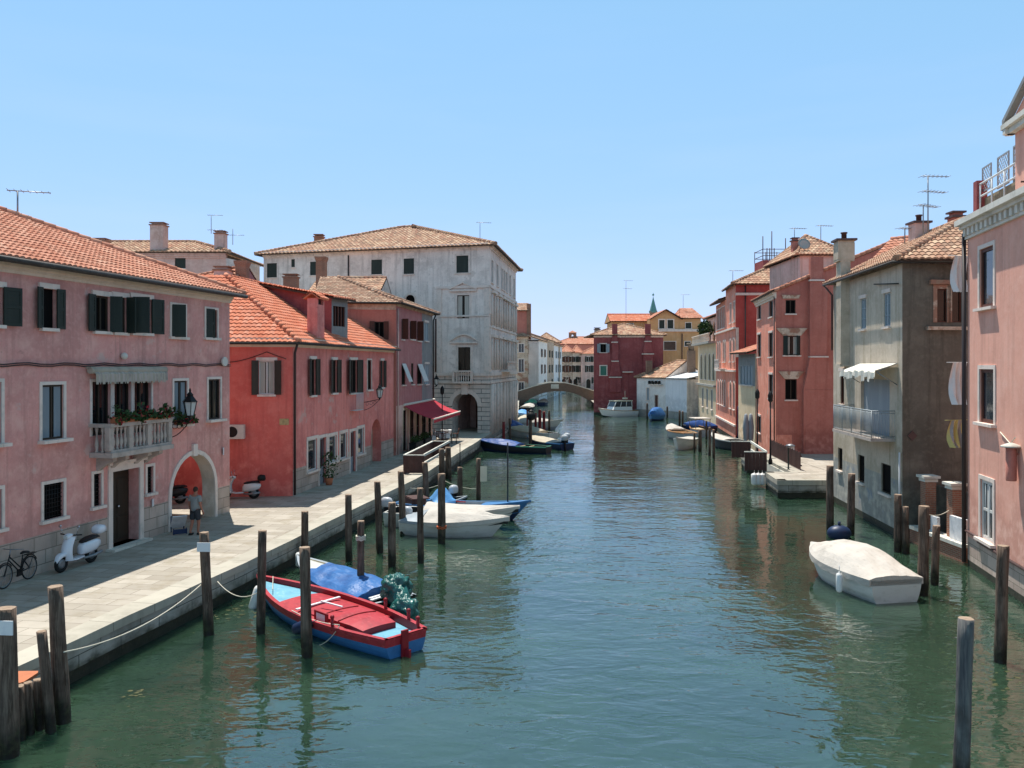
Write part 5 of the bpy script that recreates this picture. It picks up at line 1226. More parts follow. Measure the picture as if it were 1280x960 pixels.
for (x0, z0), (x1, z1) in ((P[0], P[2]), (P[2], P[1])): t.hexa([UF(x0, z0, .06), UF(x1, z1, .06), UF(x1, z1+.16, .06), UF(x0, z0+.16, .06), UF(x0, z0, .28), UF(x1, z1, .28), UF(x1, z1+.16, .28), UF(x0, z0+.16, .28)])
t.build('gable_coping', 'lead_roof', px_)
t = MB(); q = XF.off(.7); t.tube([q(*q.ray(1280, 227), -.7), q(*q.ray(1276, 227), 0)], .03, 5); t.build('hook', 'shutter_brown', px_)

# ================================================================ grey waterside house
GF = Fr((17.0, 43.8), (16.12, 34.2)); BF2 = Fr((16.12, 34.2), (24.5, 35.1))
gy = thing('grey_house', 'grey rendered waterside house with ragged awning over an iron balcony', 'house', (18.5, 39, 0)); R = GF.rect; zt = 11.42; mb = MB()
up = [R(1050, 383, 1055.5, 414), R(1076, 373, 1082.5, 411), R(1105, 366, 1113, 408)]
lowd = R(1050.5, 464, 1055.5, 505); bd = R(1076, 474, 1112, 546)
g_ = [R(1047.5, 560, 1053, 588), R(1072.5, 569, 1080.5, 603), R(1101, 580, 1113.5, 617)]
facade(mb, GF, 0, GF.L, -.7, zt, [w+(False, .2) for w in up+[lowd]+g_]+[bd+(False, .3)], bands=((.3, 2), (2.4, 1)))
bw = BF2.rect(1171, 361, 1202, 403)
facade(mb, BF2, 0, BF2.L, GZ-.5, zt, [bw+(False, .2)], mat=3)
NF = GF.near(9); facade(mb, NF, 0, 9, -.6, zt)
mb.build('wall', ['grey_plaster', 'blue_patched_plaster', 'algae_stone', 'brown_shaded_plaster'], gy)
for w in up: window(gy, GF, w, .2, 'shutter_blue', 'shutter_blue', lintel='white_stone', bars=1, hbars=2)
window(gy, GF, lowd, .2, 'glass_warm', 'shutter_brown', lintel='white_stone', bars=0)
w = window(gy, GF, bd, .3, 'shutter_grey', None, sill=None); a, b, c, e = bd
t = MB(); t.fbox(GF, a+.01, a+(c-a)*.2, b, e, -.24, -.18); t.build('shutter', 'shutter_green', w); t = MB(); t.fbox(GF, c-(c-a)*.24, c-.01, b, e, -.24, -.18); t.build('shutter', 'shutter_green', w)
for w in g_: window(gy, GF, w, .25, 'dark_room', 'wood_dark', sill='white_stone', bars=0)
window(gy, BF2, (bw[0], bw[1], bw[0]+(bw[2]-bw[0])*.44, bw[3]), .2, 'glass_warm', 'shutter_brown', sill=None, bars=0, trim='beige_plaster', tw=.17)
wi = window(gy, BF2, (bw[0]+(bw[2]-bw[0])*.56, bw[1], bw[2], bw[3]), .2, 'glass_warm', 'shutter_brown', sill=None, bars=0, trim='beige_plaster', tw=.17)
t = MB(); t.fbox(BF2, bw[0]-.5, bw[2]+.4, bw[1]-.32, bw[1]-.18, -.03, .2); t.build('sill', 'beige_plaster', wi); t = MB(); t.fbox(BF2, bw[0]-.35, bw[2]+.3, bw[3]+.18, bw[3]+.36, -.03, .14); t.build('lintel', 'beige_plaster', wi)
c = BF2(*BF2.ray(1140, 544.5), .02); t = MB(); t.box(c, .3, .03, .3, 0, 0, Matrix.Translation(c) @ Matrix.Rotation(.1, 4, 'Z') @ Matrix.Rotation(PI/4, 4, 'Y')); t.build('vent_grille', 'pipe', gy)
# chimney breast
u0, u1 = GF.ray(1056)[0], GF.ray(1064)[0]; t = MB(); t.fbox(GF, u0, u0+.75, R(1060, 340, 1064, 455)[1], 12.6, -.05, .42); t.fbox(GF, u0-.15, u0+.9, R(1060, 340, 1064, 455)[1]-.12, R(1060, 340, 1064, 455)[1]-.001, -.03, .5); t.build('chimney_breast', 'grey_plaster', gy)
t = MB(); c0 = GF(u0+.37, 0, .15); t.box((c0.x, c0.y, 12.9), .8, .8, .8, math.atan2(GF.d.y, GF.d.x)); t.build('stack', 'grey_plaster', gy)
ro, r0, r1 = hip_roof(gy, GF, 8.6, zt+.12, .5, .42, False, True, pw=.26, cl=.4, amp=.06, mats=('tile_mix', 'soffit', 'grey_plaster'))
p = GF(u0+.37, 0, .15); chimney(ro, p.x, p.y, 12.4, W(1064, 302, 41.5).z, .78, .78, 'grey_plaster', 'pipe', 'pot', math.atan2(GF.d.y, GF.d.x))
t = MB(); t.tube([GF(0, zt+.02, .52), GF(GF.L+.42, zt+.02, .52), BF2(4.5, zt+.02, .52)], .06, 8); t.build('gutter', 'gutter', gy)
pipe(gy, [GF(.1, zt, .5), GF(.12, zt-.5, .1), GF(.12, 8., .1)], .05, 'pipe'); pipe(gy, [GF(GF.L-.08, 3.6, .08), GF(GF.L-.08, .4, .08)], .04, 'railing_white')
t = MB(); t.tube([GF(GF.ray(1096)[0], R(1096, 352, 1098, 355)[1], .12), GF(GF.L-.1, R(1124, 352, 1126, 355)[1], .12)], .03, 5); t.build('washing_pole', 'black_metal', gy)
# balcony
bz = R(1044, 530, 1046, 536)[1]; ba, bb, BW = .35, bd[2]+.4, 1.0
q = GF.off(BW); bfl, bfr = GF.ray(1046)[0], GF.ray(1119)[0]; bfl, bfr = GF.ray(1067)[0], GF.ray(1119)[0]
bz = 3.98
t = MB(); t.fbox(GF, bfl, bfr, bz, bz+.14, -.05, BW); bo = t.build('balcony', 'balcony_stone', gy)
t = MB(); zr = bz+1.3
for z in (zr, zr-.1, bz+.22): t.tube([GF(bfl+.04, z, .0), GF(bfl+.04, z, BW-.05), GF(bfr-.04, z, BW-.05), GF(bfr-.04, z, 0)], .022 if z == zr else .014, 6)
n = 64
for k in range(n+1): x = bfl+.04+(bfr-bfl-.08)*k/n; t.tube([GF(x, bz+.14, BW-.05), GF(x, zr, BW-.05)], .022 if k % 16 == 0 else .009, 4)
for w in [BW*k/9 for k in range(9)]:
    for x in (bfl+.04, bfr-.04): t.tube([GF(x, bz+.14, w), GF(x, zr, w)], .009, 4)
t.build('railing', 'railing_grey', bo)
# ragged awning
a, b = GF.ray(1075)[0], GF.ray(1123)[0]; z1, z0 = R(1086, 456, 1088, 462)[3]+.06, 0; t = MB(); n = 26
for k in range(n):
    x0, x1 = a+(b-a)*k/n, a+(b-a)*(k+1)/n; o = lambda x: .9+.05*math.sin(x*9); dz = lambda x: .1*math.sin(x*7)*.5
    t.face([GF(x0, z1-.35+dz(x0), o(x0)), GF(x1, z1-.35+dz(x1), o(x1)), GF(x1, z1, .03), GF(x0, z1, .03)], 0); d0 = .3+random.uniform(-.12, .15)
    t.face([GF(x0, z1-.35-d0, o(x0)+.02), GF(x1, z1-.35-d0+random.uniform(-.05, .05), o(x1)+.02), GF(x1, z1-.35+dz(x1), o(x1)), GF(x0, z1-.35+dz(x0), o(x0))], 0)
ao = t.build('awning', 'awning_white', gy)
t = MB()
for x in (a+.05, b-.05): t.tube([GF(x, z1-.9, .03), GF(x, z1-.36, .88)], .02, 5); t.tube([GF(x, z1, .03), GF(x, z1-.36, .88)], .02, 5)
t.build('arm', 'metal_grey', ao)
# chimneys of the roofs behind the grey house
h, fr, ro2 = small_house('tiled_house', 'house with long orange roof slope rising behind the grey house', (20.2, 46.0), (28., 38.5), 7, 12.6, .5, 'brick_red', 'tile', False, False, pw=.3, cl=.45, amp=.06, samples=4)
for (x, y0, y1, Y, s, mt, st) in ((1148.5, 300, 280, 42, .72, 'pale_rose', 'pot'), (1195, 300, 273, 40, .55, 'brick_red', 'flat')):
    p = W(x, y0, Y); chimney(ro2, p.x, p.y, p.z-2, W(x, y1, Y).z, s, s, mt, 'pipe', st)
antenna(ro2, W(1160, 296, 41), 3.0, ((1., 0.), (.75, 0.2)), .1, 'antenna'); antenna(ro2, W(1154, 292, 41), 1.4, ((1., 0.2),), .3); antenna(ro2, W(1131, 305, 42), .8, ((1., 0),), .4)

# ================================================================ yard gate between grey and pink houses
YF = Fr((16.25, 33.9), (16.42, 30.1))
yd = thing('yard_wall', 'low stone yard wall with two slabs along the water between grey and pink houses', 'wall', (16.4, 32, 0)); mb = MB()
mb.fbox(YF, 0.02, YF.L-.05, -.6, .55, -.5, -.02, 0); mb.fbox(YF, .02, YF.L-.05, .551, .68, -.55, .04, 1); mb.build('wall', ['old_brick', 'istrian'], yd)
t = MB(); t.fbox(YF, 2.6, 3.6, .69, 1.55, -.3, -.18); t.build('slab', 'bluish_white', yd); t = MB(); t.fbox(YF, 1.3, 1.75, .69, 1.3, -.3, -.18); t.build('slab', 'bluish_white', yd)
first = None
for x, y0, Y, lab in ((1151, 594, 33.2, 'brick gate pillar with stone cap, the one nearer the grey house'), (1184, 603, 31.5, 'brick gate pillar with stone cap, the one nearer the pink house')):
    z = W(x, y0, Y).z; c = W(x, HZ, Y)
    o = thing('gate_pillar', lab, 'pillar', (c.x+.3, Y, .68), 0, 'brick gate pillars of the waterside yard'); m = MB(); m.box((0, 0, (z-.68)/2-.05), .42, .42, z-.68-.1); m.build('shaft', 'old_brick', o, local=True)
    m = MB(); m.box((0, 0, z-.68-.18), .52, .52, .12); m.box((0, 0, z-.68-.05), .66, .66, .1); m.build('cap', 'istrian', o, local=True)
# back wall of the yard with a gate
t = MB(); bwf = Fr((17.3, 34.0), (17.6, 29.6)); t.fbox(bwf, 0, bwf.L, .2, 2.3, -.25, 0); tag(t.build('garden_wall', 'brown_shaded_plaster', None, (17.4, 32, .6)), 'dark brown garden wall at the back of the narrow waterside yard', 'wall')
# hanging laundry at the yard side of the pink house
def cloth(p, w, h, label, mat='white_cloth', rz=1.6, stripes=None):
    m = MB(); n, r = 9, 8; d = Vector((math.cos(rz), math.sin(rz), 0)); e = Vector((-d.y, d.x, 0)); p = Vector(p)
    q = lambda i, j: p+d*(w*(i/n-.5)*(1-.25*max(0, j/r-.75)*2))+e*(.12*math.sin(i*1.9+j*.3)*(.3+j/r)+.12*math.sin(PI*j/r))-Vector((0, 0, h*j/r))
    for i in range(n):
        for j in range(r): m.face([q(i, j+1), q(i+1, j+1), q(i+1, j), q(i, j)], (i % 2) if stripes else 0, smooth=True)
    m.tube([p-d*(w/2+.3), p+d*(w/2+.3)], .012, 5, 0)
    return tag(m.build('laundry', [mat]+(stripes or []), None, p), label, 'laundry', 'laundry drying in the narrow yard')
for (x, y, Y, h, lab, mt, st) in ((1201.5, 320, 31.2, 1.35, 'white sheet drying high up by the pink house downpipe', 'white_cloth', None), (1199.5, 453, 31.4, 1.6, 'white sheet drying at mid height above the striped towel', 'white_cloth', None), (1197, 525, 31.6, 1.05, 'yellow striped towel drying on the line by the grey house', 'towel_yellow', ['towel_grey'])):
    cloth(W(x, y, Y), .62, h, lab, mt, .3, st)

# ================================================================ terracotta red house at the landing
TF = Fr((19.9, 67.4), (18.65, 58.5)); TC = Fr((18.65, 58.5), (26.5, 58.5))
tr = thing('terracotta_house', 'terracotta red house with a broad chimney breast facing the stone landing', 'house', (22, 63, GZ)); R = TF.rect; zt = 12.35; mb = MB()
k1 = [R(962, 376, 966, 396), R(961.5, 416, 966, 446), R(961.5, 468, 966, 498)]; k2 = [R(948, 381, 951, 399), R(947.5, 418, 951, 446), R(947.5, 520, 951, 541)]
facade(mb, TF, 0, TF.L, -.6, zt, [w+(False, .2) for w in k1+k2], mat=0)
R2 = TC.rect; cw = [R2(982, 375, 994.5, 392), R2(979, 420, 1000, 444), R2(981.5, 474, 996, 499.5)]
facade(mb, TC, 0, TC.L, .5, zt, [w+(False, .2) for w in cw], mat=1)
gz = W(1054, 329, 58.5).z; gz0 = W(977, 365, 58.5).z
mb.face([TC(0, zt), TC(TC.L, zt), TC(TC.L, gz+1.2), TC(.3, zt+.3)], 1)
NF = TF.near(9); facade(mb, NF, 0, 9, -.6, zt)
mb.build('wall', ['terracotta_lit', 'brick_red'], tr)
for w in k1+k2: window(tr, TF, w, .2, 'glass', 'wood_dark', lintel='white_stone', trim='grey_trim', tw=.1)
for i, w in enumerate(cw):
    wi = window(tr, TC, w, .2, 'dark_room' if i != 1 else 'glass', 'wood_dark', shutters='shutter_green' if i == 1 else None, ang=(30, 30), sw=.3, curtain='curtain' if i == 1 else None, sill='white_stone')
    a, b, c, e = w; t = MB(); x = .15; P = [(a-.05, e+.02), (c+.05, e+.02), (c+.5, e+.55), (a-.5, e+.55)] if i else [(a-.2, e+.1), (c+.2, e+.1), (c+.3, e+.35), (a-.3, e+.35)]
    t.hexa([TC(*P[0], .08), TC(*P[1], .08), TC(*P[1], -.03), TC(*P[0], -.03), TC(*P[3], .14), TC(*P[2], .14), TC(*P[2], -.03), TC(*P[3], -.03)]); t.build('lintel', 'beige_plaster', wi)
cornice(tr, TF, 0, TF.L, zt-.4, zt+.08, .25, 'cream_plaster')
mb = MB(); tiled(mb, [TF(-.3, zt+.1, .4), TF(TF.L+.15, zt+.1, .4), TC(8.2, gz+1.5, .15), TF(-.3, gz+1.5, -8)], pw=.3, cl=.45, amp=.06)
ridge(mb, TC(-.15, zt+.15, .1), TC(8.2, gz+1.55, .1), .12); ro = mb.build('roof', ['tile', 'soffit'], tr)
# breast: stepped, spreading towards the foot
bx = lambda px: TC.ray(px)[0]; zz = lambda py: W(1000, py, 58.5).z
t = MB(); o = .35
def slab(l0, r0, y0, l1, r1, y1):
    a = [TC(bx(l1), zz(y1), o), TC(bx(r1), zz(y1), o), TC(bx(r1), zz(y1), -.02), TC(bx(l1), zz(y1), -.02), TC(bx(l0), zz(y0), o), TC(bx(r0), zz(y0), o), TC(bx(r0), zz(y0), -.02), TC(bx(l0), zz(y0), -.02)]; t.hexa(a)
slab(1011, 1027, 322, 1011, 1027, 352); slab(1010.5, 1032, 352.2, 1010.5, 1032, 445); slab(1010.5, 1032, 447, 1002.5, 1041, 487); slab(1002.5, 1041, 487.2, 1002.5, 1041, 568.5)
t.build('chimney_breast', 'brick_red', tr)
for q in ((1010, 1033, 447, 445.2), (1010, 1028, 352, 350)): t = MB(); t.fbox(TC, bx(q[0]), bx(q[1]), zz(q[2]), zz(q[3]), -.02, .45); t.build('ledge', 'white_stone', tr)
t = MB(); xl, xr, zs, zc = bx(1004.5), bx(1039), zz(534), zz(525); NP = [(xl+(xr-xl)*k/12, zs+(zc-zs)*math.sin(PI*k/12)) for k in range(13)]
t.face([TC(x, z, .385) for x, z in reversed(NP)]+[TC(xl, GZ, .385), TC(xr, GZ, .385)])
for k in range(12): t.face([TC(*NP[k], .34), TC(*NP[k+1], .34), TC(*NP[k+1], .385), TC(*NP[k], .385)])
for x in (xl, xr): t.face([TC(x, GZ, .34), TC(x, GZ, .385), TC(x, zs, .385), TC(x, zs, .34)])
t.build('blind_arch', 'brick_red', tr)
t = MB(); t.fbox(TC, bx(970.5), bx(990), GZ, zz(543.5), -.02, .012); t.build('plaster_patch', 'terracotta_lit', tr)
pipe(tr, [TF(TF.L-.1, zt-.3, .1), TF(TF.L-.1, 1, .1)], .05, 'pipe')
# ---------------------------------------------------------------- pale tower house behind it
h, fr, ro = small_house('tower_house', 'pale rose tower house with low hipped roof behind the terracotta house', W(1000, HZ, 68).xy, W(1056, HZ, 68).xy, 8, W(1000, 319.5, 68).z, .5, 'pale_rose', 'tile_mix', True, True, pw=.3, cl=.45, amp=.06, samples=4)
t = MB(); a, b = fr.ray(1014)[0], fr.ray(1027)[0]; t.fbox(fr, a, b, 10, W(1000, 322, 68).z, -.02, .12); t.build('panel', 'brick_red', h)
p = W(996.5, 320, 70); chimney(ro, p.x-.2, p.y, p.z-2, W(996, 302, 70).z, .5, .5, 'brick_red', 'pipe', 'flat')
t = MB(); c = W(1004.5, 306, 68.5); t.lathe((0, 0, 0), [(.02, 0), (.3, .05), (.5, .16), (.51, .17), (.3, .07)], 16)
for i, v in enumerate(t.v): t.v[i] = c+Matrix.Rotation(1.2, 3, 'X') @ v
t.tube([c, c+Vector((0, .3, -1.5))], .03, 5); t.build('satellite_dish', 'dish_grey', ro)
antenna(ro, W(1026, 300, 69), 1.2, ((1, 0),), .2); antenna(ro, W(993, 312, 70), 1.8, ((1, 0),), .2)

# ================================================================ low yellow house
YH = Fr((20.1, 73.2), (19.92, 67.8))
yl = thing('low_yellow_house', 'low faded yellow house wedged between two red houses', 'house', (23, 70.5, GZ)); zt = W(930, 441, 70).z-.1; R = YH.rect; mb = MB()
yw = [R(925.5, 459, 941, 482)]
P, Q = W(923, HZ, 73.5).xy, W(944, HZ, 67.6).xy; YH = Fr(P, Q); yw = [YH.rect(926, 457, 941, 481)]; ydr = [YH.rect(929, 527, 932.5, 553), YH.rect(937, 527, 941, 553)]
facade(mb, YH, 0, YH.L, -.6, zt, [w+(False, .2) for w in yw+ydr], bands=((W(930, 482, 70).z, 0), (zt+1, 1)))
for f in (YH.side(6), YH.near(6)): facade(mb, f, 0, 6, -.6, zt)
mb.build('wall', ['yellow_plaster', 'grey_trim'], yl); 
for w in yw: window(yl, YH, w, .15, 'shutter_grey', 'shutter_grey', bars=3)
for w in ydr: window(yl, YH, w, .2, 'wood_dark', None, sill=None, name='door')
mb = MB(); tiled(mb, [YH(-.3, zt+.1, .7), YH(YH.L+.2, zt+.1, .7), YH(YH.L+.2, zt+1.6, -4), YH(-.3, zt+1.6, -4)], pw=.35, cl=.5, samples=4); mb.build('roof', ['tile', 'soffit'], yl)

# ================================================================ tall red canal house
P, Q = W(895, HZ, 94.3).xy, W(919.5, HZ, 78.4).xy; HF = Fr(P, Q); HC = Fr(Q, Q+Vector((12, 0)))
tall = thing('red_canal_house', 'tall red canal house with white trimmed windows and a wooden roof terrace', 'house', (25, 86, GZ)); zt = 14.0; zt2 = 15.0; us = HF.L-7.5; R = HF.rect; mb = MB()
lo = [(u-.5, 3.0, u+.5, 5.6, True, .2) for u in (2.2, 4.4, 6.2, 8.0, 12.5, 15.)]; mi_ = [(u-.45, 7.6, u+.45, 9.8, True, .2) for u in (2.0, 3.8, 7.0, 8.4, 12.4, 15.)]; to = [(u-.5, 11.4, u+.5, 13.3, False, .2) for u in (12.6, 15.2)]
lg = [(u-.55, 11.2, u+.55, 13.4, False, .4) for u in (1.4, 2.9, 4.4, 5.9, 7.4)]
facade(mb, HF, 0, HF.L, -.6, zt, lo+mi_+to+lg, bands=((.3, 1),))
facade(mb, HC, 0, HC.L, .5, zt2, mat=2); facade(mb, HF.off(-.02), us, HF.L, zt, zt2, mat=0); NF = HF.near(12); facade(mb, NF, 0, 12, -.6, zt)
mb.build('wall', ['terracotta_lit', 'algae_stone', 'deep_red'], tall)
for w in lo+mi_: window(tall, HF, w, .2, 'glass', 'wood_dark', trim='white_stone', tw=.13, arch=True)
for w in to+lg: window(tall, HF, w, .2 if w in to else .38, 'glass', 'wood_white', trim='white_stone', tw=.1)
for z, o in ((6.6, .2), (10.7, .2), (1.4, .15)): t = MB(); t.fbox(HF, 0, HF.L, z, z+.18, -.02, o); t.build('string_course', 'white_stone', tall)
t = MB(); t.fbox(HF, 5.8, 9.6, 6.79, 6.9, -.02, .85)
for z in (7.75,): t.fbox(HF, 5.8, 9.6, z, z+.1, .72, .85)
for k in range(16): baluster(t, HF(5.95+3.5*k/15, 6.9, .78), .85)
t.build('balcony', 'white_stone', tall)
t = MB(); t.fbox(HC, 0, HC.L, zt2-1.15, zt2-.92, -.02, .2); t.build('string_course', 'white_stone', tall)
pipe(tall, [HC(.9, zt2-.2, .1), HC(.9, 1, .1)], .06, 'pipe_dark')
t = MB(); t.fbox(HC, .02, .28, 8., 10.8, -.02, .06); t.build('quoin', 'white_stone', tall)
mb = MB(); kw = dict(pw=.38, cl=.55, amp=.065, samples=4); sl = .48; ez = zt2+.1; h = hip_h(HF.n, HC.n); C0 = Vector((*HC.P, ez)); h3 = Vector((h.x, h.y, sl)); Cn = C0-h3*.4; Ap = C0+h3*4.2
tiled(mb, [Cn, HC(12, ez-.4*sl, .4), HC(12, ez+4.2*sl, -4.2), Ap], **kw); bk = HF(us, ez-.4*sl, .4); tiled(mb, [bk, Cn, Ap, HF(us, ez+4.2*sl, -4.2)], **kw); ridge(mb, Cn+Vector((0, 0, .07)), Ap+Vector((0, 0, .07)), .15); ridge(mb, Ap, HC(12, ez+4.2*sl, -4.2), .15)
tiled(mb, [HF(-.3, zt+.05, .7), HF(us, zt+.05, .7), HF(us, zt+1.9, -5), HF(-.3, zt+1.9, -5)], **kw)
ro = mb.build('roof', ['tile_mix', 'soffit'], tall)
t = MB(); c = W(976, 340, 80.2); s = HC; t.box((c.x, c.y, c.z), .9, 1.2, .12, 0, 0, Matrix.Translation(c) @ Matrix.Rotation(math.atan(sl), 4, 'X')); t.build('skylight', 'metal_grey', ro)
# roof terrace
AF = Fr(W(954, HZ, 83).xy, W(997, HZ, 83).xy); za, zb = W(960, 333, 83).z, W(960, 325, 83).z; t = MB()
t.fbox(AF, 0, AF.L, za-1.5, zb, -3, 0); t.build('terrace_base', 'maroon_plaster', ro)
t = MB()
for k, hh in ((0, 2.4), (.33, 1.2), (.12, 1.2), (.2, 1.2), (.26, 2.9), (.66, 2.2), (1, 1.3)): t.tube([AF(AF.L*k, zb, -.1), AF(AF.L*k, zb+hh, -.1)], .05, 5)
for z in (.45, 1.1): t.tube([AF(0, zb+z, -.1), AF(AF.L, zb+z, -.1)], .035, 5); t.tube([AF(0, zb+z, -.1), AF(0, zb+z, -2.9)], .035, 5); t.tube([AF(0, zb+z, -2.9), AF(AF.L, zb+z, -2.9)], .035, 5)
for k in range(4): t.tube([AF(AF.L*k/3, zb, -2.9), AF(AF.L*k/3, zb+1.2, -2.9)], .04, 5)
t.build('terrace_railing', 'board_brown', ro)
antenna(ro, W(916, 358, 84), 1.6, ((1., 0),), .1)
# ================================================================ yellow canal house with balcony
P, Q = W(872.5, HZ, 110).xy, W(895, HZ, 95).xy; JF = Fr(P, Q)
yc = thing('yellow_canal_house', 'pale yellow canal house with arched windows and a planted roof loggia', 'house', (26, 102, GZ)); zt = 9.9; R = JF.rect; mb = MB(); L = JF.L
a1 = [(u-.75, 5.5, u+.75, 8.6, True, .25) for u in (L*.22, L*.45, L*.68, L*.88)]; a2 = [(u-.6, 2.0, u+.6, 4.3, False, .2) for u in (L*.3, L*.55, L*.8)]
facade(mb, JF, 0, L, -.6, zt, a1+a2, bands=((.3, 1),)); NF = JF.near(11); facade(mb, NF, 0, 11, -.6, zt, mat=2)
mb.face([JF(0, zt), JF(L, zt), JF(L, zt, -11), JF(0, zt, -11)], 0)
mb.build('wall', ['yellow_plaster', 'algae_stone', 'grey_plaster'], yc)
for w in a1: window(yc, JF, w, .25, 'glass', 'wood_dark', trim='white_stone', tw=.15, arch=True)
for w in a2: window(yc, JF, w, .2, 'shutter_grey', 'shutter_grey', trim='white_stone', tw=.12)
t = MB(); t.fbox(JF, 0, L, zt-.1, zt+.14, -.02, .9); t.fbox(JF, 0, L, 4.7, 4.95, -.02, .3); t.build('ledge', 'grey_stone', yc)
t = MB()
for k in range(30): baluster(t, JF(.2+(L-.4)*k/29, zt+.14, .75), .85)
t.fbox(JF, 0, L, zt+.99, zt+1.1, .65, .85); t.build('balustrade', 'cream_plaster', yc)
lf = JF.off(-1.2); t = MB(); zl = 13.3
facade(t, lf, 0, L, zt, zl, [(u-.9, zt+.2, u+.9, zl-.5, True, .3) for u in (L*.15, L*.38, L*.62, L*.86)]); facade(t, lf.near(9), 0, 9, zt, zl); t.face([lf(0, zt, -2), lf(L, zt, -2), lf(L, zl, -2), lf(0, zl, -2)], 1); t.build('loggia', ['pale_rose', 'dark_room'], yc)
ro, _, _ = hip_roof(yc, lf, 9, zl+.1, .35, .5, True, True, pw=.4, cl=.55, samples=4, mats=('tile', 'soffit'))
t = MB(); c = JF(L*.9, 14.2, -2.2); t.lathe((c.x, c.y, 13.0), [(.12, 0), (.12, 1.9), (.5, 2.1), (.62, 2.5), (.4, 2.95), (.1, 3.1)], 10); t.build('chimney', 'black', ro)
o = thing('roof_shrub', 'leafy green shrub growing on the yellow house roof loggia', 'shrub', JF(L*.5, zt+.15, .1)); pc = JF(L*.5, zt+.15, .1); m = MB()
m.lathe(pc, [(.4, 0), (.5, .6)], 10); m.build('pot', 'terracotta', o); m = MB()
for k in range(700):
    v = Vector((random.gauss(0, 1), random.gauss(0, 1), random.gauss(0, 1))).normalized()*random.random()**.4; c = pc+Vector((v.x*1.0, v.y*1.0, 1.7+v.z*1.1)); n = Vector((random.gauss(0, 1), random.gauss(0, 1), random.gauss(0, 1))).normalized(); b = n.orthogonal().normalized(); m.face([c+b*.16, c+n.cross(b)*.1, c-b*.16, c-n.cross(b)*.1])
m.build('foliage', 'leaf', o)

# ================================================================ low white house
WF = Fr(W(796, HZ, 119).xy, W(832, HZ, 114.6).xy); WF2 = Fr(WF.Q, W(858.5, HZ, 110).xy)
wh = thing('low_white_house', 'low white house with patched tile roof between the maroon and yellow houses', 'house', (22, 116, GZ)); zt = W(815, 472.5, 117).z; R = WF.rect; mb = MB()
wd1 = R(818.5, 494, 822.5, 511); wd1 = (wd1[0], GZ, wd1[2], wd1[3]); ww1 = R(808.5, 485, 811.5, 500)
facade(mb, WF, 0, WF.L, .96, zt, [wd1+(False, .2), ww1+(False, .2)], mat=0); zt2 = W(845, 474, 112).z
facade(mb, WF2, 0, WF2.L, .96, zt2, [], mat=1); EF_ = WF2.side(5); facade(mb, Fr(WF2.Q, WF2.Q+Vector((6., 2.))), 0, 6.3, -.6, zt2, mat=2); NF = WF.near(10); facade(mb, NF, 0, 10, 0, zt, mat=0)
facade(mb, WF.off(.05), -.3, WF.L, -.6, .959, mat=3); facade(mb, WF2.off(.05), 0, WF2.L+.05, -.6, .959, mat=3)
mb.face([WF2(0, zt2), WF2(WF2.L, zt2), WF2.Q.to_3d()+Vector((6, 2, zt2)), WF2(0, zt2, -8)], 2)
mb.build('wall', ['white_plaster', 'bluish_white', 'palace_stone', 'grey_stone'], wh)
window(wh, WF, wd1, .2, 'shutter_brown', None, trim='white_stone', tw=.12, sill=None, name='door'); window(wh, WF, ww1, .2, 'shutter_grey', None, trim='white_stone')
t = MB(); t.fbox(WF, WF.ray(812)[0], WF.ray(829)[0], zt-.95, zt-.85, -.02, .5); t.build('ledge', 'white_stone', wh)
hip_roof(wh, WF, 8, zt+.05, .55, .3, True, False, pw=.38, cl=.5, samples=4, mats=('tile_mix', 'soffit', 'palace_stone'))
mb = MB(); tiled(mb, [WF2(0, zt2+.1, .2), WF2(WF2.L+.2, zt2+.1, .2), WF2(WF2.L+.2, zt2+1.2, -6), WF2(0, zt2+1.2, -6)], pw=.38, cl=.5, samples=4); mb.build('lean_to_roof', ['bluish_white', 'grey_trim'], wh)
p = W(864, 452, 116); t = MB(); t.box((p.x, p.y, p.z-1.2), 1.0, 1.0, 5.5); t.lathe((p.x, p.y, p.z+1.5), [(.4, 0), (.45, .8), (.7, .9), (.6, 1.1)], 10); t.build('chimney', 'bridge_brick', wh)
p = W(811, 470, 118.5); t = MB(); t.box((p.x, p.y-.2, p.z+.6), .85, .7, 3.2); t.build('chimney', 'bridge_brick', wh)
for k in range(4): t = MB(); c = WF(WF.ray(813+4*k)[0], zt-.849, .22); t.lathe(c, [(.14, 0), (.2, .12), (.21, .3), (.15, .42), (.17, .47)], 9); tag(t.build('flower_pot', 'black', None, c), 'dark pot in the row on the ledge of the low white house', 'pot', 'dark pots on the white house ledge')

# ================================================================ maroon house
MF = Fr((11.9, 120.6), W(829, HZ, 120.6).xy); MK = Fr(MF.P+Vector((1.6, 11)), MF.P)
ma = thing('maroon_house', 'dark maroon house with two chimney breasts standing in the canal', 'house', (17, 127, 0)); zt = W(780, 421.5, 120.6).z; R = MF.rect; mb = MB()
w1, w2 = R(750.5, 430, 757.5, 440.5), R(750.5, 457.5, 758, 469); facade(mb, MF, 0, MF.L, -.6, zt, [w1+(False, .2), w2+(False, .2)], bands=((.4, 1),)); facade(mb, MK, 0, MK.L, -.6, zt, [(3, 8, 4.2, 10, False, .2), (7, 8, 8.2, 10, False, .2), (3, 4, 4.2, 6.2, False, .2), (7, 4, 8.2, 6.2, False, .2)], bands=((.4, 1),)); S_ = MF.side(11); facade(mb, S_, 0, 11, -.6, zt)
mb.build('wall', ['maroon_plaster', 'algae_stone'], ma)
window(ma, MF, w1, .2, 'dark_room', 'wood_dark', trim='white_stone', tw=.14, shutters='shutter_grey', ang=(168, 168), sw=.5); window(ma, MF, w2, .1, 'shutter_teal', None, trim='white_stone', tw=.14)
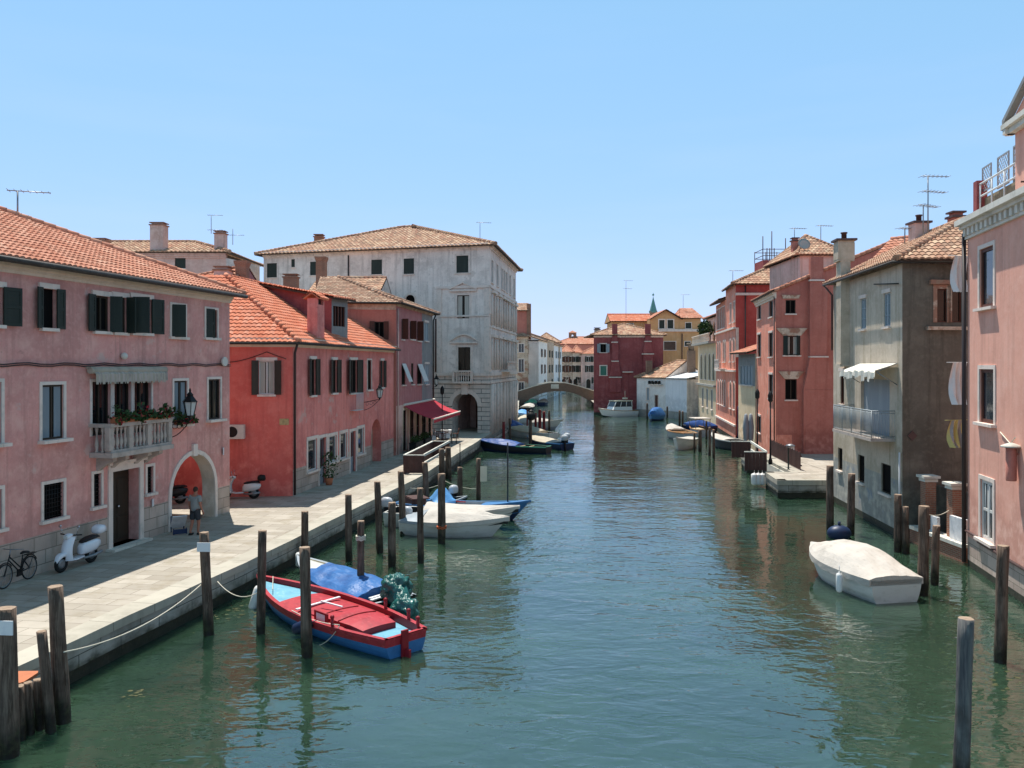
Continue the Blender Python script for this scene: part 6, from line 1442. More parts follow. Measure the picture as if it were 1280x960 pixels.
for k in ((3, 8, 4.2, 10), (7, 8, 8.2, 10), (3, 4, 4.2, 6.2), (7, 4, 8.2, 6.2)): window(ma, MK, k, .2, 'glass', 'wood_dark', trim='white_stone')
cornice(ma, MF, 0, MF.L, zt-.02, zt+.3, .25, 'white_stone')
ro, _, _ = hip_roof(ma, MF, 10, zt+.32, .34, .5, True, True, pw=.42, cl=.6, samples=4, mats=('tile_mix', 'soffit'))
bx = lambda px: MF.ray(px)[0]; zz = lambda py: W(780, py, 120.6).z; t = MB(); o = .3
def slab(l0, r0, y0, l1, r1, y1): t.hexa([MF(bx(l1), zz(y1), o), MF(bx(r1), zz(y1), o), MF(bx(r1), zz(y1), -.02), MF(bx(l1), zz(y1), -.02), MF(bx(l0), zz(y0), o), MF(bx(r0), zz(y0), o), MF(bx(r0), zz(y0), -.02), MF(bx(l0), zz(y0), -.02)])
slab(765, 771.5, 405, 765, 771.5, 419); slab(765, 771.5, 419.2, 765, 771.5, 427); slab(765, 772.5, 428, 765, 772.5, 450); slab(765, 773, 452, 762, 776, 470); slab(762, 776, 472, 762, 776, 490); t.build('chimney_breast', 'maroon_plaster', ma)
t = MB(); slab(806, 813, 405, 806, 813, 426); slab(806, 813, 427, 803, 816, 441); slab(804, 816, 443, 804, 816, 470); t.build('chimney_breast', 'maroon_plaster', ma)
o = .42
for l, r, y in ((764, 772, 427.8), (764, 773, 451.5), (761, 777, 471.5), (802, 817, 442.5), (805, 814, 426.8), (778, 791, 465)): t = MB(); slab(l, r, y-.6, l, r, y+.6); t.build('ledge', 'white_stone', ma)
p = W(747, 418, 122); chimney(ro, p.x, p.y+.6, p.z-1, W(747, 412, 122).z, .8, .8, 'grey_stone', 'pipe', 'flat')
antenna(ro, W(782.5, 400, 126), 6., ((1., 0), (.8, .3)), .2)
# houses behind
h, fr, ro = small_house('orange_roof_house', 'house whose bright orange tiled roof shows over the maroon house', W(765, HZ, 136).xy, W(813, HZ, 136).xy, 7, W(780, 402, 136).z, .34, 'ochre_plaster', 'tile_orange', False, False, pw=.42, cl=.6, samples=4)
for w in [fr.rect(783, 404, 792, 412)]: window(h, fr.off(.19), w, .18, 'glass', 'wood_white')
oc = thing('ochre_house', 'ochre gabled house with dark green shutters behind the low white house', 'house', (27, 137, GZ)); OF = Fr(W(812, HZ, 133).xy, W(876, HZ, 133).xy); R = OF.rect; zt = W(830, 398, 133).z; mb = MB()
ow = [R(824, 400, 830.5, 410.5), R(834.5, 400, 841.5, 410.5), R(857, 403.5, 864, 410.5), R(830, 427, 844.5, 437.5), R(856, 427, 863, 432.5)]
facade(mb, OF, 0, OF.L, GZ, zt, [w+(False, .2) for w in ow]); x0, x1, xm = OF.ray(816)[0], OF.ray(849)[0], OF.ray(832)[0]; gz = W(832, 387.5, 133).z
mb.face([OF(x0, zt), OF(x1, zt), OF(xm, gz)]); facade(mb, OF.side(10), 0, 10, GZ, zt); facade(mb, OF.near(10), 0, 10, GZ, zt); mb.build('wall', 'ochre_plaster', oc)
for i, w in enumerate(ow): window(oc, OF, w, .15, 'shutter_green' if i != 3 else 'glass', None, trim='white_stone', tw=.18 if i < 2 else .1)
t = MB(); t.fbox(OF, OF.ray(823)[0], OF.L, W(0, 414.5, 133).z, W(0, 411.5, 133).z, -.02, .25); t.build('string_course', 'white_stone', oc)
mb = MB(); kw = dict(pw=.42, cl=.6, samples=4); e = Vector((0, 0, .08))
tiled(mb, [OF(x0-.5, zt-.2, -9)+e, OF(x0-.5, zt-.2, .5)+e, OF(xm, gz, .5)+e, OF(xm, gz, -9)+e], **kw); tiled(mb, [OF(x1+.5, zt-.2, .5)+e, OF(x1+.5, zt-.2, -9)+e, OF(xm, gz, -9)+e, OF(xm, gz, .5)+e], **kw)
xa, xb = OF.ray(849)[0], OF.L+.4; tiled(mb, [OF(xa, zt+.05, .4), OF(xb, zt+.05, .4), OF((xa+xb)/2+1, zt+1.9, -4), OF((xa+xb)/2-1, zt+1.9, -4)], **kw); tiled(mb, [OF(xa, zt+.05, -8), OF(xa, zt+.05, .4), OF((xa+xb)/2-1, zt+1.9, -4)], **kw); ro = mb.build('roof', ['tile', 'soffit'], oc)
pipe(oc, [OF(OF.ray(852.5)[0], W(0, 417, 133).z, .1), OF(OF.ray(852.5)[0], 4, .1)], .08, 'pipe'); antenna(ro, W(854, 385, 136), 2.2, ((1, 0),), .2)

# ================================================================ stone landing on the right bank
lg = thing('stone_landing', 'white stone landing platform projecting into the canal below the terracotta house', 'landing', (16, 50, 0)); mb = MB()
A, B, Cc, Dd = Vector((14.43, 44.9)), Vector((17.4, 44.9)), Vector((14.85, 48.5)), Vector((15.7, 55.3))
top = [A, B, Vector((18.6, 45.5)), Vector((23.5, 58.45)), Vector((18.7, 58.45)), Vector((17.9, 58.4)), Vector((16.1, 58.2)), Dd, Vector((16.95, 55.1)), Vector((16.35, 48.3)), Cc]
zt = .98; mb.face([(p.x, p.y, zt) for p in top], 0)
ext = top[:2]
for i, j in ((0, 1), (10, 0), (9, 10), (8, 9), (7, 8), (6, 7), (5, 6)):
    f = Fr(top[i], top[j]); 
    mb.fbox(f, 0, f.L, zt-.26, zt+.012, -.45, .05, 1); facade(mb, f, 0, f.L, .3, zt-.26, mat=2); facade(mb, f.off(-.08), 0, f.L, -.8, .3, mat=3)
mb.build('platform', ['paving', 'kerb_stone', 'quay_wall', 'algae_stone'], lg)
t = MB()
for k in range(5): f = Fr(top[9], top[8]); t.fbox(f, .3, f.L-.3, zt-.2*(k+1)-.2, zt-.2*(k+1), -.1, .3*(k+1)-.1, 0)
t.build('step', 'istrian', lg)
landing((14.95, 48.6), (15.95, 55.3), 1.25, 'brown boarded parapet with a white rail on the white stone landing', ((0, 3), (1, 2)), 1.15)
fe = Fr((18.0, 57.8), (17.1, 49.0)); o = thing('picket_fence', 'dark picket fence behind the boarded parapet on the stone landing', 'fence', (17.5, 53, zt)); t = MB()
for k in range(28): t.fbox(fe, fe.L*k/28, fe.L*k/28+.18, zt+.05, zt+1.05+.05*(k % 2), -.02, .02)
t.build('pickets', 'board_brown', o); t = MB(); t.fbox(fe, 0, fe.L, zt+.25, zt+.33, -.06, -.021); t.fbox(fe, 0, fe.L, zt+.8, zt+.88, -.06, -.021); t.build('rail', 'board_brown', o)
for (x, y0, y1, lab) in ((946.7, 496, 558, 'black lamp post at the far end of the stone landing'), (963, 506, 566, 'black lamp post in front of the terracotta house corner')):
    Y = 57. if x < 950 else 52.; c = W(x, HZ, Y); dup(lp, (c.x, Y, zt+.012), 0, lab)
c = W(988, HZ, 55.); o = thing('litter_bin', 'pale round litter bin on the stone landing', 'bin', (c.x, c.y, zt)); m = MB(); m.lathe((0, 0, 0), [(.2, .0), (.24, .1), (.26, .85)], 14); m.build('body', 'ac_white', o, local=True); m = MB(); m.lathe((0, 0, .85), [(.3, 0), (.3, .08), (.1, .16)], 14); m.build('lid', 'metal_grey', o, local=True)
c = W(985.5, HZ, 49.5); o = thing('bollard', 'thin dark green post standing on the stone landing', 'post', (c.x, c.y, zt)); m = MB(); m.lathe((0, 0, 0), [(.12, 0), (.05, .05), (.04, 1.25), (.06, 1.28), (.03, 1.33)], 10); m.build('pole', 'shutter_green', o, local=True)
# ================================================================ piles, in photo order
PL = [
 (12, 945, 8, 760, 23, 'thick mooring post carrying a white plate at the near end of the quay'),
 (64, 915, 52, 789, 12, 'short mooring post beside the terracotta landing board'),
 (79, 903, 69, 733, 18, 'tall mooring post with a white rope tied to it near the terracotta board'),
 (261, 794, 255, 665, 12, 'mooring post with a white sign plate in front of the stone quay'),
 (326, 792, 328, 663, 11, 'mooring post standing right against the bow of the red boat'),
 (384, 821, 380.5, 684, 13.5, 'mooring post rising in front of the red boat amidships'),
 (381, 706, 381, 639, 9, 'mooring post between the quay and the bow of the blue tarp boat'),
 (436, 701, 435.5, 618, 8.5, 'mooring post between the blue tarp boat and the quay wall'),
 (451, 752, 451, 651, 9, 'mooring post with rope wound round it beside the blue tarp'),
 (475, 691, 471.5, 602, 8.5, 'slightly leaning mooring post in open water between the quay and the covered boat'),
 (490, 708, 490, 628, 10, 'stubby mooring post nearest in front of the white covered boat stern'),
 (504, 668, 501, 589, 8, 'slim mooring post close to the quay behind the white boat stern'),
 (526, 704, 525, 610, 8, 'dark mooring post in front of the white covered boat'),
 (552, 679, 552, 592, 9.5, 'mooring post with orange rope at the side of the white covered boat'),
 (534, 634, 531, 578, 7, 'mooring post in front of the boarded parapet'),
 (575, 629, 575, 584, 6.5, 'mooring post rising beside the blue boat near a rope'),
 (598, 631, 598, 573, 5.5, 'mooring post holding a cream board beside the blue boat'),
 (553, 605, 552, 561, 7.5, 'thick pile under the white rail of the boarded parapet'),
 (560.5, 599, 560, 559, 7.5, 'thick pile at the far end of the boarded parapet'),
 (1037.5, 662, 1037.5, 582, 8.5, 'dark mooring post in front of the stone landing corner'),
 (1063.5, 668, 1064.5, 592, 9, 'crooked mooring post at the foot of the grey house'),
 (1122.5, 690, 1122.5, 618, 9, 'mooring post with a small white tag behind the white covered boat'),
 (1132.5, 692, 1131.5, 633, 8, 'short mooring post tucked behind the stern of the big white boat'),
 (1153.5, 744, 1155, 632.5, 12.5, 'stout mooring post at the stern of the big white covered boat'),
 (1168, 731, 1170.5, 657, 9, 'pale leaning mooring post before the yard wall'),
 (1250, 828, 1254, 682, 14, 'tall mooring post before the pink waterside house'),
]
NPOST = []
for k in PL:
    rg = None
    if k[0] == 451: rg = [(1.9, 'rope', .02), (1.95, 'rope', .02), (2.0, 'rope', .025)]
    if k[0] == 552: rg = [(.62, 'rope_orange', .03), (.68, 'rope_orange', .03)]
    NPOST.append(post(*k, ring=rg))
post(1201, 985, 1207.5, 773, 18.5, 'weathered grey topped mooring post alone in the water, closest to the bridge', mats=('post_grey', 'post_wet', 'post_top'))
# low piles carrying the terracotta board
for (x, y, ty, lab) in ((27, 925, 857, 'low pile under the outer edge of the terracotta board'), (38, 918, 853, 'low pile under the middle of the terracotta board'), (50, 912, 849, 'low pile under the inner edge of the terracotta board')):
    post(x, y, x-3, ty, 10.5, lab, group='low piles under the terracotta board', name='pile')
A = W(13, 858, 16.6); q = G(13, 858, 1.02); m = MB(); z = 1.0
pts = [G(8, 858, z), G(30, 852, z), G(47, 841, z), G(48, 838.5, z), G(-10, 839, z), G(-20, 858, z)]
m.face(pts); m.face([p-Vector((0, 0, .06)) for p in reversed(pts)]);
for k in range(6): a, b = pts[k], pts[(k+1) % 6]; m.face([a-Vector((0, 0, .06)), b-Vector((0, 0, .06)), b, a])
tag(m.build('landing_board', 'terracotta', None, pts[1]), 'terracotta painted landing board on low piles by the quay', 'board')
# sign plates
def plate(px, py, w, h, post_i, label, mat='sign_white'):
    Y = NPOST[post_i].location.y-.22; c = W(px, py, Y); m = MB(); m.box(c, w, .02, h, -.08)
    return tag(m.build('sign_plate', mat, None, c), label, 'sign')
plate(254.5, 684, .36, .24, 3, 'small white sign plate fixed to the post before the quay'); plate(5, 785, .34, .26, 0, 'small white plate on the thick post at the near quay end')
plate(604.5, 592.5, .34, .78, 16, 'upright cream board hanging on the post beside the blue boat', 'sign_cream')
# distant piles
DP = [(809, 525, 809, 504, 2.6, 'thin pile before the low white house'), (834, 523, 834, 508, 2.2, 'short pile along the wall of the low white house'), (849.5, 534, 849.5, 513, 2.6, 'dark pile rising behind the tan boat'), (853.3, 535, 853.3, 514, 2.4, 'slim pile next to the navy cover behind the tan boat'), (868, 566, 868, 541, 2.6, 'pile at the stern of the small white boat'), (875, 565, 875, 537, 4.4, 'thick pile touching the small white boat'), (883, 549, 883, 526, 2.4, 'tall thin pile before the yellow canal house'), (887, 570, 887, 534, 3, 'leaning pile in open water before the red canal house'), (892, 574, 892, 537, 3.2, 'pile nearest the dark boat under the red canal house'),
 (674.7, 543, 674.7, 512, 3.8, 'red painted pile with gold tip, tallest of the group off the palace'), (680, 542, 680, 514, 3.4, 'red painted pile next to the tallest one off the palace'), (669.5, 542, 669.5, 516, 3, 'red painted pile half hidden by the lamp pile'), (686.5, 538, 686.5, 513, 2.6, 'dark pile beside the bow of the cream motorboat'), (659, 540, 659, 512, 2, 'reddish pile close to the palace water front'), (663, 560, 663, 517, 4.2, 'dark pile with a round lamp head beside the navy tarp boat'), (638, 556, 637, 523, 3, 'brown pile leaning by the palace corner'), (629.5, 558, 629.5, 527, 3.6, 'weathered pile where the quay meets the palace')]
for i, k in enumerate(DP):
    red_ = 'red' in k[5][:10]
    post(*k, mats=('post_red', 'post_red', 'plaque') if red_ else ('post_wood', 'post_wet', 'post_top'), seg=8, group='red piles off the palace' if red_ else 'mooring posts standing in the canal')
c = W(664, 520, G(663, 560).y); m = MB(); m.ball(c, .42, 10, 7); m.lathe(c+Vector((0, 0, .35)), [(.25, 0), (.2, .1), (.02, .22)], 8); tag(m.build('pile_lantern', 'black', None, c), 'round dark lamp head crowning a pile beside the navy tarp boat', 'lamp')
for (x, y, lab) in ((923.5, 555, 'blue painted pole in front of the low yellow house, nearer the red wall'), (927, 557, 'blue painted pole in front of the low yellow house, shorter one')):
    post(x, y, x, 508 if x < 925 else 516, 3.6, lab, mats=('boat_navy', 'boat_navy', 'sign_white'), seg=8, group='blue poles before the yellow house')
for (x, lab) in ((932.5, 'furled grey banner hanging before the low yellow house, outer one'), (938.5, 'furled grey banner hanging before the low yellow house, inner one')):
    c = W(x, 530, 66); m = MB(); h0, h1 = W(x, 552, 66).z, W(x, 517, 66).z; m.lathe((c.x, c.y, 0), [(.06, .9), (.07, h0), (.2, h0+.2), (.26, (h0+h1)/2), (.14, h1-.1), (.03, h1)], 10); tag(m.build('parasol', 'shutter_grey', None, (c.x, c.y, 1)), lab, 'parasol', 'furled parasols')
# ropes
sag_rope(W(80, 815, 16.2), W(251, 731, 22.0), .28, 'long white rope sagging between two posts along the quay')
sag_rope(W(272, 727, 24.3), W(322, 741, 22.6), .25, 'white rope tying the red boat bow to the quay')
sag_rope(W(556, 601, 46), W(597, 611, 44.5), .12, 'pale rope stretched between posts behind the white boats'); sag_rope(W(513, 610, 42), W(553, 604, 46), .15, 'pale rope from the quay to the pile by the parapet')
sag_rope(W(1160, 643, 30), W(1186, 638, 31.4), .1, 'thin rope from the stout post to the brick gate pillar'); 

# ================================================================ boats (built at the origin, stern at x=0, bow at x=L, then placed)
class Hull:
    def __init__(s, L, B, H, bow=.35, stern=.75, draft=.25, rake=.5, pw=2.2, mid=.4, flare=.62, inset=.2, g=.08):
        s.L, s.B, s.H, s.bow, s.stern, s.draft, s.rake, s.pw, s.mid, s.flare, s.inset, s.g = L, B, H, bow, stern, draft, rake, pw, mid, flare, inset, g
    def b(s, t):
        if t < s.mid: return s.B/2*(s.stern+(1-s.stern)*math.sin(t/s.mid*PI/2))
        return s.B/2*max(0, 1-((t-s.mid)/(1-s.mid))**s.pw)
    def z(s, t): return s.H+s.bow*max(0, (t-.35)/.65)**2
    def k(s, t): return -s.draft*(1-max(0, (t-.6)/.4)**2)
    def x(s, t, f): return s.L*t*(1-s.rake/s.L)+s.rake*t**3*f     # f: 0 keel .. 1 rim
    def sec(s, t, n=8):
        out = []
        for j in range(n+1):
            a = j/n*PI/2; y = s.b(t)*math.cos(a)**s.flare; f = 1-math.sin(a)**1.3; z = s.k(t)+(s.z(t)-s.k(t))*f; out.append((s.x(t, f), y, z))
        return out
    def build(s, root, mats, bands=((.45, 0), (2, 1)), name='hull'):
        """mats: [upper, lower, rim, inside]; bands on height fraction from the rim downwards"""
        m = MB(); N, n = 26, 8; S = [s.sec(i/N, n) for i in range(N+1)]
        def mi(j):
            for lim, q in bands:
                if j/n < lim: return q
            return 1
        for i in range(N):
            for j in range(n):
                a, b, c, d = S[i][j], S[i+1][j], S[i+1][j+1], S[i][j+1]
                m.face([d, c, b, a], mi(j), smooth=True); mir = lambda p: (p[0], -p[1], p[2]); m.face([mir(a), mir(b), mir(c), mir(d)], mi(j), smooth=True)
        for j in range(n):   # transom
            a, d = S[0][j], S[0][j+1]; m.face([(a[0], a[1], a[2]), (a[0], -a[1], a[2]), (d[0], -d[1], d[2]), (d[0], d[1], d[2])], mi(j))
        for i in range(N):   # rim and inside
            for sg in (1, -1):
                q = []
                for t in (i/N, (i+1)/N):
                    X, bb, Z = s.x(t, 1), s.b(t), s.z(t); bi = max(bb-s.g, 0); q.append([(X, sg*(bb+.025), Z-.06), (X, sg*(bb+.025), Z+.02), (X, sg*bi, Z+.02), (X, sg*bi, Z-s.inset)])
                for j, mm in ((0, 2), (1, 2), (2, 3)): P = [q[0][j], q[1][j], q[1][j+1], q[0][j+1]]; m.face(P if sg < 0 else P[::-1], mm)
        b0 = s.b(0); m.face([(0, b0, s.z(0)+.02), (s.g, b0, s.z(0)+.02), (s.g, -b0, s.z(0)+.02), (0, -b0, s.z(0)+.02)], 2); m.face([(s.g, b0, s.z(0)+.02), (s.g, -b0, s.z(0)+.02), (s.g, -b0, s.z(0)-s.inset), (s.g, b0, s.z(0)-s.inset)], 3)
        return m.build(name, mats, root, local=True)
    def deck(s, root, mat, t0=0., t1=1., dz=None, name='deck', crown=0.):
        m = MB(); dz = s.inset*.98 if dz is None else dz; N = 16; n = 6
        def P(i, j):
            t = t0+(t1-t0)*i/N; bb = max(s.b(t)-s.g*.9, .0); y = bb*(1-2*j/n); return (max(s.x(t, 1), .02), y, s.z(t)-dz+crown*(1-(1-2*j/n)**2))
        for i in range(N):
            for j in range(n): m.face([P(i, j+1), P(i+1, j+1), P(i+1, j), P(i, j)], 0, smooth=True)
        for tt, rev in ((0, 0), (N, 1)):
            P_ = [P(tt, j) for j in range(n+1)]; low = [(p[0], p[1], p[2]-.12) for p in P_]
            for j in range(n): q = [P_[j], P_[j+1], low[j+1], low[j]]; m.face(q[::-1] if rev else q)
        return m.build(name, mat, root, local=True)
    def cover(s, root, mat, t0, t1, hf, p=2.2, skirt=.22, wr=.03, name='cover', sd=0., out=.05):
        m = MB(); N, n = 30, 16; V = []
        for i in range(N+1):
            t = t0+(t1-t0)*i/N; bb = s.b(t)+out; X = s.x(t, 1)+(.06 if t > .98 else 0); row = []
            h = hf((t-t0)/(t1-t0)); sk = skirt*(.8+.3*mnoise.noise(Vector((t*9, sd, 0))))
            row.append((X, bb*1.0, s.z(t)-sk))
            for j in range(n+1):
                v = 1-2*j/n; w = wr*mnoise.noise(Vector((X*1.6, v*3, sd)))*2+wr*1.1*math.sin(X*6.5+v*2.5+sd+2*mnoise.noise(Vector((X, v, sd))))*abs(v)**1.6
                row.append((X, bb*v, s.z(t)+.03+h*(1-abs(v)**p)+w*(1-abs(v)**4)))
            row.append((X, -bb*1.0, s.z(t)-sk)); V.append(row)
        for i in range(N):
            for j in range(n+2): m.face([V[i][j+1], V[i+1][j+1], V[i+1][j], V[i][j]], 0, smooth=True)
        for i, rev in ((0, 0), (N, 1)):
            top = V[i]; P_ = top if not rev else top[::-1]; m.face(P_)
        return m.build(name, mat, root, local=True)
def outboard(root, x, y, z, s=1., mat='engine_grey', rz=0., name='outboard_motor'):
    m = MB(); R_ = Matrix.Translation((x, y, z)) @ Matrix.Rotation(rz, 4, 'Z') @ Matrix.Scale(s, 4)
    prof = [(.0, .14, .2), (.06, .17, .25), (.22, .17, .27), (.34, .14, .22), (.4, .07, .12)]; vs, fs = [], []; n = 12
    for (h, a, b) in prof:
        for k in range(n):
            q = 2*PI*k/n; cs, sn = math.cos(q), math.sin(q); sx = math.copysign(abs(cs)**.6, cs); sy = math.copysign(abs(sn)**.6, sn); vs.append(R_ @ Vector((b*sx-.05*h, a*sy, .25+h)))
    for i in range(len(prof)-1):
        for k in range(n): fs.append((i*n+k, i*n+(k+1) % n, (i+1)*n+(k+1) % n, (i+1)*n+k))
    fs.append(tuple((len(prof)-1)*n+k for k in range(n))); m.add(vs, fs, 0); m.sm[-1] = False
    o = m.build(name, mat, root, local=True); t = MB()
    def bx(c, a, b, h): t.box((0, 0, 0), a, b, h, 0, 0, R_ @ Matrix.Translation(c))
    bx((.0, 0, -.08), .2, .1, .66); bx((.14, 0, .15), .12, .26, .22); bx((-.05, 0, -.4), .3, .08, .05); t.build('leg', 'engine_black', o, local=True); return o
def fender(p, h, r, label, mats=('paint_white', 'boat_navy'), tilt=(0, 0)):
    p = Vector(p); m = MB(); d = Vector((tilt[0], tilt[1], 1)).normalized(); n = 8
    pr = [(0.2, -.5), (.75, -.46), (1, -.36), (1, .36), (.75, .46), (.2, .5), (.2, .56)]
    m.tube([p+d*(h*z) for _, z in pr], [r*a for a, _ in pr], 12, 0); m.tube([p+d*h*.55, p+d*h*.9], .012, 5, 0)
    return tag(m.build('fender', mats[0], None, p), label, 'fender')
def place(o, stern, bow_dir_to, z=0.):
    s, b = Vector(stern), Vector(bow_dir_to); o.location = (s.x, s.y, z); o.rotation_euler = (0, 0, math.atan2(b.y-s.y, b.x-s.x)); return o
# ---- red and blue boat
ra = thing('wooden_boat', 'red and blue wooden boat with turquoise deck ends, moored beside the quay', 'boat'); h = Hull(7.35, 2.1, .50, .2, .62, .2, .5, 2.3, .42, .55, .2, .1)
h.build(ra, ['boat_red', 'boat_blue', 'boat_red', 'boat_deep_red'], bands=((.2, 0), (2, 1)))
h.deck(ra, 'boat_cyan', .70, 1., .14, 'bow_deck', .04); h.deck(ra, 'boat_red', .26, .698, .12, 'mid_deck', .06); h.deck(ra, 'boat_cyan', .012, .24, .2, 'stern_deck', .02)
m = MB(); N = 10     # raised hatch over the middle
def hp(t, v, dz): return Vector((h.x(t, 1), h.b(t)*.60*v, h.z(t)-.1+dz))
for i in range(N):
    ta, tb = .16+.36*i/N, .16+.36*(i+1)/N; hh = lambda t: .17*min(1, (t-.10)/.12) if t < .34 else .17*max(.3, 1-(t-.34)/.24)
    for j in range(8):
        va, vb = 1-2*j/8, 1-2*(j+1)/8; q = lambda t, v: hp(t, v, hh(t)*(1-.35*v*v)); m.face([q(ta, vb), q(tb, vb), q(tb, va), q(ta, va)], 0, smooth=True)
    for sg in (1, -1): a, b = hp(ta, sg, hh(ta)*.65), hp(tb, sg, hh(tb)*.65); P = [hp(ta, sg, -.1), hp(tb, sg, -.1), b, a]; m.face(P if sg < 0 else P[::-1], 1)
for t, rev in ((.16, 0), (.52, 1)):
    hh_ = hh(t); P = [hp(t, 1-2*j/8, hh_*(1-.35*(1-2*j/8)**2)) for j in range(9)]+[hp(t, -1, -.1), hp(t, 1, -.1)]; m.face(P[::-1] if rev else P, 1)
hat = m.build('hatch_cover', ['boat_red', 'boat_deep_red'], ra, local=True)
m = MB()
for t in (.30, .42): m.tube([hp(t, 1-2*j/8, hh(t)*(1-.35*(1-2*j/8)**2)+.012) for j in range(9)], .02, 5)
m.build('seam', 'boat_deep_red', hat, local=True)
m = MB(); m.box((h.x(.56, 1), 0, h.z(.56)-.02), .09, 1.55, .03, .12); m.build('plank', 'sign_white', ra, local=True)
m = MB(); m.box((h.x(.45, 1), .1, h.z(.45)+.15), .9, .05, .03, .1); m.build('pole', 'sign_white', ra, local=True)
m = MB(); m.box((h.x(.38, 1), h.B*.36, h.z(.38)+.02), .62, .04, .32); m.box((h.x(.38, 1), h.B*.36+.022, h.z(.38)+.04), .4, .006, .18, 0, 1); m.build('side_panel', ['boat_deep_red', 'sign_white'], ra, local=True)
for (t, sg) in ((.02, -.8), (.12, -.98), (.26, 1), (.30, -1)):
    m = MB(); y = h.b(t)*sg; m.tube([(h.x(t, 1)+.05, y*.96, h.z(t)-.1), (h.x(t, 1)+.05, y*.96, h.z(t)+.24)], .045, 7); m.ball((h.x(t, 1)+.05, y*.96, h.z(t)+.25), .06, 7, 5); m.build('cleat', 'boat_deep_red', ra, local=True)
m = MB(); m.box((-.06, .1, .2), .06, .2, .9); m.box((-.16, .1, -.05), .22, .06, .5); m.build('rudder', 'boat_deep_red', ra, local=True)
place(ra, G(508, 813, .1), G(317.5, 723, .55))
def rap(t, v, dz=0.):
    p = Matrix.Translation(ra.location) @ Matrix.Rotation(ra.rotation_euler.z, 4, 'Z') @ Vector((h.x(t, 1), h.b(t)*v, h.z(t)+dz)); return p
fender(rap(.88, 1.35, -.35), .75, .14, 'scuffed white fender hanging at the bow of the red boat', tilt=(.3, .1)); fender(rap(.42, 1.1, -.18), .8, .15, 'dark blue fender lying along the side of the red boat', ('boat_navy',), tilt=(1.6, -1.5))
sag_rope(rap(.22, 1, .1), W(386, 806, 21.5), .2, 'pale mooring rope from the red boat to the post amidships', .012); sag_rope(rap(.22, 1, .12), rap(.52, 1, .06), .08, 'pale rope lying along the red boat gunwale', .012); sag_rope(rap(.93, -.8, .05), rap(.8, .6, .02), .02, 'rope stretched across the turquoise bow deck', .012); sag_rope(rap(1, 0, .05), W(328, 700, 23), .05, 'short rope from red boat bow to its post', .015)
# ---- boat with blue tarpaulin and green wrapped engine
rb = thing('motorboat', 'small boat under a crumpled blue tarpaulin with its engine wrapped in green', 'boat'); h2 = Hull(5.9, 1.75, .46, .28, .85, .2, .45, 2.4, .4, .5, .22, .1)
h2.build(rb, ['hull_wet', 'hull_wet', 'hull_grey', 'deck_tan'], bands=((.12, 1), (2, 1)))
h2.deck(rb, 'hull_white', .58, 1., .03, 'bow_deck', .07); h2.deck(rb, 'inner_dark', .01, .57, .2, 'cockpit')
h2.cover(rb, 'tarp_blue', .13, .72, lambda s: .16+.17*math.sin(PI*min(1, s*.9+.15))+.04*math.sin(s*9), 1.8, .12, .04, sd=3., name='tarpaulin')
m = MB(); m.box((.35, .35, h2.z(0)+.04), .1, .5, .04, .2); m.box((.5, .3, h2.z(0)+.05), .1, .5, .04, .2); m.build('plank', 'sign_white', rb, local=True)
m = MB()
def lump(c, r, sc, sd):
    vs, fs = [], []; S_, R_ = 48, 32
    for i in range(R_+1):
        a = PI*i/R_
        for k in range(S_):
            q = 2*PI*k/S_; v = Vector((math.sin(a)*math.cos(q), math.sin(a)*math.sin(q), math.cos(a))); e = 1+.22*mnoise.noise(v*1.9+Vector((sd, 0, 0)))+.26*abs(mnoise.noise(v*2.6+Vector((0, sd, 0))))+.12*abs(mnoise.noise(v*6+Vector((0, 0, sd))))-.12; vs.append(Vector(c)+Vector((v.x*sc[0], v.y*sc[1], v.z*sc[2]))*r*e)
    for i in range(R_):
        for k in range(S_): fs.append((i*S_+k, (i+1)*S_+k, (i+1)*S_+(k+1) % S_, i*S_+(k+1) % S_))
    m.add(vs, fs, 0, True)
lump((-.08, .0, .80), .46, (1., .95, .95), 2.); lump((-.68, .12, .30), .42, (1.05, .9, 1.05), 7.); m.tube([(-.2, .02, .75), (-.45, .08, .5), (-.6, .1, .25)], [.36, .3, .3], 12); eo = m.build('engine_wrap', 'tarp_green', rb, local=True)
m = MB(); m.box((-.15, 0, .2), .3, .2, .9); m.build('leg', 'engine_black', eo, local=True)
place(rb, G(493, 757, .3), G(366, 697, .6)); lump = None
fender(G(372, 704, .3)+Vector((.1, -.05, .15)), .5, .16, 'white ball fender at the bow of the blue tarpaulin boat')
# ---- white covered motorboat and its neighbour
rc = thing('motorboat', 'white motorboat fully covered by a pale sheet among the posts by the cafe quay', 'boat'); h3 = Hull(4.6, 2.0, .62, .22, .85, .25, .7, 2.0, .38, .5, .25)
h3.build(rc, ['hull_white', 'hull_white', 'hull_white', 'inner_dark'], bands=((.8, 0), (.95, 0), (2, 1))); h3.deck(rc, 'inner_dark')
h3.cover(rc, 'tarp_white', .28, 1.0, lambda s: .42*(1-s)**.7+.12*math.sin(PI*s), 1.6, .18, .035, sd=11.); h3.cover(rc, 'hull_grey', .02, .27, lambda s: .1+.25*s, 2, .1, .02, sd=2., name='stern_cover')
place(rc, G(503, 659, .3)+Vector((.1, .6, 0)), G(633, 657, .5)+Vector((0, .0, 0))); outboard(rc, -.1, .3, .45, .9)
rd_ = thing('motorboat', 'white pointed motorboat moored just behind the pale covered one', 'boat'); h4 = Hull(6.0, 2.0, .62, .35, .85, .25, .9, 1.8, .36, .5, .25)
h4.build(rd_, ['hull_white', 'hull_white', 'hull_white', 'inner_dark']); h4.deck(rd_, 'inner_dark', 0, .4); h4.cover(rd_, 'tarp_white', .35, 1., lambda s: .35*(1-s)+.05, 1.8, .1, .02, sd=21., name='cover')
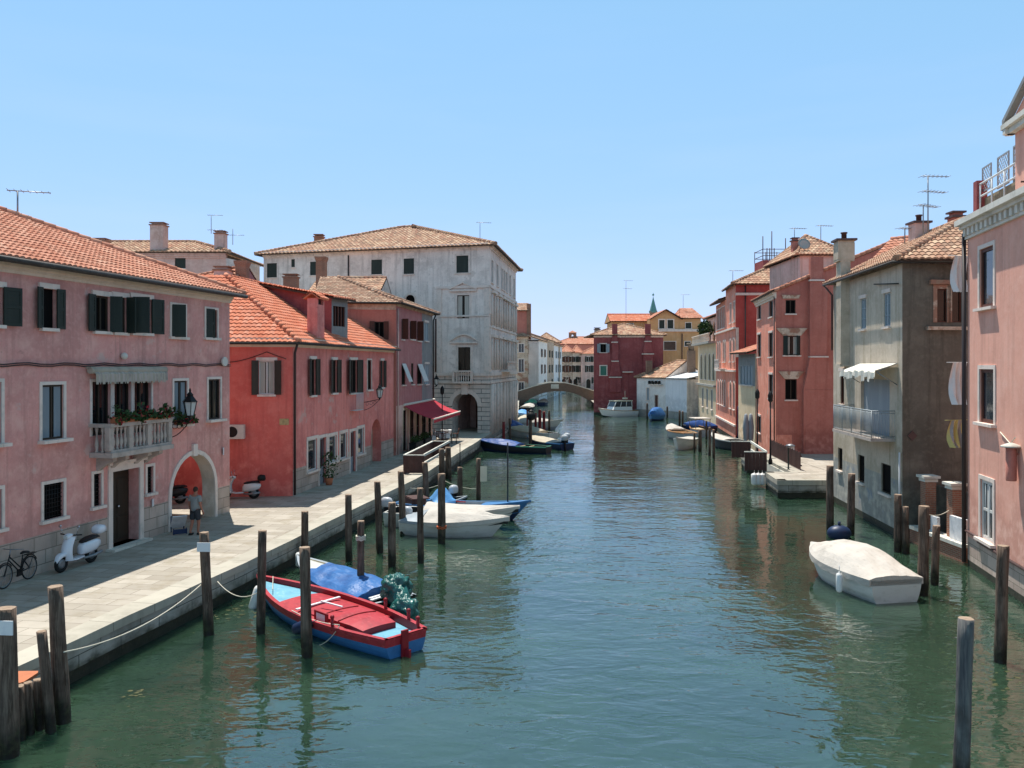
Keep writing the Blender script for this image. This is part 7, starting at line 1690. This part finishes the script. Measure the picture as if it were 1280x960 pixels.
b = G(652, 644, .6); place(rd_, (b.x-6.0, b.y+1.3), b.xy.to_3d()); outboard(rd_, -.15, 0, .5, 1.05)
# ---- blue boat with a thin mast
re_ = thing('sailing_boat', 'long blue open boat with grey deck and a thin bare mast', 'boat'); h5 = Hull(6.8, 1.9, .55, .4, .7, .2, .9, 1.9, .42, .5, .15)
h5.build(re_, ['boat_blue', 'boat_navy', 'boat_blue', 'hull_grey'], bands=((.5, 0), (2, 1))); h5.deck(re_, 'hull_grey', .02, .7, .14); h5.deck(re_, 'boat_blue', .7, 1., .02, 'bow_deck', .05)
b = G(672, 630, .8); place(re_, (b.x-6.7, b.y+2.4), b.xy.to_3d())
tb = .85; m = MB(); c = W(643, 626, 38.2); lo = Vector((h5.x(.86, 1), 0, h5.z(.86)-.1)); m.tube([lo, lo+Vector((0, 0, 2.9))], .035, 7); m.build('mast', 'engine_black', re_, local=True)
m = MB(); m.box((h5.x(.45, 1), .75, h5.z(.45)), .9, .04, .05); m.build('rail', 'boat_red', re_, local=True)
# ---- dark tender by the quay with a blue sheet and two engines
rf = thing('tender', 'small dark tender by the quay with a sky blue sheet and brown cushions', 'boat'); h6 = Hull(3.6, 1.5, .5, .2, .85, .2, .3, 2.4, .4, .5, .2)
h6.build(rf, ['boat_black', 'boat_black', 'hull_grey', 'inner_dark']); h6.deck(rf, 'inner_dark'); m = MB(); m.box((.9, 0, .62), .7, 1.1, .35); m.box((1.0, 0, .81), .85, 1.2, .05); m.build('locker', 'board_brown', rf, local=True)
h6.cover(rf, 'tarp_sky', .5, .8, lambda s: .6*math.sin(PI*s)+.1, 1.3, .15, .05, sd=31., name='sheet'); place(rf, G(497, 634, .4), G(535, 638, .4)+Vector((0, 1.6, 0))); outboard(rf, 3.1, .6, .55, 1.0, rz=.5); 
# ---- navy tarp boat and its dark neighbour off the palace
rg = thing('wooden_boat', 'dark wooden boat with navy tarpaulin and green gunwale at the quay end', 'boat'); h7 = Hull(6.6, 1.8, .6, .35, .7, .2, .6, 2.1, .42, .5, .15)
h7.build(rg, ['boat_black', 'boat_navy', 'boat_green', 'inner_dark'], bands=((.5, 0), (2, 1))); h7.deck(rg, 'deck_tan', .02, .4); h7.cover(rg, 'tarp_navy', .42, .95, lambda s: .35*math.sin(PI*(.15+.8*s)), 1.7, .06, .03, sd=41., name='tarpaulin')
m = MB(); m.box((1.6, 0, .55), .08, 1.3, .05); m.box((2.4, 0, .55), .08, 1.3, .05); m.build('thwart', 'deck_tan', rg, local=True); s_ = G(686, 566, .1); place(rg, s_, G(615, 558, .4))
rh = thing('motorboat', 'navy blue motorboat showing two outboard engines at the palace moorings', 'boat'); h8 = Hull(5.4, 1.9, .55, .3, .85, .2, .5, 2.2, .4, .5, .2); h8.build(rh, ['boat_navy', 'boat_navy', 'boat_blue', 'boat_blue']); h8.deck(rh, 'boat_blue'); outboard(rh, 0., .35, .55, 1.2); outboard(rh, .6, -.45, .62, 1.2)
h8.cover(rh, 'tarp_tan', .35, .95, lambda s: .3*math.sin(PI*(.2+.7*s)), 1.8, .05, .02, sd=51.); s_ = G(713, 562, .1); place(rh, (s_.x-.2, s_.y+.6), G(655, 552, .3))
ri = thing('motorboat', 'cream cabin motorboat with raised bow behind the red piles', 'boat'); h9 = Hull(6.5, 2.3, .8, .4, .85, .25, .9, 2., .38, .5, .2); h9.build(ri, ['hull_white', 'hull_grey', 'hull_white', 'deck_tan']); h9.deck(ri, 'deck_tan'); h9.cover(ri, 'tarp_white', .3, .8, lambda s: .5*math.sin(PI*(.3+.6*s)), 2.5, .02, .01, sd=61.)
m = MB(); m.tube([(5.2, .5, 1.2), (6.2, 0, 1.45), (5.2, -.5, 1.2)], .03, 5); m.build('rail', 'chrome', ri, local=True); b = G(702, 533, .4); place(ri, (b.x-6.2, b.y+1.5), b.xy.to_3d())
# small moored boats on the left before the bridge, and beyond it
SB = [(692, 549, 640, 545, 6.2, ('hull_white', 'tarp_tan'), 'white boat with tan cover tucked behind the navy motorboat by the palace'), (652, 541, 633, 537, 5., ('hull_grey', 'tarp_navy'), 'grey boat with navy cover tied close under the palace water front'), (650, 533, 668, 527, 5.0, ('boat_navy', 'tarp_tan'), 'navy open boat with tan cover hugging the palace water front'), (648, 524, 664, 519, 5.0, ('hull_white', 'tarp_sky'), 'white boat with pale blue cover close to the palace end'), (655, 514, 672, 511, 5.0, ('boat_black', 'tarp_white'), 'black boat with white cover moored before the bridge'), (660, 508, 677, 505, 5.0, ('hull_grey', 'boat_green'), 'grey boat with green cover in the shade of the bridge'), (676, 507, 689, 504, 5.0, ('boat_navy', 'tarp_white'), 'navy boat with white awning under the left side of the arch'), (680, 494.5, 690, 493, 6., ('hull_white', 'tarp_white'), 'white motorboat seen through the arch, nearer the tan houses'), (690, 493, 699, 491.5, 6., ('boat_red', 'tarp_tan'), 'red boat with tan cover seen through the bridge arch'), (699, 492, 708, 491, 6., ('hull_white', 'tarp_tan'), 'white boat with tan cover beyond the arch at the canal end')]
for (x0, y0, x1, y1, L, mt, lab) in SB:
    o = thing('motorboat', lab, 'boat', group='small boats moored by the bridge'); hh = Hull(L, 1.9, .6, .3, .8, .2, .5, 2.2, .4, .5, .2); hh.build(o, [mt[0], mt[0], 'hull_white', 'inner_dark']); hh.deck(o, 'deck_tan'); hh.cover(o, mt[1], .25, .9, lambda s: .5*math.sin(PI*(.1+.8*s)), 2., .1, .03, sd=L+x0); place(o, G(x0, y0), G(x1, y1))
# ---- water taxi
rw = thing('water_taxi', 'varnished cabin motorboat with pale roof moored at the maroon house', 'boat'); hw = Hull(6.0, 2.5, .85, .35, .85, .3, .7, 2.2, .4, .5, .2); hw.build(rw, ['paint_white', 'hull_wet', 'boat_wood', 'deck_tan'], bands=((.55, 0), (2, 1))); hw.deck(rw, 'boat_wood', .0, .25); hw.deck(rw, 'hull_white', .25, 1., .0, 'foredeck', .08)
m = MB(); x0, x1, y, z0, z1 = 1.0, 3.7, 1.0, .85, 2.3
B_ = [(x0, -y, z0), (x1+.5, -y*.9, z0), (x1+.5, y*.9, z0), (x0, y, z0)]; T_ = [(x0+.1, -y*.88, z1), (x1-.2, -y*.8, z1), (x1-.2, y*.8, z1), (x0+.1, y*.88, z1)]
def lerp8(a, b): return [tuple(p[i]+(q[i]-p[i])*a for i in range(3)) for p, q in zip(B_, T_)]+[tuple(p[i]+(q[i]-p[i])*b for i in range(3)) for p, q in zip(B_, T_)]
m.hexa(lerp8(0, .38), 0); cab = m.build('cabin', 'paint_white', rw, local=True); m = MB(); m.hexa(lerp8(.381, .9), 0); m.build('windows', 'glass', cab, local=True)
m = MB()
for i in range(4):
    for f in (0,): p, q = Vector(lerp8(.38, .9)[i]), Vector(lerp8(.38, .9)[i+4]); m.tube([p, q], .06, 6)
for k in (.33, .66):
    for i, j in ((0, 1), (3, 2)): a = Vector(lerp8(.38, .9)[i]).lerp(Vector(lerp8(.38, .9)[j]), k); b = Vector(lerp8(.38, .9)[i+4]).lerp(Vector(lerp8(.38, .9)[j+4]), k); m.tube([a, b], .05, 6)
m.build('window_post', 'paint_white', cab, local=True)
m = MB(); P = [Vector(p) for p in lerp8(.9, .9)[:4]]; c = sum(P, Vector())/4; P = [c+(p-c)*1.12 for p in P]; m.hexa(P+[p+Vector((0, 0, .12)) for p in P]); m.build('roof', 'sign_cream', cab, local=True)
m = MB(); m.tube([(1.6, 0, 2.5), (1.6, 0, 3.6)], .03, 5); m.box((1.6, 0, 2.55), .5, .6, .2); m.build('mast', 'sign_cream', rw, local=True)
place(rw, (W(793, HZ, 118.6).x, 118.6), (W(793, HZ, 118.6).x-5., 116.2)); 
# ---- blue wrapped dinghy, tan boat, small white boat, dark boat
o = thing('motorboat', 'boat wrapped in bright blue sheeting tied below the low white house', 'boat'); hh = Hull(4.4, 1.8, .7, .2, .8, .2, .3, 2.5, .4, .5, .2); hh.build(o, ['boat_blue', 'boat_navy', 'boat_blue', 'inner_dark']); hh.deck(o, 'boat_blue'); hh.cover(o, 'tarp_blue', .02, .9, lambda s: 1.0*math.sin(PI*(.2+.65*s)), 2.6, .3, .04, sd=71.); b = G(819, 525, .1); place(o, (b.x+1.2, b.y+3.2), (b.x-.3, b.y))
o = thing('wooden_boat', 'tan varnished open boat with a pale folded cover', 'boat'); hh = Hull(6.4, 2.2, .75, .3, .6, .2, .5, 2., .45, .5, .25, .16); hh.build(o, ['hull_grey', 'hull_grey', 'boat_wood', 'deck_tan'], bands=((.25, 0), (2, 1))); hh.deck(o, 'deck_tan'); hh.cover(o, 'tarp_white', .62, .96, lambda s: .4*math.sin(PI*(.1+.8*s)), 1.8, .04, .04, sd=81.); m = MB(); m.box((1.8, 0, .65), .5, 1.5, .08); m.box((3.2, 0, .65), .4, 1.6, .08); m.build('thwart', 'boat_wood', o, local=True); place(o, G(864, 549, .2), G(829, 541, .2))
o = thing('motorboat', 'small plain white open boat in front of the tan one', 'boat'); hh = Hull(4.2, 1.8, .8, .3, .85, .2, .6, 2.2, .4, .5, .12); hh.build(o, ['hull_white', 'hull_grey', 'hull_white', 'hull_white'], bands=((.8, 0), (2, 1))); hh.deck(o, 'tarp_white', 0, 1, .03, 'cover', .15); b = G(846, 562, .1); place(o, (b.x+1.9, b.y+3.6), b)
o = thing('motorboat', 'navy covered boat squeezed behind the tan one at the piles', 'boat'); hh = Hull(5., 1.9, .7, .3, .8, .2, .4, 2.2, .4, .5, .2); hh.build(o, ['boat_navy', 'boat_navy', 'hull_white', 'inner_dark']); hh.deck(o, 'deck_tan'); hh.cover(o, 'tarp_navy', .05, .95, lambda s: .6*math.sin(PI*(.1+.8*s)), 2.2, .2, .03, sd=91.); b = G(856, 540, .2); place(o, (b.x+3.6, b.y+3), b)
o = thing('motorboat', 'dark hulled boat with white rim under the red canal house', 'boat'); hh = Hull(5.4, 1.9, .8, .3, .85, .2, .4, 2.2, .4, .5, .2); hh.build(o, ['boat_black', 'boat_black', 'hull_white', 'inner_dark'], bands=((2, 0),)); hh.deck(o, 'tarp_white', .3, 1., .03, 'foredeck', .12); hh.deck(o, 'inner_dark', 0, .3); place(o, G(925, 562, .1), G(901, 557, .1))
o = thing('motorboat', 'grey boat with cream awning moored before the yellow canal house', 'boat'); hh = Hull(5., 1.9, .7, .3, .85, .2, .4, 2.2, .4, .5, .2); hh.build(o, ['hull_grey', 'hull_grey', 'boat_wood', 'inner_dark']); hh.deck(o, 'deck_tan'); m = MB(); m.box((2.3, 0, 1.75), 2.2, 1.7, .1); m.build('awning', 'tarp_white', o, local=True)
for x in (1.3, 3.3):
    for y in (-.75, .75): m = MB(); m.tube([(x, y, .6), (x, y, 1.72)], .03, 5); m.build('awning_pole', 'metal_grey', o, local=True)
place(o, G(884, 545, .1), G(868, 541, .1))
# ---- big white covered boat
rp = thing('motorboat', 'white motorboat wholly under a white cover, moored by the yard gate', 'boat'); hp_ = Hull(4.75, 2.15, .70, .1, .8, .3, .6, 2.5, .42, .52, .2); hp_.build(rp, ['hull_white', 'hull_white', 'hull_white', 'inner_dark'], bands=((.78, 0), (.95, 0), (2, 1))); hp_.deck(rp, 'inner_dark')
def hcov(s):
    K = [(0, .1), (.08, .22), (.38, .62), (.62, .60), (.85, .24), (1, .02)]
    for (a, b), (c, d) in zip(K, K[1:]):
        if s <= c: return b+(d-b)*(s-a)/(c-a)
    return 0
hp_.cover(rp, 'tarp_white', .0, 1., hcov, 2.6, .2, .035, sd=101.)
b0, s0 = G(1016, 692, .55), G(1118, 748, .25); place(rp, (s0.x+.25, s0.y+.4), (b0.x+.2, b0.y+.3)); 
m = MB(); c_ = G(1049, 670, .1); m.ball(c_+Vector((0, 0, .12)), .42, 14, 9, 0, (1.2, .9, .8)); m.tube([c_+Vector((0, 0, .4)), c_+Vector((0, 0, .6))], .06, 8); tag(m.build('buoy', 'boat_navy', None, c_), 'dark navy mooring buoy between the big white boat and the grey house', 'buoy')
P3 = lambda v: Matrix.Translation(rp.location) @ Matrix.Rotation(rp.rotation_euler.z, 4, 'Z') @ Vector(v)
fender(P3((1.0, 1.28, .42)), .62, .1, 'white fender hanging at the side of the big white covered boat')
for i, x in enumerate((943, 948, 953)): fender(G(x, 601, .35)+Vector((0, 0, .1)), .7, .2, 'fat white fender hanging in the boat steps of the stone landing, ' + ('outer', 'middle', 'inner')[i]+' of three')

# ================================================================ scooters, bicycles
def wheel(root, c, r, w, name='wheel', spokes=0, mat='metal_grey'):
    m = MB(); m.tube([(c[0]+r*math.cos(2*PI*k/24), c[1], c[2]+r*math.sin(2*PI*k/24)) for k in range(25)], w, 8, 0, False); o = m.build(name, 'rubber', root, local=True); m = MB()
    if spokes:
        for k in range(spokes): a = 2*PI*k/spokes; m.tube([(c[0], c[1]+.02*(-1)**k, c[2]), (c[0]+(r-w)*math.cos(a), c[1], c[2]+(r-w)*math.sin(a))], .004, 3)
        m.tube([(c[0]+(r-w*1.1)*math.cos(2*PI*k/24), c[1], c[2]+(r-w*1.1)*math.sin(2*PI*k/24)) for k in range(25)], w*.5, 6, 0, False)
    else: m.tube([(c[0], c[1]-.05, c[2]), (c[0], c[1]-.03, c[2]), (c[0], c[1]+.03, c[2]), (c[0], c[1]+.05, c[2])], [r*.45, r*.72, r*.72, r*.45], 14)
    m.build('rim', mat, o, local=True); return o
def loft(m, secs, n=14, mat=0, e=.75):
    """secs: (x, z_centre, half_width, half_height)"""
    vs, fs = [], []
    for (x, zc, hw, hh) in secs:
        for k in range(n):
            q = 2*PI*k/n; c, s_ = math.cos(q), math.sin(q); vs.append((x, hw*math.copysign(abs(c)**e, c), zc+hh*math.copysign(abs(s_)**e, s_)))
    for i in range(len(secs)-1):
        for k in range(n): fs.append((i*n+k, (i+1)*n+k, (i+1)*n+(k+1) % n, i*n+(k+1) % n))
    fs += [tuple(range(n)), tuple((len(secs)-1)*n+k for k in range(n-1, -1, -1))]; m.add(vs, fs, mat)
def scooter(label, paint, topcase='black', case=True):
    """front wheel at +x; length 1.8 m"""
    o = thing('scooter', label, 'scooter', group='parked scooters'); f, r = (1.28, 0, .25), (0, 0, .25)
    wheel(o, f, .2, .055); wheel(o, r, .2, .06)
    m = MB(); loft(m, [(-.32, .62, .06, .05), (-.25, .58, .15, .12), (-.05, .56, .2, .2), (.2, .54, .2, .2), (.4, .52, .15, .19), (.5, .48, .1, .12)]); bd = m.build('body', paint, o, local=True)
    m = MB(); loft(m, [(.45, .3, .15, .035), (.8, .28, .17, .03), (1.02, .32, .17, .05)]); m.build('floorboard', paint, o, local=True)
    m = MB(); vs, fs = [], []; n, r_ = 10, 9
    for j in range(r_+1):
        t = j/r_; z = .3+.68*t; x = 1.02+.10*math.sin(PI*t)-.12*t; w = .2-.02*t
        for k in range(n+1): v = 1-2*k/n; vs.append((x+.12*(1-v*v), w*v, z))
    for j in range(r_):
        for k in range(n): fs.append((j*(n+1)+k, j*(n+1)+k+1, (j+1)*(n+1)+k+1, (j+1)*(n+1)+k))
    i0 = len(vs); vs += [(x-.04, y*.94, z) for (x, y, z) in vs]; fs += [tuple(i0+q for q in reversed(f_)) for f_ in fs]
    for j in range(r_): fs += [(j*(n+1), (j+1)*(n+1), i0+(j+1)*(n+1), i0+j*(n+1)), (j*(n+1)+n, i0+j*(n+1)+n, i0+(j+1)*(n+1)+n, (j+1)*(n+1)+n)]
    m.add(vs, fs, 0); m.build('front_shield', paint, o, local=True)
    m = MB(); loft(m, [(1.05, .46, .05, .05), (1.15, .5, .1, .06), (1.3, .5, .11, .07), (1.42, .44, .09, .08), (1.5, .34, .05, .06)]); m.build('mudguard', paint, o, local=True)
    m = MB(); loft(m, [(-.28, .76, .1, .03), (-.15, .79, .16, .05), (.1, .78, .17, .05), (.35, .74, .13, .05), (.45, .72, .08, .03)]); m.build('seat', 'seat_black', o, local=True)
    m = MB(); loft(m, [(.82, 1.0, .07, .05), (.95, 1.02, .12, .07), (1.06, 1.0, .1, .07), (1.1, .98, .06, .04)]); hb = m.build('handlebar', paint, o, local=True)
    m = MB(); m.tube([(.86, -.36, 1.04), (.93, -.12, 1.03), (.93, .12, 1.03), (.86, .36, 1.04)], .02, 7); m.build('grip', 'rubber', hb, local=True)
    m = MB(); m.tube([(1.08, 0, .99), (1.12, 0, .99)], [.07, .06], 12); m.build('headlight', 'lamp_glass', o, local=True)
    for s_ in (-1, 1):
        m = MB(); m.tube([(.92, .22*s_, 1.05), (.95, .3*s_, 1.25)], .008, 5); m.ball((.95, .31*s_, 1.29), .055, 8, 6, 0, (.35, 1, .8)); m.build('mirror', 'chrome', o, local=True)
    if case:
        m = MB(); loft(m, [(-.52, .95, .1, .08), (-.48, .96, .17, .13), (-.32, .97, .19, .15), (-.2, .96, .17, .12), (-.17, .95, .1, .08)]); m.build('top_case', topcase, o, local=True)
    m = MB(); m.tube([(.45, .1, .24), (.0, .13, .24), (-.3, .14, .3)], [.03, .05, .05], 8); m.build('exhaust', 'metal_grey', o, local=True); return o
v = scooter('white scooter with black seat parked against the pink house by the door', 'scooter_white', 'scooter_white'); c = gp(104, 700); f = gp(71, 711)
c = gp(106, 703); v.location = (c.x+.2, c.y, GZ+.003); v.rotation_euler = (0, 0, math.radians(-101)); v.scale = (1.02,)*3
v2 = scooter('white and black scooter with a dark top case against the orange red wall', 'scooter_cream', 'black'); c = gp(317, 623.5); v2.location = (c.x, c.y+.05, GZ+.003); v2.rotation_euler = (0, 0, PI+.12)
m3 = scooter('dark motor scooter standing in the lane seen through the archway', 'engine_black', 'black', False); c = PH(U-.2+0, 0, -3.6) if False else Vector((-14.9, 37.2, 0)); m3.location = (c.x, c.y, GZ+.003); m3.rotation_euler = (0, 0, -2.5)
def bicycle(label, mat='black_metal'):
    o = thing('bicycle', label, 'bicycle', group='parked bicycles'); wheel(o, (0, 0, .34), .32, .02, spokes=18); wheel(o, (1.05, 0, .34), .32, .02, spokes=18)
    m = MB(); R_ = .018
    for P in (((0, 0, .34), (.4, 0, .3)), ((.4, 0, .3), (.28, 0, .78)), ((0, 0, .34), (.3, 0, .68)), ((.4, 0, .3), (.86, 0, .74)), ((.36, 0, .42), (.84, 0, .84)), ((.82, 0, .9), (1.05, 0, .34))): m.tube(P, R_, 6)
    m.build('frame', mat, o, local=True)
    m = MB(); loft(m, [(.1, .82, .09, .03), (.2, .84, .08, .035), (.36, .83, .03, .025)], 10); m.build('saddle', 'seat_black', o, local=True)
    m = MB(); m.tube([(.66, -.3, 1.02), (.8, -.1, 1.04), (.8, .1, 1.04), (.66, .3, 1.02)], .014, 6); m.tube([(.8, 0, 1.04), (.83, 0, .86)], .018, 6); m.build('handlebar', 'metal_grey', o, local=True)
    for x in (0, 1.05):
        m = MB(); m.tube([(x+.37*math.cos(a), 0, .34+.37*math.sin(a)) for a in [PI*(.05+.7*k/10)+(.15 if x else .25) for k in range(11)]], .018, 5); m.build('mudguard', mat, o, local=True)
    m = MB(); m.box((.42, .0, .3), .2, .03, .2); m.tube([(.4, -.12, .18), (.4, .12, .42)], .015, 5); m.build('chain_guard', 'black', o, local=True); m = MB(); m.box((-.05, 0, .74), .36, .14, .02); m.tube([(-.2, 0, .72), (0, 0, .36)], .01, 4); m.build('rack', 'black_metal', o, local=True); return o
b1 = bicycle('dark bicycle with rear rack leaning by the pink house beside the white scooter'); c = gp(37.5, 724); d_ = -PH.d; b1.location = (c.x-.02, c.y, GZ+.003); b1.rotation_euler = (0, 0, math.atan2(d_.y, d_.x)+.12)
dup(b1, (-16.3, 37.6, GZ+.003), .4, 'black bicycle leaning against the orange red wall beyond the archway')
# basket and box seen on the near bicycle
# ================================================================ person walking by the arch, tilted sign board
def skin(name, pts, edges, rad, parent, mat, root=0, sub=2):
    me = bpy.data.meshes.new(name); me.from_pydata(pts, edges, []); o = bpy.data.objects.new(name, me); COL.objects.link(o); o.modifiers.new('s', 'SKIN')
    for i, r in enumerate(rad): sv = me.skin_vertices[0].data[i]; sv.radius = (r, r) if isinstance(r, (int, float)) else r; sv.use_root = (i == root)
    o.modifiers['s'].use_smooth_shade = True; md = o.modifiers.new('b', 'SUBSURF'); md.levels = md.render_levels = sub
    dg = bpy.context.evaluated_depsgraph_get(); ev = o.evaluated_get(dg); nm = bpy.data.meshes.new_from_object(ev); o.modifiers.clear(); o.data = nm; nm.materials.clear(); nm.materials.append(M[mat])
    for p in nm.polygons: p.use_smooth = True
    o.parent = parent; ORG[o.name] = Vector((0, 0, 0)); return o
pr = thing('person', 'person in grey t-shirt and dark shorts seen from behind, walking past the archway', 'person')
# faces +y; x to the right; height 1.72
J = [(0, 0, .93), (0, .0, 1.1), (0, .01, 1.28), (0, 0, 1.42), (0, .01, 1.5), (0, .02, 1.58), (0, .03, 1.66)]; RR = [.135, .125, .135, .1, .055, .078, .075]; E = [(i, i+1) for i in range(6)]
def add(p, r, frm): J.append(p); RR.append(r); E.append((frm, len(J)-1)); return len(J)-1
for s_ in (-1, 1):
    hpj = add((.1*s_, 0, .86), .1, 0); kn = add((.11*s_, .06 if s_ > 0 else -.02, .48), .062, hpj); an = add((.11*s_, .02 if s_ > 0 else -.14, .1), .042, kn); add((.115*s_, .14 if s_ > 0 else 0., .045), .036, an)
    sh = add((.18*s_, 0, 1.40), .062, 3); el = add((.25*s_, -.03, 1.13), .043, sh); wr = add((.27*s_, .06, .9), .03, el); pm = add((.275*s_, .09, .83), .034, wr)
    for k, (dx, dy, L_) in enumerate(((-.025, .03, .075), (-.008, .035, .085), (.01, .033, .08), (.026, .028, .065))):
        f1 = add((.275*s_+dx, .09+dy*.5, .79), .010, pm); add((.275*s_+dx, .09+dy*.5+.01, .79-L_*.7), .008, f1)
    th = add((.275*s_-.035*s_, .12, .815), .011, pm); add((.275*s_-.05*s_, .145, .785), .009, th)
skin('body', J, E, RR, pr, 'skin')
skin('shirt', [(0, 0, .80), (0, 0, 1.1), (0, .01, 1.28), (0, 0, 1.42), (.19, 0, 1.4), (-.19, 0, 1.4), (.245, -.02, 1.2), (-.245, -.02, 1.2)], [(0, 1), (1, 2), (2, 3), (3, 4), (3, 5), (4, 6), (5, 7)], [(.185, .165), (.175, .155), (.185, .155), (.12, .11), .085, .085, .075, .075], pr, 'shirt_grey')
skin('shorts', [(0, 0, 1.02), (.1, 0, .84), (-.1, 0, .84), (.11, .045, .52), (-.11, -.015, .52)], [(0, 1), (0, 2), (1, 3), (2, 4)], [(.16, .145), .125, .125, .1, .1], pr, 'shorts_dark')
m = MB(); m.ball((0, .015, 1.66), .1, 14, 10, 0, (.82, 1., 1.08)); m.build('hair', 'hair', pr, local=True)
for s_, y in ((1, .08), (-1, -.08)):
    m = MB(); m.ball((.113*s_, y, .045), .1, 10, 7, 0, (.52, 1.4, .5)); m.build('shoe', 'shoe', pr, local=True)
m = MB(); m.ball((0, .125, 1.62), .018, 6, 5); m.ball((.035, .105, 1.645), .012, 6, 5); m.ball((-.035, .105, 1.645), .012, 6, 5); m.build('face', 'skin', pr, local=True)
c = gp(244, 668.5); pr.location = (c.x, c.y, GZ+.003); pr.rotation_euler = (0, 0, math.atan2(PH.d.y, PH.d.x)-PI/2-.15)
o = thing('sign_board', 'low tilted white display board on a blue foot beside the arch', 'sign board'); m = MB(); m.box((0, 0, 0), .62, .95, .05, 0, 0, Matrix.Translation((0, 0, .52)) @ Matrix.Rotation(-.7, 4, 'X')); m.build('panel', 'bluish_white', o, local=True); m = MB()
for s_ in (-1, 1): m.tube([(.27*s_, -.38, .02), (.27*s_, -.3, .28)], .03, 6); m.tube([(.27*s_, .3, .02), (.27*s_, .3, .75)], .03, 6)
m.box((0, -.35, .14), .6, .1, .2); m.build('foot', 'boat_navy', o, local=True); c = gp(224, 668); o.location = (c.x-.1, c.y+.2, GZ+.003); o.rotation_euler = (0, 0, .55); o.scale = (.82,)*3
c = gp(575, 583); m = MB(); m.tube([c, c+Vector((0, 0, 1.35))], .03, 6); m.ball(c+Vector((0, 0, 1.37)), .05, 6, 5); tag(m.build('iron_rod', 'black_metal', None, c), 'thin dark iron rod standing at the quay edge past the parapet', 'rod')
# small weeds at the water line
m = MB(); random.seed(5)
for (x, y, n, sx) in ((300, 765, 60, 1.0), (170, 870, 14, .5), (450, 706, 50, 1.4), (520, 690, 30, 1.2), (1250, 850, 40, .9)):
    c0 = G(x, y)
    for k in range(n):
        c = c0+Vector((random.gauss(0, sx*.5), random.gauss(0, sx*.6), .004)); r = random.uniform(.02, .07); a0 = random.random()*6
        m.face([c+Vector((r*math.cos(a0+2*PI*j/6)*random.uniform(.5, 1.6), r*math.sin(a0+2*PI*j/6)*random.uniform(.4, 1), 0)) for j in range(6)])
tag(m.build('seaweed', 'weed', None, G(300, 765)), 'floating patches of brownish seaweed', 'seaweed', kind='stuff')
